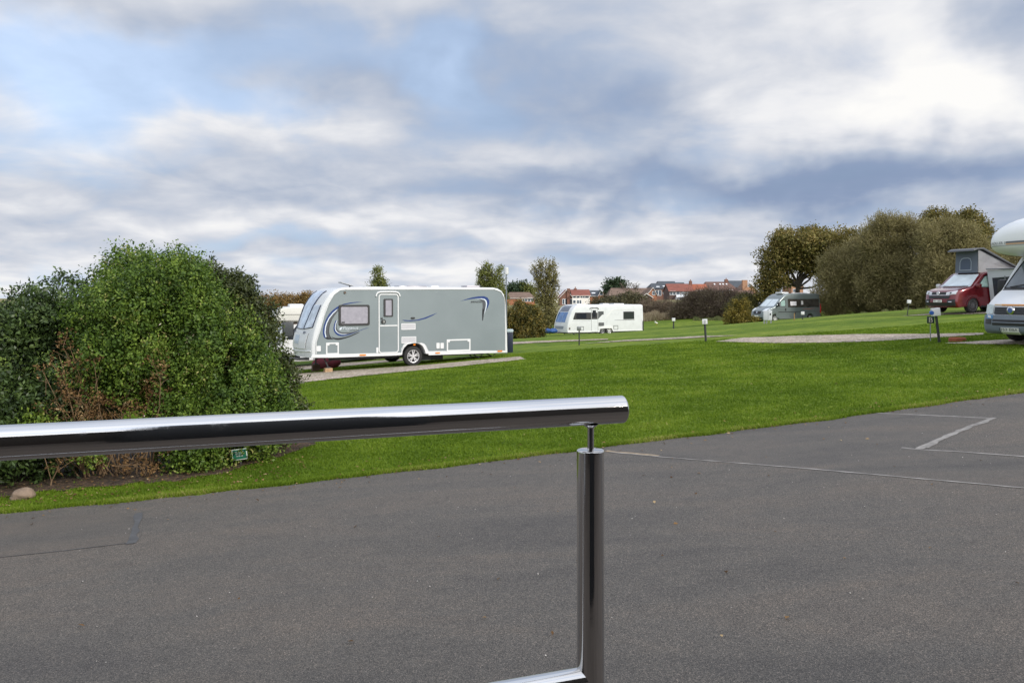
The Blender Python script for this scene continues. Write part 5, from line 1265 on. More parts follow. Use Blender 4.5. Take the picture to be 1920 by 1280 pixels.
def grey_van():
    paint = M('grey_green_metallic', (.16, .19, .195), .28, metal=.3, coat=.4)
    v = Veh('camper_van', 'grey metallic high roof panel van camper parked below the big sycamore', 'camper van', 21.85, 68.3, (.90, .43), 2.02, gx=3.0, bulge=.22, blen=1.3, tumble=.075, zbelt=1.25, nose=.10, nlen=1.0, tail=.05, LN=6.36)
    v.zg -= .03; v.e.location.z = v.zg
    fr = [(.06, .28), (-.0, .34), (-.02, .55), (.02, .80), (.07, 1.00), (.22, 1.14), (.55, 1.30), (.92, 1.42), (1.15, 1.62), (1.50, 1.93), (1.80, 2.18), (2.05, 2.36), (2.4, 2.50), (2.8, 2.56)]
    v.branch = fr
    prof = van_profile(fr, [(4.4, 2.57), (5.95, 2.55), (6.17, 2.48), (6.28, 2.25), (6.34, 1.6), (6.37, .9), (6.37, .36)], .33, [.98, 5.05], .36)
    v.zs = [.7, 1.0, 1.25, 1.5, 1.8, 2.1, 2.35]
    v.body('body', prof, paint, r=.09)
    for x in (.98, 5.05):
        v.wheel(x, .35, .35, .04, .2, 'five'); v.wheel(x, .35, .35, .04, .2, 'five', far=True)
    W = v.W
    v.patch('windscreen', [(.16, 1.44), (W - .16, 1.44), (W - .26, 2.06), (.26, 2.06)], SUNSH, .010, nu=12, nv=12)
    v.patch('windscreen_divide', [(W / 2 - .015, 1.46), (W / 2 + .015, 1.46), (W / 2 + .015, 2.04), (W / 2 - .015, 2.04)], MIDG, .014, nu=2)
    dr = v.side('cab_door', [(1.05, .5), (1.38, .42), (2.25, .42), (2.25, 2.10), (1.85, 2.08), (1.50, 1.85), (1.08, 1.45)], paint, .004, .01)
    v.side('door_window', [(1.16, 1.44), (1.2, 1.52), (1.56, 1.82), (1.86, 2.0), (2.16, 2.01), (2.16, 1.40)], BLACK, .010, .01, parent=dr)
    v.side('door_pane', [(1.62, 1.46), (1.62, 1.84), (1.88, 1.96), (2.11, 1.97), (2.11, 1.46)], M('aqua_glass', (.28, .40, .38), .1, spec=.8), .016, .01, parent=dr)
    v.side('door_pane', [(1.24, 1.47), (1.55, 1.47), (1.55, 1.78)], SUNSH, .016, .01, parent=dr)
    v.side('handle', v.rrect(2.08, 1.05, 2.2, 1.28, .03), BLACK, .02, .03, parent=dr)
    # the long strip of side glass, with curtains
    w = v.side('side_glass', v.rrect(2.45, 1.36, 6.10, 2.08, .05), M('mirror_dark_glass', (.06, .055, .05), .03, metal=.3, spec=1.0, var=.5, vs=1.6), .012, .02)
    v.side('curtain', v.rrect(2.72, 1.50, 3.42, 1.86, .03), M('pale_curtain', (.60, .58, .62), .5, var=.15, vs=9), .018, .01, parent=w)
    v.side('curtain', v.rrect(3.98, 1.58, 4.22, 1.92, .03), M('pale_curtain_2', (.52, .49, .50), .5, var=.15, vs=9), .018, .01, parent=w)
    v.side('rubbing_strip', [(1.2, .93), (6.34, .93), (6.34, .99), (1.4, .98)], BLACK, .02, .03)
    v.side('lower_moulding', [(1.42, .36), (4.5, .36), (4.5, .60), (1.42, .60)], M('sill_grey', (.10, .12, .125), .5), .012, .02)
    v.stroke('stripe', [(4.1, 1.22), (4.8, 1.20), (5.6, 1.25)], [.02, .05, .02], M('pink_stripe', (.32, .13, .12), .4), .008)
    v.side('filler_cap', v.rrect(3.15, .74, 3.3, .88, .03), BLACK, .014, .02)
    v.side('tail_light', [(6.25, .85), (6.38, .85), (6.37, 1.62), (6.27, 1.62)], REDL, .03, .05)
    v.patch('headlight', [(.10, 1.00), (.42, 1.02), (.40, 1.24), (.06, 1.30)], M('headlight_glass', (.62, .66, .70), .1), .014, nu=6, nv=4)
    v.patch('headlight', [(W - .42, 1.02), (W - .10, 1.00), (W - .06, 1.30), (W - .40, 1.24)], M('headlight_glass_2', (.62, .66, .70), .1), .014, nu=6, nv=4)
    v.patch('grille', [(.55, .78), (W - .55, .78), (W - .50, 1.03), (.50, 1.03)], BLACK, .014, nu=8, nv=4)
    v.patch('grille_badge', [(W / 2 - .08, .86), (W / 2 + .08, .86), (W / 2 + .08, 1.0), (W / 2 - .08, 1.0)], CHROME, .022, nu=3, nv=3)
    v.patch('lower_grille', [(.30, .36), (W - .30, .36), (W - .30, .50), (.30, .50)], BLACK, .012, nu=8, nv=3)
    v.patch('number_plate', [(W / 2 - .26, .54), (W / 2 + .26, .54), (W / 2 + .26, .65), (W / 2 - .26, .65)], PLATE, .02, nu=4, nv=2)
    for far in (False, True):
        y = W + .05 if far else -.28
        box('door_mirror', 1.12, 1.26, y, y + .22, 1.42, 1.78, BLACK, v.e, bev=.05)
        tube('mirror_arm', [(1.22, y + .11, 1.5), (1.3, .08 if not far else W - .08, 1.45)], .03, BLACK, v.e)
    box('roof_vent', 2.3, 3.1, .6, 1.4, 2.54, 2.68, WHITEP, v.e, bev=.05); box('roof_vent', 4.9, 5.4, .7, 1.2, 2.54, 2.64, WHITEP, v.e, bev=.04); box('roof_rail_awning', 3.3, 4.7, .35, .5, 2.5, 2.62, SILVER, v.e, bev=.02)
grey_van()

def red_van():
    paint = M('burgundy_metallic', (.140, .009, .015), .22, metal=.25, coat=.8)
    v = Veh('camper_van', 'burgundy red camper van with its pop top roof raised in front of the brown willows', 'camper van', 20.45, 36.45, (.935, .355), 1.90, gx=1.5, bulge=.18, blen=1.1, tumble=.13, zbelt=1.12, nose=.10, nlen=.9, tail=.05, LN=4.9)
    fr = [(.10, .24), (.0, .32), (-.03, .50), (.0, .72), (.04, .92), (.14, 1.03), (.45, 1.12), (.85, 1.20), (1.02, 1.30), (1.35, 1.58), (1.62, 1.80), (1.80, 1.88), (2.1, 1.93)]
    v.branch = fr
    prof = van_profile(fr, [(3.2, 1.95), (4.55, 1.92), (4.72, 1.80), (4.84, 1.30), (4.90, .90), (4.90, .32)], .28, [.93, 3.93], .36)
    v.zs = [.6, .9, 1.12, 1.35, 1.6, 1.8]
    v.body('body', prof, paint, r=.07)
    multi = M('polished_black_alloy', (.22, .21, .21), .3, metal=.8)
    for x in (.93, 3.93): v.wheel(x, .355, .355, .03, .22, 'many', rimmat=multi, rr=.76); v.wheel(x, .355, .355, .03, .22, 'many', far=True, rimmat=multi, rr=.76)
    W = v.W
    v.patch('windscreen', [(.13, 1.22), (W - .13, 1.22), (W - .22, 1.80), (.22, 1.80)], SUNSH, .010, nu=12, nv=12)
    v.fline('wiper', [(.25, 1.235), (.9, 1.225), (W - .3, 1.235)], .012, BLACK, .02)
    d = v.side('cab_door', [(1.30, .40), (2.02, .40), (2.02, 1.86), (1.72, 1.80), (1.10, 1.24), (1.14, .95)], paint, .004, .01)
    v.side('door_window', [(1.17, 1.20), (1.20, 1.26), (1.70, 1.74), (1.98, 1.78), (1.98, 1.17)], BLACK, .010, .01, parent=d)
    v.side('door_pane', [(1.28, 1.22), (1.30, 1.28), (1.72, 1.69), (1.94, 1.72), (1.94, 1.21)], M('green_tint_glass', (.36, .50, .47), .12, var=.25, vs=7, spec=.8), .015, .01, parent=d)
    v.side('handle', v.rrect(1.80, 1.01, 1.96, 1.05, .015), paint, .03, .03, parent=d)
    v.side('sliding_door', [(2.08, .40), (3.3, .40), (3.3, 1.88), (2.08, 1.87)], paint, .004, .01)
    v.side('side_window', v.rrect(2.2, 1.2, 3.2, 1.74, .05), GLASSD, .010, .01); v.side('side_window', v.rrect(3.4, 1.2, 4.5, 1.74, .05), GLASSD, .010, .01)
    v.side('wheel_arch_lip', [(.93 + (.425 if i < 13 else .40) * math.cos(math.radians(a)), .30 + (.425 if i < 13 else .40) * math.sin(math.radians(a))) for i, a in list(enumerate([15 * k for k in range(13)])) + [(99, 180 - 15 * k) for k in range(13)]], paint, .012, .02)
    v.side('sill', [(1.40, .27), (3.45, .27), (3.45, .34), (1.40, .34)], BLACK, .01, .02)
    HL = M('led_headlight', (.60, .62, .66), .1)
    for (a, b, m_) in ((.06, .52, 0), (W - .52, W - .06, 1)):
        c = [(a, .86), (b, .83), (b, .95), (a, 1.02)] if not m_ else [(a, .83), (b, .86), (b, 1.02), (a, .95)]
        h = v.patch('headlight', c, HL, .014, nu=6, nv=4)
        v.patch('lens', [(a + .2, .88), (a + .28, .88), (a + .28, .95), (a + .2, .95)], BLACK, .02, nu=2, nv=2, parent=h)
    v.patch('grille', [(.50, .84), (W - .50, .84), (W - .50, .96), (.50, .96)], BLACK, .012, nu=8, nv=3)
    v.patch('chrome_strip', [(.34, .805), (W - .34, .805), (W - .34, .83), (.34, .83)], CHROME, .02, nu=10, nv=1)
    v.patch('intake', [(.36, .66), (W - .36, .66), (W - .30, .79), (.30, .79)], BLACK, .014, nu=8, nv=3)
    v.patch('lower_bumper', [(.05, .33), (W - .05, .33), (W - .05, .48), (.05, .48)], BLACK, .016, nu=10, nv=3)
    for a in (.06, W - .42): v.patch('fog_lamp_surround', [(a, .46), (a + .36, .46), (a + .36, .60), (a, .64)], BLACK, .018, nu=4, nv=3)
    for a in (.20, W - .36): v.patch('fog_lamp', [(a, .50), (a + .16, .50), (a + .16, .53), (a, .53)], CHROME, .026, nu=2, nv=1)
    # roundel
    c = v.warp(v.fpt(v.az(.90), W / 2, .03)); rd = lathe('roundel', [(.0, -.02), (.085, -.02), (.09, 0), (.0, .0)], CHROME, v.e, 20, 'X', (c.x, c.y, c.z))
    pl_ = v.patch('number_plate', [(W / 2 - .26, .49), (W / 2 + .26, .49), (W / 2 + .26, .60), (W / 2 - .26, .60)], PLATE, .028, nu=4, nv=2)
    cc = v.warp(v.fpt(v.az(.545), W / 2, .034)); text_mesh('plate_lettering', 'M1 LBD', .40, INK, pl_, Matrix.Translation(cc) @ Matrix.Rotation(-math.pi / 2, 4, 'Z') @ Matrix.Rotation(math.pi / 2, 4, 'X'), height=.07)
    for far in (False, True):
        y = W + .02 if far else -.24
        box('door_mirror', 1.02, 1.18, y, y + .22, 1.16, 1.36, paint if not far else SILVER, v.e, bev=.06)
        tube('mirror_arm', [(1.12, y + .11, 1.2), (1.2, .05 if not far else W - .05, 1.18)], .03, BLACK, v.e)
    # raised roof: canvas bellows and lid hinged at the tail
    y0, y1 = .34, 1.52
    pp = lambda a, b: v.px(a, b, y0)
    f0, f1 = pp(1833.7, 504), pp(1833.7, 467)
    xr = 4.35; zr = 1.93
    lz = lambda x: f1[1] + (zr + .10 - f1[1]) * (x - f1[0]) / (xr - f1[0])
    CANF = M('canvas_blue_grey', (.105, .125, .165), .85, bump=.3, bs=12); CANS = M('canvas_warm_grey', (.20, .20, .21), .85, bump=.3, bs=12)
    mesh_obj('pop_top_front', [(f1[0] - .05, y0, zr - .05), (f1[0] - .05, y1, zr - .05), (f1[0], y1, f1[1]), (f1[0], y0, f1[1]), (f1[0] + .04, y0 + .04, zr - .05), (f1[0] + .04, y1 - .04, zr - .05), (f1[0] + .06, y1 - .04, f1[1]), (f1[0] + .06, y0 + .04, f1[1])], [(0, 1, 2, 3), (4, 5, 6, 7), (0, 1, 5, 4), (2, 3, 7, 6), (1, 2, 6, 5), (0, 3, 7, 4)], CANF, v.e)
    wn = mesh_obj('pop_top_window', [(f1[0] - .062 + .03 * k, y, z) for k, (y, z) in enumerate([(y0 + .33, zr + .12)])] and [(f1[0] - .06 + .05 * (z - zr) / (f1[1] - zr), y, z) for y, z in [(y0 + .34, zr + .1), (y1 - .28, zr + .1), (y1 - .28, zr + .45), (y1 - .34, zr + .58), (y1 - .45, zr + .63), (y0 + .5, zr + .63), (y0 + .39, zr + .58), (y0 + .34, zr + .45)]], [tuple(range(8))], M('mesh_window', (.055, .075, .12), .5), v.e)
    mesh_obj('pop_top_window_binding', *(lambda A, B: ([*A, *B], [(i, (i + 1) % 8, 8 + (i + 1) % 8, 8 + i) for i in range(8)]))([(f1[0] - .066 + .05 * (z - zr) / (f1[1] - zr), y, z) for y, z in [(y0 + .30, zr + .06), (y1 - .24, zr + .06), (y1 - .24, zr + .46), (y1 - .31, zr + .62), (y1 - .44, zr + .68), (y0 + .49, zr + .68), (y0 + .36, zr + .62), (y0 + .30, zr + .46)]], [(f1[0] - .066 + .05 * (z - zr) / (f1[1] - zr), y, z) for y, z in [(y0 + .34, zr + .1), (y1 - .28, zr + .1), (y1 - .28, zr + .45), (y1 - .34, zr + .58), (y1 - .45, zr + .63), (y0 + .5, zr + .63), (y0 + .39, zr + .58), (y0 + .34, zr + .45)]]), M('pale_binding', (.26, .30, .36), .7), v.e)
    V_, F_ = [], []
    xs = [f1[0] + .02, f1[0] + .55, f1[0] + .95, f1[0] + 1.5, xr]; ins = [0, .07, 0, .08, 0]
    for sgn, yb in ((1, y0), (-1, y1)):
        o_ = len(V_)
        for x, k in zip(xs, ins):
            zt = lz(x)
            V_ += [(x, yb, zr - .05), (x, yb + sgn * k, (zr + zt) / 2), (x, yb, zt)]
        for i in range(len(xs) - 1):
            for j in range(2): F_.append((o_ + i * 3 + j, o_ + i * 3 + j + 1, o_ + i * 3 + 4 + j, o_ + i * 3 + 3 + j))
    mesh_obj('pop_top_side', V_, F_, CANS, v.e)
    lid = [(f1[0] - .42, f1[1] - .10), (f1[0] - .38, f1[1] - .03), (f1[0] - .15, f1[1] + .05), (f1[0] + .25, f1[1] + .075), (xr - .2, lz(xr - .2) + .07), (xr + .15, zr + .12), (xr + .15, zr + .05), (xr - .2, lz(xr - .2)), (f1[0] + .2, f1[1] - .01), (f1[0] - .1, f1[1] - .02)]
    v.tumble_keep = v.tumble; v.tumble = 0; v.nose_keep = v.nose; v.nose = 0; b_ = v.bulge; v.bulge = 0
    v.body('pop_top_lid', lid, M('dark_grey_lid', (.055, .058, .065), .4), r=.02, y0=.22, y1=1.66, slices=False)
    v.tumble = v.tumble_keep; v.nose = v.nose_keep; v.bulge = b_
    # drive-away awning against the side
    a = empty('drive_away_awning', (v.o[0], v.o[1], v.zg), math.atan2(v.u[1], v.u[0]), 'white and grey fabric awning pitched against the side of the burgundy camper van', 'awning')
    FAB = M('white_awning_fabric', (.46, .49, .54), .8, bump=.35, bs=5); FABG = M('grey_awning_fabric', (.17, .18, .20), .8, bump=.35, bs=5)
    g0 = gz(*(v.o[0] + v.u[0] * 3 - v.n[0] * 1.2, v.o[1] + v.u[1] * 3 - v.n[1] * 1.2)) - v.zg
    zt = 1.98
    Y0 = -.06
    def wall(name, P4, mat, th=(.02, 0, 0)):
        A = [Vector(p_) for p_ in P4]; t_ = Vector(th); V2 = A + [q_ + t_ for q_ in A]; n = len(A)
        return mesh_obj(name, V2, [tuple(range(n)), tuple(range(2 * n - 1, n - 1, -1))] + [(i, (i + 1) % n, n + (i + 1) % n, n + i) for i in range(n)], mat, a)
    w_ = wall('front_wall', [(2.02, Y0, g0), (1.72, Y0, zt), (1.72, -2.5, zt), (2.02, -2.5, g0)], FAB)
    sl = lambda z: 2.02 - .30 * (z - g0) / (zt - g0) - .012
    wall('window', [(sl(.75), -.28, .75), (sl(1.62), -.28, 1.62), (sl(1.72), -2.2, 1.72), (sl(.75), -2.2, .75)], M('smoky_window', (.035, .042, .055), .12, var=.4, vs=3), (.008, 0, 0)).parent = w_
    for yy in (-.9, -1.55): wall('window_strap', [(sl(.72) - .01, yy, .72), (sl(1.70) - .01, yy, 1.70), (sl(1.70) - .01, yy - .04, 1.70), (sl(.72) - .01, yy - .04, .72)], FABG, (.006, 0, 0)).parent = w_
    wall('side_wall', [(2.02, -2.5, g0), (1.72, -2.5, zt), (4.8, -2.5, zt), (4.6, -2.5, g0)], FAB, (0, .02, 0))
    wall('rear_wall', [(4.6, Y0, g0), (4.8, Y0, zt), (4.8, -2.5, zt), (4.6, -2.5, g0)], FABG)
    wall('roof', [(1.70, Y0, zt + .04), (1.70, -2.52, zt + .02), (4.82, -2.52, zt + .02), (4.82, Y0, zt + .04)], FAB, (0, 0, .02))
    tube('roof_rail', [(1.66, Y0, zt + .05), (1.66, -2.55, zt + .03)], .03, FABG, a)
    return v
red_van()

# ---------------------------------------------------------------- coachbuilt motorhomes
def motorhome(name, label, ox, oy, u, zg, full=True, gx=1.0, plate=True):
    v = Veh(name, label, 'motorhome', ox, oy, u, 1.98, zg=zg, gx=gx, bulge=.22, blen=1.2, tumble=.05, zbelt=1.1, nose=.14, nlen=.7)
    W = v.W
    fr = [(.12, .22), (.0, .28), (-.03, .44), (.0, .66), (.05, .80), (.09, .90), (.22, .99), (.42, 1.12), (.62, 1.25), (.70, 1.36), (.88, 1.62), (1.10, 1.92), (1.22, 2.06)]
    v.branch = fr
    prof = van_profile(fr, [(2.3, 2.10), (2.35, 1.2), (2.35, .34)], .30, [.98], .34)
    v.zs = [.5, .8, 1.1, 1.4, 1.7, 1.95]
    CW = M('cab_white', (.74, .75, .77), .25, coat=.4)
    v.body('cab', prof, CW, r=.09)
    BG = M('blue_grey_bumper', (.17, .20, .245), .5, var=.06, vs=5)
    v.patch('bumper', [(-.0, .235), (W + .0, .235), (W, .64), (-.0, .64)], BG, .035, nu=18, nv=8, th=.05)
    v.side('bumper_end', [(.0, .25), (.5, .25), (.56, .62), (.02, .64)], BG, .02, .04); v.side('bumper_end', [(.0, .25), (.5, .25), (.56, .62), (.02, .64)], BG, .02, .04, far=True)
    g = v.patch('grille', [(.44, .66), (W - .44, .66), (W - .40, .83), (.40, .83)], BLACK, .022, nu=12, nv=4)
    for z in (.70, .745, .79): v.fline('grille_bar', [(.45, z), (W / 2, z), (W - .45, z)], .008, MIDG, .03, parent=g)
    lg = v.patch('lower_intake', [(.42, .41), (W - .42, .41), (W - .42, .54), (.42, .54)], BLACK, .040, nu=12, nv=3)
    v.fline('grille_bar', [(.43, .475), (W / 2, .475), (W - .43, .475)], .012, BG, .046, parent=lg)
    for a in (.10, W - .38): v.patch('side_intake', [(a, .43), (a + .28, .43), (a + .28, .54), (a, .54)], BLACK, .040, nu=4, nv=3)
    HLM = M('clear_headlight', (.50, .56, .55), .08, var=.15, vs=12, spec=.9)
    v.patch('headlight', [(.03, .67), (.38, .67), (.34, .87), (.02, .885)], HLM, .022, nu=8, nv=5); v.patch('headlight', [(W - .38, .67), (W - .03, .67), (W - .02, .885), (W - .34, .87)], HLM, .022, nu=8, nv=5)
    OR = M('orange_stripe', (.62, .27, .06), .4); v.patch('stripe', [(.36, .862), (W - .62, .862), (W - .62, .895), (.36, .895)], OR, .012, nu=12, nv=2); v.patch('stripe', [(W - .62, .868), (W - .36, .868), (W - .36, .892), (W - .62, .892)], M('peach_stripe', (.62, .45, .28), .4), .012, nu=6, nv=2)
    c = v.warp(v.fpt(v.az(.745), W / 2, .04)); rd = lathe('roundel', [(0, -.03), (.07, -.03), (.095, -.015), (.10, .01), (0, .01)], CHROME, v.e, 24, 'X', (c.x, c.y, c.z))
    lathe('roundel_centre', [(0, -.038), (.060, -.034), (.060, -.028), (0, -.028)], M('roundel_blue', (.07, .13, .32), .2), rd, 20, 'X', (c.x, c.y, c.z))
    if plate:
        pb = v.patch('number_plate', [(W / 2 - .26, .255), (W / 2 + .26, .255), (W / 2 + .26, .368), (W / 2 - .26, .368)], PLATE, .055, nu=6, nv=2)
        cc = v.warp(v.fpt(v.az(.312), W / 2, .0)); xx_ = min(v.warp(v.fpt(v.az(.312), W / 2, .063)).x, v.warp(v.fpt(v.az(.36), W / 2, .063)).x)
        tm = text_mesh('plate_lettering', 'FJ53 EBA', .47, INK, pb, Matrix.Translation((xx_ - .012, W / 2, .311)) @ Matrix.Rotation(-math.pi / 2, 4, 'Z') @ Matrix.Rotation(math.pi / 2, 4, 'X'), height=.075)
        st = v.patch('sticker', [(W - .42, .55), (W - .16, .55), (W - .14, .64), (W - .42, .64)], M('blue_sticker', (.10, .26, .50), .5), .045, nu=4, nv=3)
        v.patch('sticker_mark', [(W - .36, .565), (W - .22, .575), (W - .20, .63), (W - .34, .62)], WHITEP, .051, nu=3, nv=2, parent=st)
    v.patch('windscreen', [(.12, 1.30), (W - .12, 1.30), (W - .22, 2.0), (.22, 2.0)], GLASSV, .012, nu=12, nv=14)
    v.fline('windscreen_seal', [(W - .12, 1.28), (W - .22, 2.0)], .014, BLACK, .014); v.fline('windscreen_seal', [(.12, 1.28), (.22, 2.0)], .014, BLACK, .014)
    v.patch('scuttle', [(.10, 1.235), (W - .10, 1.235), (W - .12, 1.30), (.12, 1.30)], BLACK, .010, nu=10, nv=2)
    v.fline('wiper', [(W - .30, 1.29), (W - .75, 1.36), (W - 1.15, 1.45)], .012, BLACK, .03)
    v.side('washer_jet', v.rrect(.55, .98, .56, .985, .01), BLACK, .0, .01)
    dr = v.side('cab_door', [(1.16, .45), (1.42, .38), (2.15, .38), (2.15, 1.98), (1.50, 1.96), (1.02, 1.34)], CW, .004, .01)
    v.side('door_window', [(1.10, 1.26), (1.12, 1.34), (1.52, 1.86), (2.08, 1.88), (2.08, 1.22)], GLASSD, .010, .01, parent=dr)
    d2 = v.side('cab_door', [(1.16, .45), (1.42, .38), (2.15, .38), (2.15, 1.98), (1.50, 1.96), (1.02, 1.34)], CW, .004, .01, far=True)
    for far in (False, True):
        y = W + .10 if far else -.32
        box('door_mirror', .88, 1.0, y, y + .22, 1.16, 1.50, BLACK, v.e, bev=.05)
        tube('mirror_arm', [(.95, y + .11, 1.3), (1.06, .06 if not far else W - .06, 1.26)], .03, BLACK, v.e)
    v.wheel(.98, .33, .33, .06, .2, 'steel'); v.wheel(.98, .33, .33, .06, .2, 'steel', far=True)
    # living box
    o = .14; x0, x1 = 2.25, 6.3; zt = 3.02 if full else 2.62
    if full:
        bm = bmesh.new(); box_bm(bm, x0, x1, -o, W + o, .42, zt, .05); bm_obj('living_box', bm, WHITE, v.e, smooth=True, sharp=40)
    else:
        kw_ = (v.tumble, v.nose, v.bulge); v.tumble = v.nose = 0; v.bulge = .12
        CR = M('cream_gelcoat', (.60, .59, .55), .35)
        v.body('living_box', [(2.25, .42), (6.3, .42), (6.32, 2.5), (6.25, 2.62), (1.15, 2.62), (.85, 2.56), (.66, 2.42), (.60, 2.22), (.72, 2.02), (1.6, 2.0), (2.25, 1.98)], CR, r=.05, y0=-o, y1=W + o, slices=False)
        v.tumble, v.nose, v.bulge = kw_
        for z in (2.30, 2.05): box('trim_strip', .75, 6.3, -o - .02, -o + .01, z, z + .025, M('trim_grey', (.30, .29, .28), .5), v.e)
    rw = 5.0
    v.wheel(rw, .33, .33, .02, .2, 'steel'); v.wheel(rw, .33, .33, .02, .2, 'steel', far=True)
    for yy in (-o - .004, W + o - .02): box('wheel_arch', rw - .42, rw + .42, yy, yy + .024, .40, .74, BLACK, v.e, bev=.008)
    box('side_window', 3.0, 4.0, -o - .012, -o + .02, 1.45, 2.0, GLASSD, v.e, bev=.01); box('habitation_door', 4.2, 4.25, -o - .012, -o + .02, .6, 2.4, WHITEP, v.e, bev=.005)
    if not full: return v, None
    # luton pod: rounded shell reaching out over the cab
    V_, F_ = [], []
    nx_, nt = 22, 32
    xa, xb = (.06, 2.9) if full else (.75, 2.9); za, zc = (2.03, zt) if full else (1.98, zt)
    for i in range(nx_ + 1):
        f = i / nx_; x = xa + (xb - xa) * (1 - math.cos(f * math.pi / 2)) if f < 1 else xb
        k = max(0.0, 1 - ((x - xb) / (xa - xb)) ** (8 if full else 5)) ** (.5 if full else .35)
        hw = (W / 2 + o) * (.50 + .50 * k) if i else .02
        zm = za + (zc - za) * .36; up = (zc - zm) * (.10 + .90 * k) if i else .02; dn = (zm - za) * (.25 + .75 * k) if i else .02
        for j in range(nt):
            t = 2 * math.pi * j / nt; c, s_ = math.cos(t), math.sin(t)
            e = (.95 if full else .4) if s_ > 0 else .5
            yv = W / 2 + hw * math.copysign(abs(c) ** e, c); zv = zm + (up if s_ > 0 else dn) * math.copysign(abs(s_) ** ((.95 if full else .3) if s_ > 0 else .55), s_)
            V_.append((x, yv, zv))
    for i in range(nx_):
        for j in range(nt): F_.append((i * nt + j, i * nt + (j + 1) % nt, (i + 1) * nt + (j + 1) % nt, (i + 1) * nt + j))
    F_.append(tuple(range(nt))); F_.append(tuple(nx_ * nt + j for j in range(nt)))
    pod = mesh_obj('luton_pod', V_, F_, M('pod_white', (.78, .80, .81), .3, coat=.3), v.e, smooth=True, sharp=60)
    return v, pod, V_, nx_, nt
def right_motorhome():
    C = (11.70, 18.4); u = (.95, .312); n = (-.312, .95)
    v, pod, V_, nx_, nt = motorhome('motorhome', 'white coachbuilt motorhome with rounded overcab pod, cut off by the right edge of the photo', C[0] - n[0] * .99, C[1] - n[1] * .99, u, EYE - 1.09)
    # lettering and stripes wrapped round the pod front
    W = v.W
    def podx(y, z):
        best = None
        for i in range(nx_):
            ring = V_[i * nt:(i + 1) * nt]; ys = [q[1] for q in ring]; zs = [q[2] for q in ring]
            zm = (max(zs) + min(zs)) / 2; yc = W / 2; hw = (max(ys) - min(ys)) / 2; hz = (max(zs) - min(zs)) / 2
            if hw > .05 and abs((y - yc) / hw) ** 3.2 + abs((z - zm) / hz) ** 3.2 <= 1: return ring[0][0]
        return 2.9
    from mathutils.bvhtree import BVHTree
    bv = BVHTree.FromPolygons([Vector(q) for q in V_], [tuple(p.vertices) for p in pod.data.polygons])
    def strip(name, y0, y1, z0, z1, mat, off=.012, n=16):
        vs, fs = [], []
        for k in range(n + 1):
            y = y0 + (y1 - y0) * k / n
            for z in (z0, z1):
                h, nn, *_ = bv.ray_cast(Vector((-2, y, z)), Vector((1, 0, 0)))
                if nn is not None and nn.x > 0: nn = -nn
                vs.append(tuple(h + nn * off) if h else (1.5, y, z))
            if k: fs.append((2 * k - 2, 2 * k - 1, 2 * k + 1, 2 * k))
        return mesh_obj(name, vs, fs, mat, pod, smooth=True)
    strip('stripe', -.02, 1.36, 2.335, 2.375, M('dark_stripe', (.13, .14, .16), .4)); strip('stripe', .0, 1.36, 2.300, 2.328, M('orange_pod_stripe', (.60, .36, .20), .4)); strip('stripe', .0, 1.8, 2.275, 2.293, M('pale_grey_stripe', (.33, .35, .37), .4))
    cu = text_mesh('pod_lettering', 'AUTO ROLLER 3', .66, M('dark_lettering', (.10, .11, .13), .4), pod, Matrix.Identity(4), height=.06)
    for vt in cu.data.vertices:
        y = 1.70 - vt.co.x; z = 2.345 + vt.co.y; h, nn, *_ = bv.ray_cast(Vector((-2, y, z)), Vector((1, 0, 0)))
        if nn is not None and nn.x > 0: nn = -nn
        vt.co = h + nn * .014 if h else Vector((.6, y, z))
right_motorhome()
def left_motorhome():
    d = 33.0; x0 = (486 - 960) / F * d
    v, pod = motorhome('motorhome', 'cream white motorhome with big black mirror half hidden between shrubbery and grey caravan', x0, d, (.93, .36), EYE - 3.08, full=False, plate=False)
    p = v.px
    m = box('tow_mirror', p(527, 600)[0], p(548, 600)[0], -.62, -.48, p(538, 630)[1], p(538, 602)[1], BLACK, v.e, bev=.05)
    box('mirror_face', p(529, 600)[0], p(546.5, 600)[0], -.628, -.615, p(538, 628.5)[1], p(538, 603.5)[1], M('mirror_back_grey', (.06, .065, .07), .3), m, bev=.004)
    tube('tow_mirror_arm', [(p(540, 600)[0], -.5, 1.5), (p(545, 600)[0] + .2, .05, 1.45)], .03, BLACK, v.e)
    v.side('brown_band', [p(546, 608), p(567, 607), p(567, 601), p(546, 602)], M('brown_stripe', (.13, .085, .07), .5), .02, .02)  # flat brown stripe above the cab window
    box('roof_light', p(545, 575)[0], p(572, 575)[0], .5, 1.3, 2.6, 2.74, WHITEP, v.e, bev=.05)
    v.side('locker_frame', [], WHITEP) if False else None
left_motorhome()
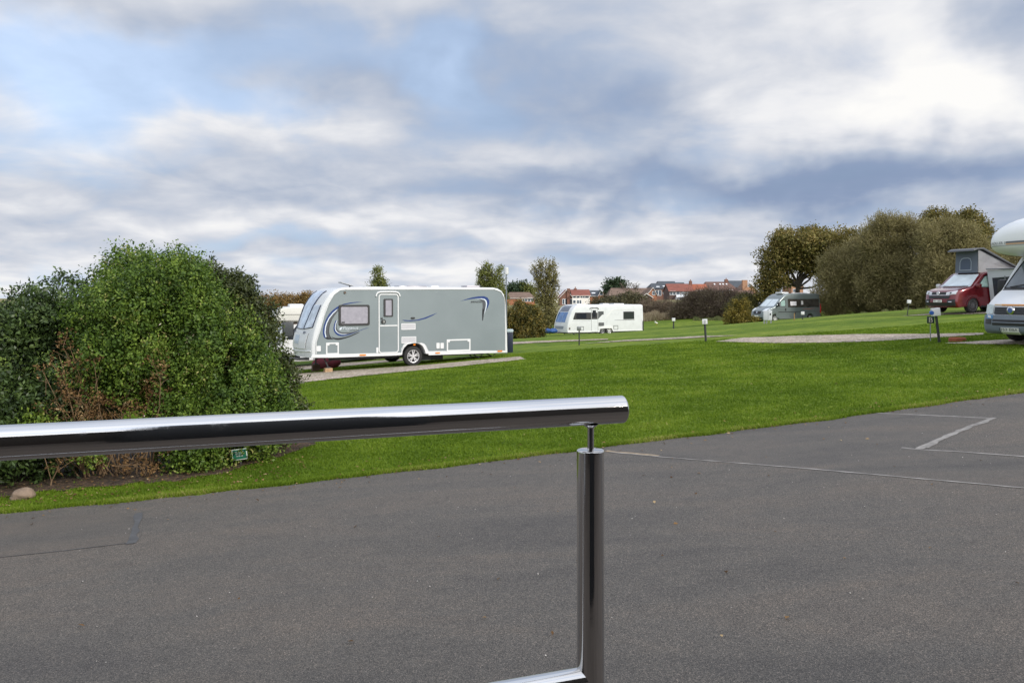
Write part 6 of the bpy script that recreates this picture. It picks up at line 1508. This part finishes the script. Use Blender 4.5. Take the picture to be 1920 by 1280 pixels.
# ================================================================== handrail in the foreground
STEEL = M('polished_stainless', (.66, .65, .64), .045, metal=1.0)
def brushed(m):
    nt = m.node_tree; b = [n for n in nt.nodes if n.type == 'BSDF_PRINCIPLED'][0]
    tc = N(nt, 'ShaderNodeTexCoord'); mp = N(nt, 'ShaderNodeMapping'); mp.inputs['Scale'].default_value = (2, 90, 90); L(nt, tc.outputs['Object'], mp.inputs[0])
    n = N(nt, 'ShaderNodeTexNoise'); n.inputs['Scale'].default_value = 3; n.inputs['Detail'].default_value = 5; L(nt, mp.outputs[0], n.inputs['Vector'])
    mr = N(nt, 'ShaderNodeMapRange'); mr.inputs[3].default_value = .03; mr.inputs[4].default_value = .14; L(nt, n.outputs[0], mr.inputs[0])
    sm = N(nt, 'ShaderNodeTexNoise'); sm.inputs['Scale'].default_value = 22; sm.inputs['Detail'].default_value = 6; sm.inputs['Roughness'].default_value = .7; L(nt, tc.outputs['Object'], sm.inputs['Vector'])
    ms = N(nt, 'ShaderNodeMapRange'); ms.inputs[1].default_value = .55; ms.inputs[2].default_value = .75; ms.inputs[4].default_value = .16; L(nt, sm.outputs[0], ms.inputs[0])
    ad = N(nt, 'ShaderNodeMath', operation='ADD'); L(nt, mr.outputs[0], ad.inputs[0]); L(nt, ms.outputs[0], ad.inputs[1]); L(nt, ad.outputs[0], b.inputs['Roughness'])
    n2 = N(nt, 'ShaderNodeTexNoise'); n2.inputs['Scale'].default_value = 14; n2.inputs['Detail'].default_value = 8; L(nt, tc.outputs['Object'], n2.inputs['Vector'])
    bp = N(nt, 'ShaderNodeBump'); bp.inputs['Strength'].default_value = .02; bp.inputs['Distance'].default_value = .01; L(nt, n2.outputs[0], bp.inputs['Height']); L(nt, bp.outputs[0], b.inputs['Normal'])
brushed(STEEL)
DECK_Z = EYE - 1.22
def handrail():
    A = Vector((.2072, 1.4855, EYE - .2107)); B = Vector((-.7356, 1.144, EYE - .2107)); dr = (B - A).normalized()
    ang = math.atan2(dr.y, dr.x)
    post = A.lerp(B, .0668); e = empty('handrail', (post.x, post.y, DECK_Z), ang, 'polished stainless steel handrail crossing the foreground', 'handrail')
    # local x runs left along the rail, z up
    H = A.z - DECK_Z; xe = -(post - A).length; R = .0254
    n = 64
    def cyl(name, p0, p1, r, par, cap0=True, cap1=True, seg=n):
        d = (p1 - p0).normalized(); rnd = r * .10
        path = [p0, p0 + d * rnd * .15, p0 + d * rnd * .5, p0 + d * rnd, p0 + d * rnd * 1.6, p0 + d * rnd * 2.5, p1 - d * rnd * 2.5, p1 - d * rnd * 1.6, p1 - d * rnd, p1 - d * rnd * .5, p1 - d * rnd * .15, p1]; rad = [r - rnd, r - rnd * .5, r - rnd * .15, r, r, r, r, r, r, r - rnd * .15, r - rnd * .5, r - rnd]
        return tube(name, path, rad, STEEL, par, n=seg)
    cyl('top_rail', Vector((xe, 0, H)), Vector((3.2, 0, H)), R, e)
    zt = EYE - .2817 - DECK_Z
    for k, x in enumerate((0.0, 1.75, 3.1)):
        p = cyl('post', Vector((x, 0, 0)), Vector((x, 0, zt)), .0252, e)
        cyl('spigot', Vector((x, 0, zt - .002)), Vector((x, 0, H - .022)), .0062, p, seg=24)
        lathe('saddle', [(.0062, .0), (.011, .0035), (.0145, .0065)], STEEL, p, 24, 'Z', (x, 0, H - .031))
        lathe('base_plate', [(0, 0), (.052, 0), (.052, .006), (.03, .010), (.0258, .010)], STEEL, p, 32, 'Z', (x, 0, 0))
    zl = EYE - .70 - DECK_Z
    for x0, x1 in ((.0, 1.75), (1.75, 3.1)):
        cyl('lower_rail', Vector((x0 + .01, 0, zl)), Vector((x1 - .01, 0, zl)), .0212, e)
        for zq in (.12,): cyl('lower_rail', Vector((x0 + .01, 0, zq)), Vector((x1 - .01, 0, zq)), .0212, e)
handrail()
# the raised terrace and the clubhouse the photographer stands at (seen mirrored in the rail)
tag(box('terrace', -9, 4.5, -2.6, 1.95, -.3, DECK_Z, M('paving_slab', (.11, .088, .070), .8, var=.2, vs=3)), kind='structure')
def clubhouse():
    e = empty('clubhouse', (-2, -2.6, 0), 0, 'brown timber clubhouse behind the photographer, mirrored in the handrail', 'building')
    dk = M('dark_timber_wall', (.042, .031, .023), .7, var=.3, vs=3)
    box('wall', -3.9, 16, -4, 0, 0, 5.0, dk, e)
    box('photographer_stand_in', -.22, .95, -.55 + 2.6, -.25 + 2.6, DECK_Z - .0, 5.0, M('stand_in_dark', (.012, .012, .013), .6), e).location.x = 2  # added dark slab for the photographer's black band mirrored in the steel
    tube('bright_line_pole', [(-2.9 + 2, 1.9, DECK_Z), (-2.9 + 2, 1.9, 5.0)], .24, WHITEP, e, n=16)  # added white pole, gives the bright line mirrored in the handrail post
    gl = M('clubhouse_glazing', (.02, .022, .026), .05, spec=.8)
    for k in range(2):
        w = box('window', 8.4 + k * 2.1, 10.1 + k * 2.1, .002, .06, .95, 3.0, M('window_frame_dark', (.04, .038, .036), .5) if k == 0 else bpy.data.materials['window_frame_dark'], e)
        box('pane', 8.5 + k * 2.1, 10.0 + k * 2.1, .058, .066, 1.05, 2.9, gl, w)
    box('roof', -4.3, 16.5, -4.5, .35, 5.0, 5.2, M('roof_felt', (.035, .033, .032), .9), e)
clubhouse()

# ================================================================== small things by the bed
def rock():
    g = G(38, 937); bm = bmesh.new(); bmesh.ops.create_icosphere(bm, subdivisions=4, radius=1)
    for v in bm.verts:
        c = v.co; k = 1 + .10 * math.sin(c.x * 3.1 + 1) * math.cos(c.y * 2.7) + .06 * math.sin(c.z * 5 + c.x * 4); v.co = Vector((c.x * .145, c.y * .11, c.z * .088)) * k
    o = bm_obj('boulder', bm, M('sandstone', (.20, .145, .105), .85, var=.25, vs=12, bump=.5, bs=30), None, smooth=True)
    o.location = (g.x, g.y + .05, g.z + .045); o.rotation_euler = (0, -.12, .3)
    tag(o, 'rounded pinkish brown stone at the foot of the shrubbery, left edge', 'stone')
rock()
def plant_sign():
    g = G(452, 872)
    e = empty('plant_label', (g.x, g.y, gz(g.x, g.y)), .10, 'small green plant label with white border at the foot of the shrubbery', 'sign')
    w, h = .20, .15; zc = (P(452, 851, g.y).z - e.location.z)
    b = box('label_board', -w / 2, w / 2, -.006, .006, zc - h / 2, zc + h / 2, M('label_white', (.55, .62, .56), .5), e, bev=.002)
    f = box('label_face', -w / 2 + .012, w / 2 - .012, -.0085, -.006, zc - h / 2 + .012, zc + h / 2 - .012, M('label_green', (.010, .13, .075), .5), b)
    for i, (t, z, ww) in enumerate((('FUCHSIA', .035, .13), ('RICCARTONII', .008, .10), ('SHRUB', -.02, .09))):
        text_mesh('label_lettering', t, ww, WHITEP, b, Matrix.Translation((.0, -.0105, zc + z)) @ Matrix.Rotation(math.pi / 2, 4, 'X'), height=.018)
    box('stake', -.012, .012, .007, .02, -.1, zc, M('stake', (.05, .05, .045), .6), e)
    for o in (b,): o.rotation_euler = (0, math.radians(-8), 0); 
    b.rotation_euler = (0, 0, 0); e.rotation_euler = (0, math.radians(-7), .1)
plant_sign()

# ================================================================== service posts
DARKP = M('black_post', (.020, .024, .022), .5); NAVYP = M('navy_post', (.015, .022, .045), .4); GALV = M('galvanised', (.30, .31, .32), .45, metal=.6)
def base_at(px, py, d=None):
    if d: X = (px - 960) / F * d; return Vector((X, d, gz(X, d)))
    return G(px, py)
def service_post(label, px, ytop, ybot, tilt=0.0, w=.17, number=None, head=WHITEP, r=.04, group='pitch service posts on the lawn', lean=0.0, blue=False):
    b = base_at(px, ybot); d = b.y; H = (ybot - ytop) / F * d; hh = w * 1.0
    e = empty('service_post', b, -.25, label, 'service post', group)
    e.rotation_euler = (0, lean, -.25)
    tube('pole', [(0, 0, -.1), (0, 0, H * .12), (0, 0, H - hh * .6)], [r * 1.25, r, r], DARKP, e, n=12)
    hd = box('post_head', -w / 2, w / 2, -w * .38, w * .38, H - hh, H, head, e, bev=.015)
    if number: text_mesh('number', number, w * .38, M('blue_black_number', (.02, .03, .06), .5), hd, Matrix.Translation((0, -w * .38 - .004, H - hh * .5)) @ Matrix.Rotation(math.pi / 2, 4, 'X'), height=hh * .5)
    if blue:
        s = lathe('blue_socket', [(0, -.07), (.05, -.065), (.058, -.02), (.058, 0)], M('socket_blue', (.02, .10, .38), .35), hd, 20, 'Y', (-w * .52, -.02, H - hh * .55))
    return e
service_post('white headed post numbered 2 on a black leaning pole by the long gravel strip', 1323.5, 598, 640, w=.19, number='2', lean=math.radians(-3.0))
service_post('smaller white headed post beyond the post numbered 2, near the brown thicket', 1263, 596, 616, w=.19)
service_post('thin grey post standing in front of the white twin axle caravan', 1086, 612, 647, w=.15, head=GALV, r=.028)
service_post('post with blue socket and white head beside the B sign', 1761.5, 577, 643, w=.21, r=.035, lean=math.radians(-6.5), blue=True)
service_post('thin white headed post in front of the grey camper van', 1505, 584, 599, w=.17, r=.025)
service_post('white tilted head on a thin post left of the burgundy camper van', 1701, 562, 592, w=.17, r=.02, lean=.12)
def b_sign():
    b = G(1744.5, 640); d = b.y; e = empty('pitch_sign', b, -.15, 'dark green square sign with a cream letter B on a thin stake', 'sign')
    H = (640 - 593) / F * d; w = 13 / F * d
    tube('stake', [(0, 0, -.1), (0, 0, H - .02)], .014, GALV, e, n=8)
    s = box('sign_board', -w / 2, w / 2, -.03, -.014, H - w, H, M('dark_green_sign', (.008, .030, .022), .4), e, bev=.004)
    text_mesh('letter', 'B', w * .52, M('cream_letter', (.50, .46, .40), .5), s, Matrix.Translation((0, -.034, H - w / 2)) @ Matrix.Rotation(math.pi / 2, 4, 'X'), height=w * .68)
b_sign()
def hydrant_cover():
    g = G(1795, 640); e = empty('drain_cover', g, 0, 'terracotta coloured raised drain surround in the grass left of the motorhome', 'cover')
    TC = M('terracotta', (.26, .075, .035), .8, var=.2, vs=10)
    lathe('surround', [(.13, .0), (.14, .09), (.16, .11), (.19, .09), (.20, -.05)], TC, e, 28, 'Z'); lathe('lid', [(0, .085), (.13, .08), (.14, .06)], M('terracotta_lid', (.20, .07, .04), .8), e, 28, 'Z')
    e.scale = (1.15, .9, 1)
hydrant_cover()
def utility_box():
    b = G(1440, 606); d = b.y; k = d / F
    b = Vector(((1439.5 - 960) * k, d, gz((1439.5 - 960) * k, d)))
    e = empty('utility_box', b, -.35, 'white utility cabinet on short legs in front of the grey camper van', 'cabinet')
    w = 15 * k; h = 18 * k; z0 = 6 * k
    box('cabinet', -w / 2, w / 2, -.25, .25, z0, z0 + h, M('cabinet_white', (.55, .57, .60), .5, var=.06, vs=2), e, bev=.03)
    box('vent', w * .28, w * .42, -.262, -.245, z0 + h * .55, z0 + h * .72, BLACK, e)
    box('door_seam', w * .06, w * .075, -.256, -.245, z0 + .04, z0 + h - .04, MIDG, e)
    for x in (-w * .4, -.05, w * .4): box('leg', x - .035, x + .035, -.2, -.13, -.1, z0 + .02, GALV if x < .2 else WHITEP, e)
utility_box()
def wood_stake():
    b = G(1489, 600); e = empty('wooden_stake', b, .1, 'short yellow brown stake with a tuft of weeds in front of the grey camper van', 'stake'); h = 13 / F * b.y
    tube('stake', [(0, 0, -.1), (.01, 0, h)], .028, M('stake_wood', (.25, .16, .07), .8), e, n=6)
wood_stake()
def lamp_pole():
    d = 31.0; X = (949.5 - 960) / F * d; b = Vector((X, d, gz(X, d)))
    e = empty('aerial_pole', b, 0, 'tall slim pole with a white box on top behind the grey caravan', 'pole'); H = P(949, 514, d).z - b.z
    tube('pole', [(0, 0, -.2), (0, 0, H)], [.032, .024], M('grey_pole', (.16, .18, .20), .5, metal=.3), e, n=10)
    tube('antenna_box', [(0, 0, H - .02), (0, 0, H), (0, 0, H + .25), (0, 0, H + .27)], [.05, .085, .085, .05], M('antenna_white', (.55, .56, .56), .5), e, n=16)
    d = 31.5; b = base_at(954, 0, 31.6); e = empty('water_point', b, .1, 'dark navy service bollard with pale top at the back corner of the grey caravan', 'service bollard')
    H = P(954, 617, b.y).z - b.z
    box('bollard', -.07, .16, -.12, .12, -.1, H - .10, NAVYP, e, bev=.03); box('bollard_cap', -.14, .17, -.13, .13, H - .12, H, M('pale_blue_cap', (.42, .50, .54), .5), e, bev=.03)
    box('tap_panel', -.15, -.06, -.10, .08, H - .55, H - .22, M('tap_cream', (.52, .52, .40), .5), e, bev=.01)
lamp_pole()
def bag():
    b = base_at(612, 0, 29.8); e = G(0, 950) * 0
    bm = bmesh.new(); bmesh.ops.create_icosphere(bm, subdivisions=3, radius=1)
    for v in bm.verts:
        c = v.co; v.co = Vector((c.x * .55, c.y * .25, max(-.2, c.z * .26 + .04 * math.sin(c.x * 9))))
    o = bm_obj('storage_bag', bm, M('maroon_fabric', (.11, .012, .022), .8, var=.3, vs=6), None, smooth=True); o.location = (b.x, b.y, b.z + .22)
    tag(o, 'maroon fabric bag on the grass seen under the front of the grey caravan', 'bag')
bag()
def gulls():
    b = base_at(1232, 0, 90)
    for k, (px, lab) in enumerate([(1231, 'white gull on the grass right of the white twin axle caravan')]):
        b = base_at(px, 0, 88); e = empty('gull', b, .6, lab, 'bird')
        bm = bmesh.new(); bmesh.ops.create_uvsphere(bm, u_segments=12, v_segments=8, radius=1)
        for v in bm.verts: c = v.co; v.co = Vector((c.x * .2 * (1 + .0 * c.x), c.y * .07, c.z * .07 + .2 - c.x * .05))
        hb = bmesh.ops.create_uvsphere(bm, u_segments=10, v_segments=6, radius=.055)
        for v in hb['verts']: v.co += Vector((-.22, 0, .34))
        nk = bmesh.ops.create_cone(bm, cap_ends=True, segments=8, radius1=.06, radius2=.04, depth=.14)
        for v in nk['verts']: v.co += Vector((-.20, 0, .28))
        bm_obj('body', bm, M('gull_white', (.75, .75, .74), .7), e, smooth=True)
        tubes('leg', [([(0, -.02, .16), (0, -.02, 0)], .008), ([(0, .02, .16), (0, .02, 0)], .008)], AMBER, e)
gulls()

# ================================================================== houses on the ridge
BRK = {'brown': M('brown_brick', (.17, .085, .062), .9, var=.15, vs=2.0), 'orange': M('orange_brick', (.30, .130, .068), .9, var=.15, vs=2), 'white': M('white_render', (.72, .70, .66), .8), 'dark': M('dark_brick', (.095, .062, .055), .9, var=.15, vs=2),
       'buff': M('buff_brick', (.33, .185, .115), .9, var=.12, vs=2)}
def roofmat(name, c):
    m = M(name, c, .85, var=.22, vs=.9, bump=.5, bs=3.0); return m
RF = {'brown': roofmat('brown_tiles', (.155, .105, .080)), 'red': roofmat('red_tiles', (.20, .068, .048)), 'orange': roofmat('orange_tiles', (.29, .088, .045)), 'slate': roofmat('slate', (.060, .070, .082)), 'umber': roofmat('umber_tiles', (.125, .070, .055))}
WFR = M('upvc_white', (.72, .74, .76), .4); WGL = M('house_glass', (.08, .10, .13), .06, spec=.9)
BARGE = M('white_barge', (.70, .69, .66), .5)
def house(label, x0, x1, yr, ye, yb, d, roof, wall, wins=(), chim=(), xr0=None, xr1=None, depth=9.0, group='brick houses on the ridge', gable=None, lights=(), side=None, name='brick_house'):
    k = d / F; X = lambda px: (px - 960) * k; Z = lambda py: EYE + (HZ - py) * k
    cx = (X(x0) + X(x1)) / 2; gb = gz(cx, d)
    zb = min(Z(yb), gb) - .5
    e = empty(name, (cx, d, gb), 0, label, 'house', group)
    lx = lambda px: X(px) - cx; lz = lambda py: Z(py) - gb
    zb -= gb
    hw0, hw1, ze, zr = lx(x0), lx(x1), lz(ye), lz(yr)
    if gable is None:
        r0 = lx(xr0 if xr0 is not None else x0); r1 = lx(xr1 if xr1 is not None else x1)
        hip0, hip1 = r0 - hw0 > .8, hw1 - r1 > .8
        V = [(hw0, 0, zb), (hw1, 0, zb), (hw1, depth, zb), (hw0, depth, zb), (hw0, 0, ze), (hw1, 0, ze), (hw1, depth, ze), (hw0, depth, ze), (r0, depth / 2, zr - .05), (r1, depth / 2, zr - .05)]
        Fs = [(0, 1, 5, 4), (2, 3, 7, 6), (1, 2, 6, 5), (3, 0, 4, 7)]
        if not hip1: Fs.append((5, 6, 9))
        if not hip0: Fs.append((7, 4, 8))
        mesh_obj('wall', V, Fs, BRK[wall], e)
        o = .35; o0 = o if hip0 else .25; o1 = o if hip1 else .25; dz = o * (zr - ze) / (depth / 2)
        rv = [(hw0 - o0, -o, ze - dz), (hw1 + o1, -o, ze - dz), (hw1 + o1, depth + o, ze - dz), (hw0 - o0, depth + o, ze - dz), (r0 - (0 if hip0 else o0), depth / 2, zr), (r1 + (0 if hip1 else o1), depth / 2, zr)]
        rv += [(a, b, c - .16) for a, b, c in rv]
        fs = [(0, 1, 5, 4), (2, 3, 4, 5), (7, 6, 10, 11), (9, 8, 11, 10), (0, 6, 7, 1), (2, 8, 9, 3)]
        fs += [(1, 2, 5), (7, 11, 8), (1, 7, 8, 2)] if hip1 else [(1, 7, 11, 5), (5, 11, 8, 2)]
        fs += [(3, 0, 4), (9, 10, 6), (3, 9, 6, 0)] if hip0 else [(0, 4, 10, 6), (4, 3, 9, 10)]
        rf = mesh_obj('roof', rv, fs, RF[roof], e)
        box('gutter', hw0 - o0, hw1 + o1, -o - .12, -o + .0, ze - dz - .16, ze - dz - .04, BARGE if wall in ('white', 'orange') else BLACK, rf)
        for (cx_, w_, yt) in chim:
            c = box('chimney', lx(cx_) - w_ / 2, lx(cx_) + w_ / 2, depth / 2 - .5, depth / 2 + .5, ze, lz(yt), BRK['brown' if wall != 'orange' else 'orange'], rf)
            lathe('chimney_pot', [(.16, 0), (.13, .5), (.10, .5)], M('clay_pot', (.22, .10, .06), .8), c, 10, 'Z', (lx(cx_), depth / 2, lz(yt)))
        for (px, py, w_, h_) in lights:   # rooflights lie on the slope
            t = (lz(py) - ze) / (zr - ze); yy = depth / 2 * t; sl = math.atan2(zr - ze, depth / 2)
            b = box('rooflight', -w_ / 2, w_ / 2, -h_ / 2, h_ / 2, .02, .10, WFR, rf); b.location = (lx(px), yy, lz(py)); b.rotation_euler = (sl, 0, 0)
    else:   # gable end towards the camera
        ax = lx(gable)
        V = [(hw0, 0, zb), (hw1, 0, zb), (hw1, 0, ze), (ax, 0, zr - .05), (hw0, 0, ze)] + [(hw0, depth, zb), (hw1, depth, zb), (hw1, depth, ze), (ax, depth, zr - .05), (hw0, depth, ze)]
        mesh_obj('wall', V, [(0, 1, 2, 3, 4), (9, 8, 7, 6, 5), (1, 6, 7, 2), (5, 0, 4, 9)], BRK[wall], e)
        o = .3; s0 = (zr - ze) / max(.1, ax - hw0); s1 = (zr - ze) / max(.1, hw1 - ax)
        rv = [(hw0 - o, -o, ze - o * s0), (ax, -o, zr), (hw1 + o, -o, ze - o * s1), (hw0 - o, depth, ze - o * s0), (ax, depth, zr), (hw1 + o, depth, ze - o * s1)]; rv += [(a, b, c - .16) for a, b, c in rv]
        rf = mesh_obj('roof', rv, [(0, 1, 4, 3), (1, 2, 5, 4), (6, 9, 10, 7), (7, 10, 11, 8), (0, 6, 7, 1), (1, 7, 8, 2), (0, 3, 9, 6), (2, 8, 11, 5)], RF[roof], e)
        bw = .13
        mesh_obj('bargeboard', [(hw0 - o, -o - .05, ze - o * s0), (ax, -o - .05, zr + .02), (hw1 + o, -o - .05, ze - o * s1), (hw1 + o, -o - .05, ze - o * s1 - bw * 1.3), (ax, -o - .05, zr - bw * 1.3), (hw0 - o, -o - .05, ze - o * s0 - bw * 1.3)], [(0, 1, 4, 5), (1, 2, 3, 4)], BARGE, rf)
        for (cx_, w_, yt) in chim: box('chimney', lx(cx_) - w_ / 2, lx(cx_) + w_ / 2, -.35, .7, zb, lz(yt), BRK[wall], rf)
    for (px, py, w_, h_) in wins:
        w = box('window', lx(px) - w_ / 2, lx(px) + w_ / 2, -.06, .04, lz(py) - h_ / 2, lz(py) + h_ / 2, WFR, e)
        m = 2 if w_ > 1.2 else 1
        for q in range(m):
            a = lx(px) - w_ / 2 + w_ * q / m; box('pane', a + .10, a + w_ / m - .10, -.07, -.055, lz(py) - h_ / 2 + .10, lz(py) + h_ / 2 - .10, WGL, w)
    return e, lx, lz
def houses():
    house('orange brick bungalow with brown hipped roof, far left of the houses', 948, 1003, 547.5, 558, 572, 275, 'brown', 'orange', [(984, 562, 1.8, 1.3), (995, 561.5, 2.0, 1.4)], xr0=955, xr1=993, depth=10)
    e, lx, lz = house('white fronted two storey house with red tiled roof and brown brick end wall', 1073, 1106, 542.5, 553, 577, 230, 'red', 'white', [(1077, 556, .9, .9), (1084, 556, .9, .9), (1092.5, 556, 1.3, .9), (1100.5, 556, 1.2, .9), (1077, 565.5, .9, 1.0), (1086, 566, 1.4, 1.2)], [(1081, .9, 540.5)], xr0=1073, xr1=1106, depth=9)
    # its brick gable end seen obliquely: a lower wing to the left
    house('brown brick gable ended wing left of the white fronted house', 1050, 1072.6, 543, 556, 577, 231, 'red', 'brown', [(1059, 565.5, 1.5, 1.6), (1067, 565.5, 1.9, 1.6)], [(1066, .9, 540.8)], gable=1062.5, depth=9)
    house('slate roofed house behind the white fronted one', 1102, 1124, 544, 554, 572, 262, 'slate', 'orange', [], lights=[(1114, 549.5, 1.2, .9)], depth=10)
    house('small orange brick gable right of the slate roof', 1122, 1132, 544, 553, 572, 261, 'slate', 'orange', [(1127, 551, 1.0, 1.0)], gable=1127, depth=9)
    house('orange gabled house half hidden by the dark evergreen', 1130, 1142, 543.5, 553, 572, 275, 'orange', 'orange', gable=1137, depth=8)
    house('wide low house with a large brown tiled roof', 1143, 1220, 539.5, 553.5, 572, 240, 'brown', 'brown', [(1160, 560, 2.0, 1.3), (1180, 560, 2.0, 1.3)], xr0=1150, xr1=1220, depth=11)
    house('orange brick gable with white bargeboards beside the large brown roof', 1214, 1231, 538.5, 550.5, 566, 236, 'brown', 'orange', [(1225.5, 549.5, .9, 1.2)], gable=1224.5, depth=8)
    house('low garage with brown pitched roof in front of the orange gable', 1204, 1223, 549.5, 556.5, 566, 228, 'umber', 'dark', [(1209.5, 561.5, 1.2, 1.5)], gable=1211.5, depth=7)
    house('slate roofed terrace at the left of the ridge', 1221, 1240, 530.5, 540.5, 563, 290, 'slate', 'brown', [(1234.5, 549, 2.2, 2.0)], xr0=1226, xr1=1240, depth=11, lights=[(1235, 537.5, 1.2, .8)])
    house('taller slate roofed terrace next to the red tiled house', 1236, 1270, 526.6, 540, 563, 296, 'slate', 'brown', [(1249, 547.5, 2.6, 1.6), (1262, 548, 2.0, 1.6)], xr0=1239, xr1=1270, depth=12, lights=[(1247, 536.5, 1.2, .8), (1251, 536.5, 1.0, .8)])
    house('grey roofed house just showing above the red tiles', 1264, 1286, 529, 538, 560, 320, 'slate', 'brown', depth=10)
    e, lx, lz = house('long brick house with dull red tiled roof and a conservatory', 1255, 1300, 531.5, 545, 566, 255, 'red', 'dark', [(1261.5, 549, 1.9, 1.4), (1271.5, 549, 1.2, 1.3), (1280.5, 549, 1.3, 1.3), (1288, 549, 1.3, 1.3)], [(1301.2, .85, 526)], depth=10)
    c = box('conservatory', lx(1266), lx(1289), -2.6, .0, lz(566), lz(556.5), WFR, e)
    for q in range(7): box('pane', lx(1267 + q * 3.1), lx(1269.6 + q * 3.1), -2.63, -2.598, lz(564), lz(557.5), WGL, c)
    mesh_obj('conservatory_roof', [(lx(1265), -2.8, lz(556.6)), (lx(1290), -2.8, lz(556.6)), (lx(1288), .0, lz(552)), (lx(1268), .0, lz(552)), (lx(1265), -2.8, lz(557.2)), (lx(1290), -2.8, lz(557.2)), (lx(1288), .0, lz(552.8)), (lx(1268), .0, lz(552.8))], [(0, 1, 2, 3), (4, 5, 6, 7), (0, 1, 5, 4), (1, 2, 6, 5), (3, 0, 4, 7)], WFR, c)
    house('house with bright orange tiled roof right of the tall chimney', 1302, 1328, 532, 543.5, 563, 258, 'orange', 'orange', [(1316, 546.5, 2.0, 1.2)], depth=9)
    house('long umber roofed house with four small rooflights', 1326, 1384, 527.5, 543.5, 563, 268, 'umber', 'brown', [(1371, 546.5, 1.3, 1.3), (1352, 547, 1.3, 1.2)], [(1370.5, 1.1, 523)], xr0=1330.5, xr1=1374, depth=12, lights=[(1345.5, 532.5, .5, .8), (1356.2, 532.5, .5, .8), (1361.8, 532.5, .5, .8), (1368.5, 532.5, .5, .8)])
    house('grey and brown roofed house behind the broad chimney', 1373, 1412, 525.5, 538, 563, 292, 'slate', 'brown', xr0=1375, xr1=1404, depth=12)
    house('orange brick gable with one white window and a broad chimney, right end of the houses', 1393, 1420, 530, 543, 563, 262, 'brown', 'buff', [(1404.7, 534.2, 1.1, 1.3), (1389 + 8, 541, 1.2, 1.0)], [(1396.5, 1.6, 525)], gable=1405, depth=9)
    house('low building with dark brown roof right of the thicket', 1380, 1416, 544, 553, 563, 236, 'umber', 'brown', depth=8)
    house('orange brick house just seen through the big sycamore', 1484, 1506, 524, 536, 556, 270, 'brown', 'buff', [(1490, 545, 1.2, 1.2)], gable=1495, depth=9)
    house('white walled house glimpsed at the left end of the ridge between the trees', 1040, 1050, 546, 553, 575, 300, 'slate', 'white', [], gable=1045, depth=8)
houses()
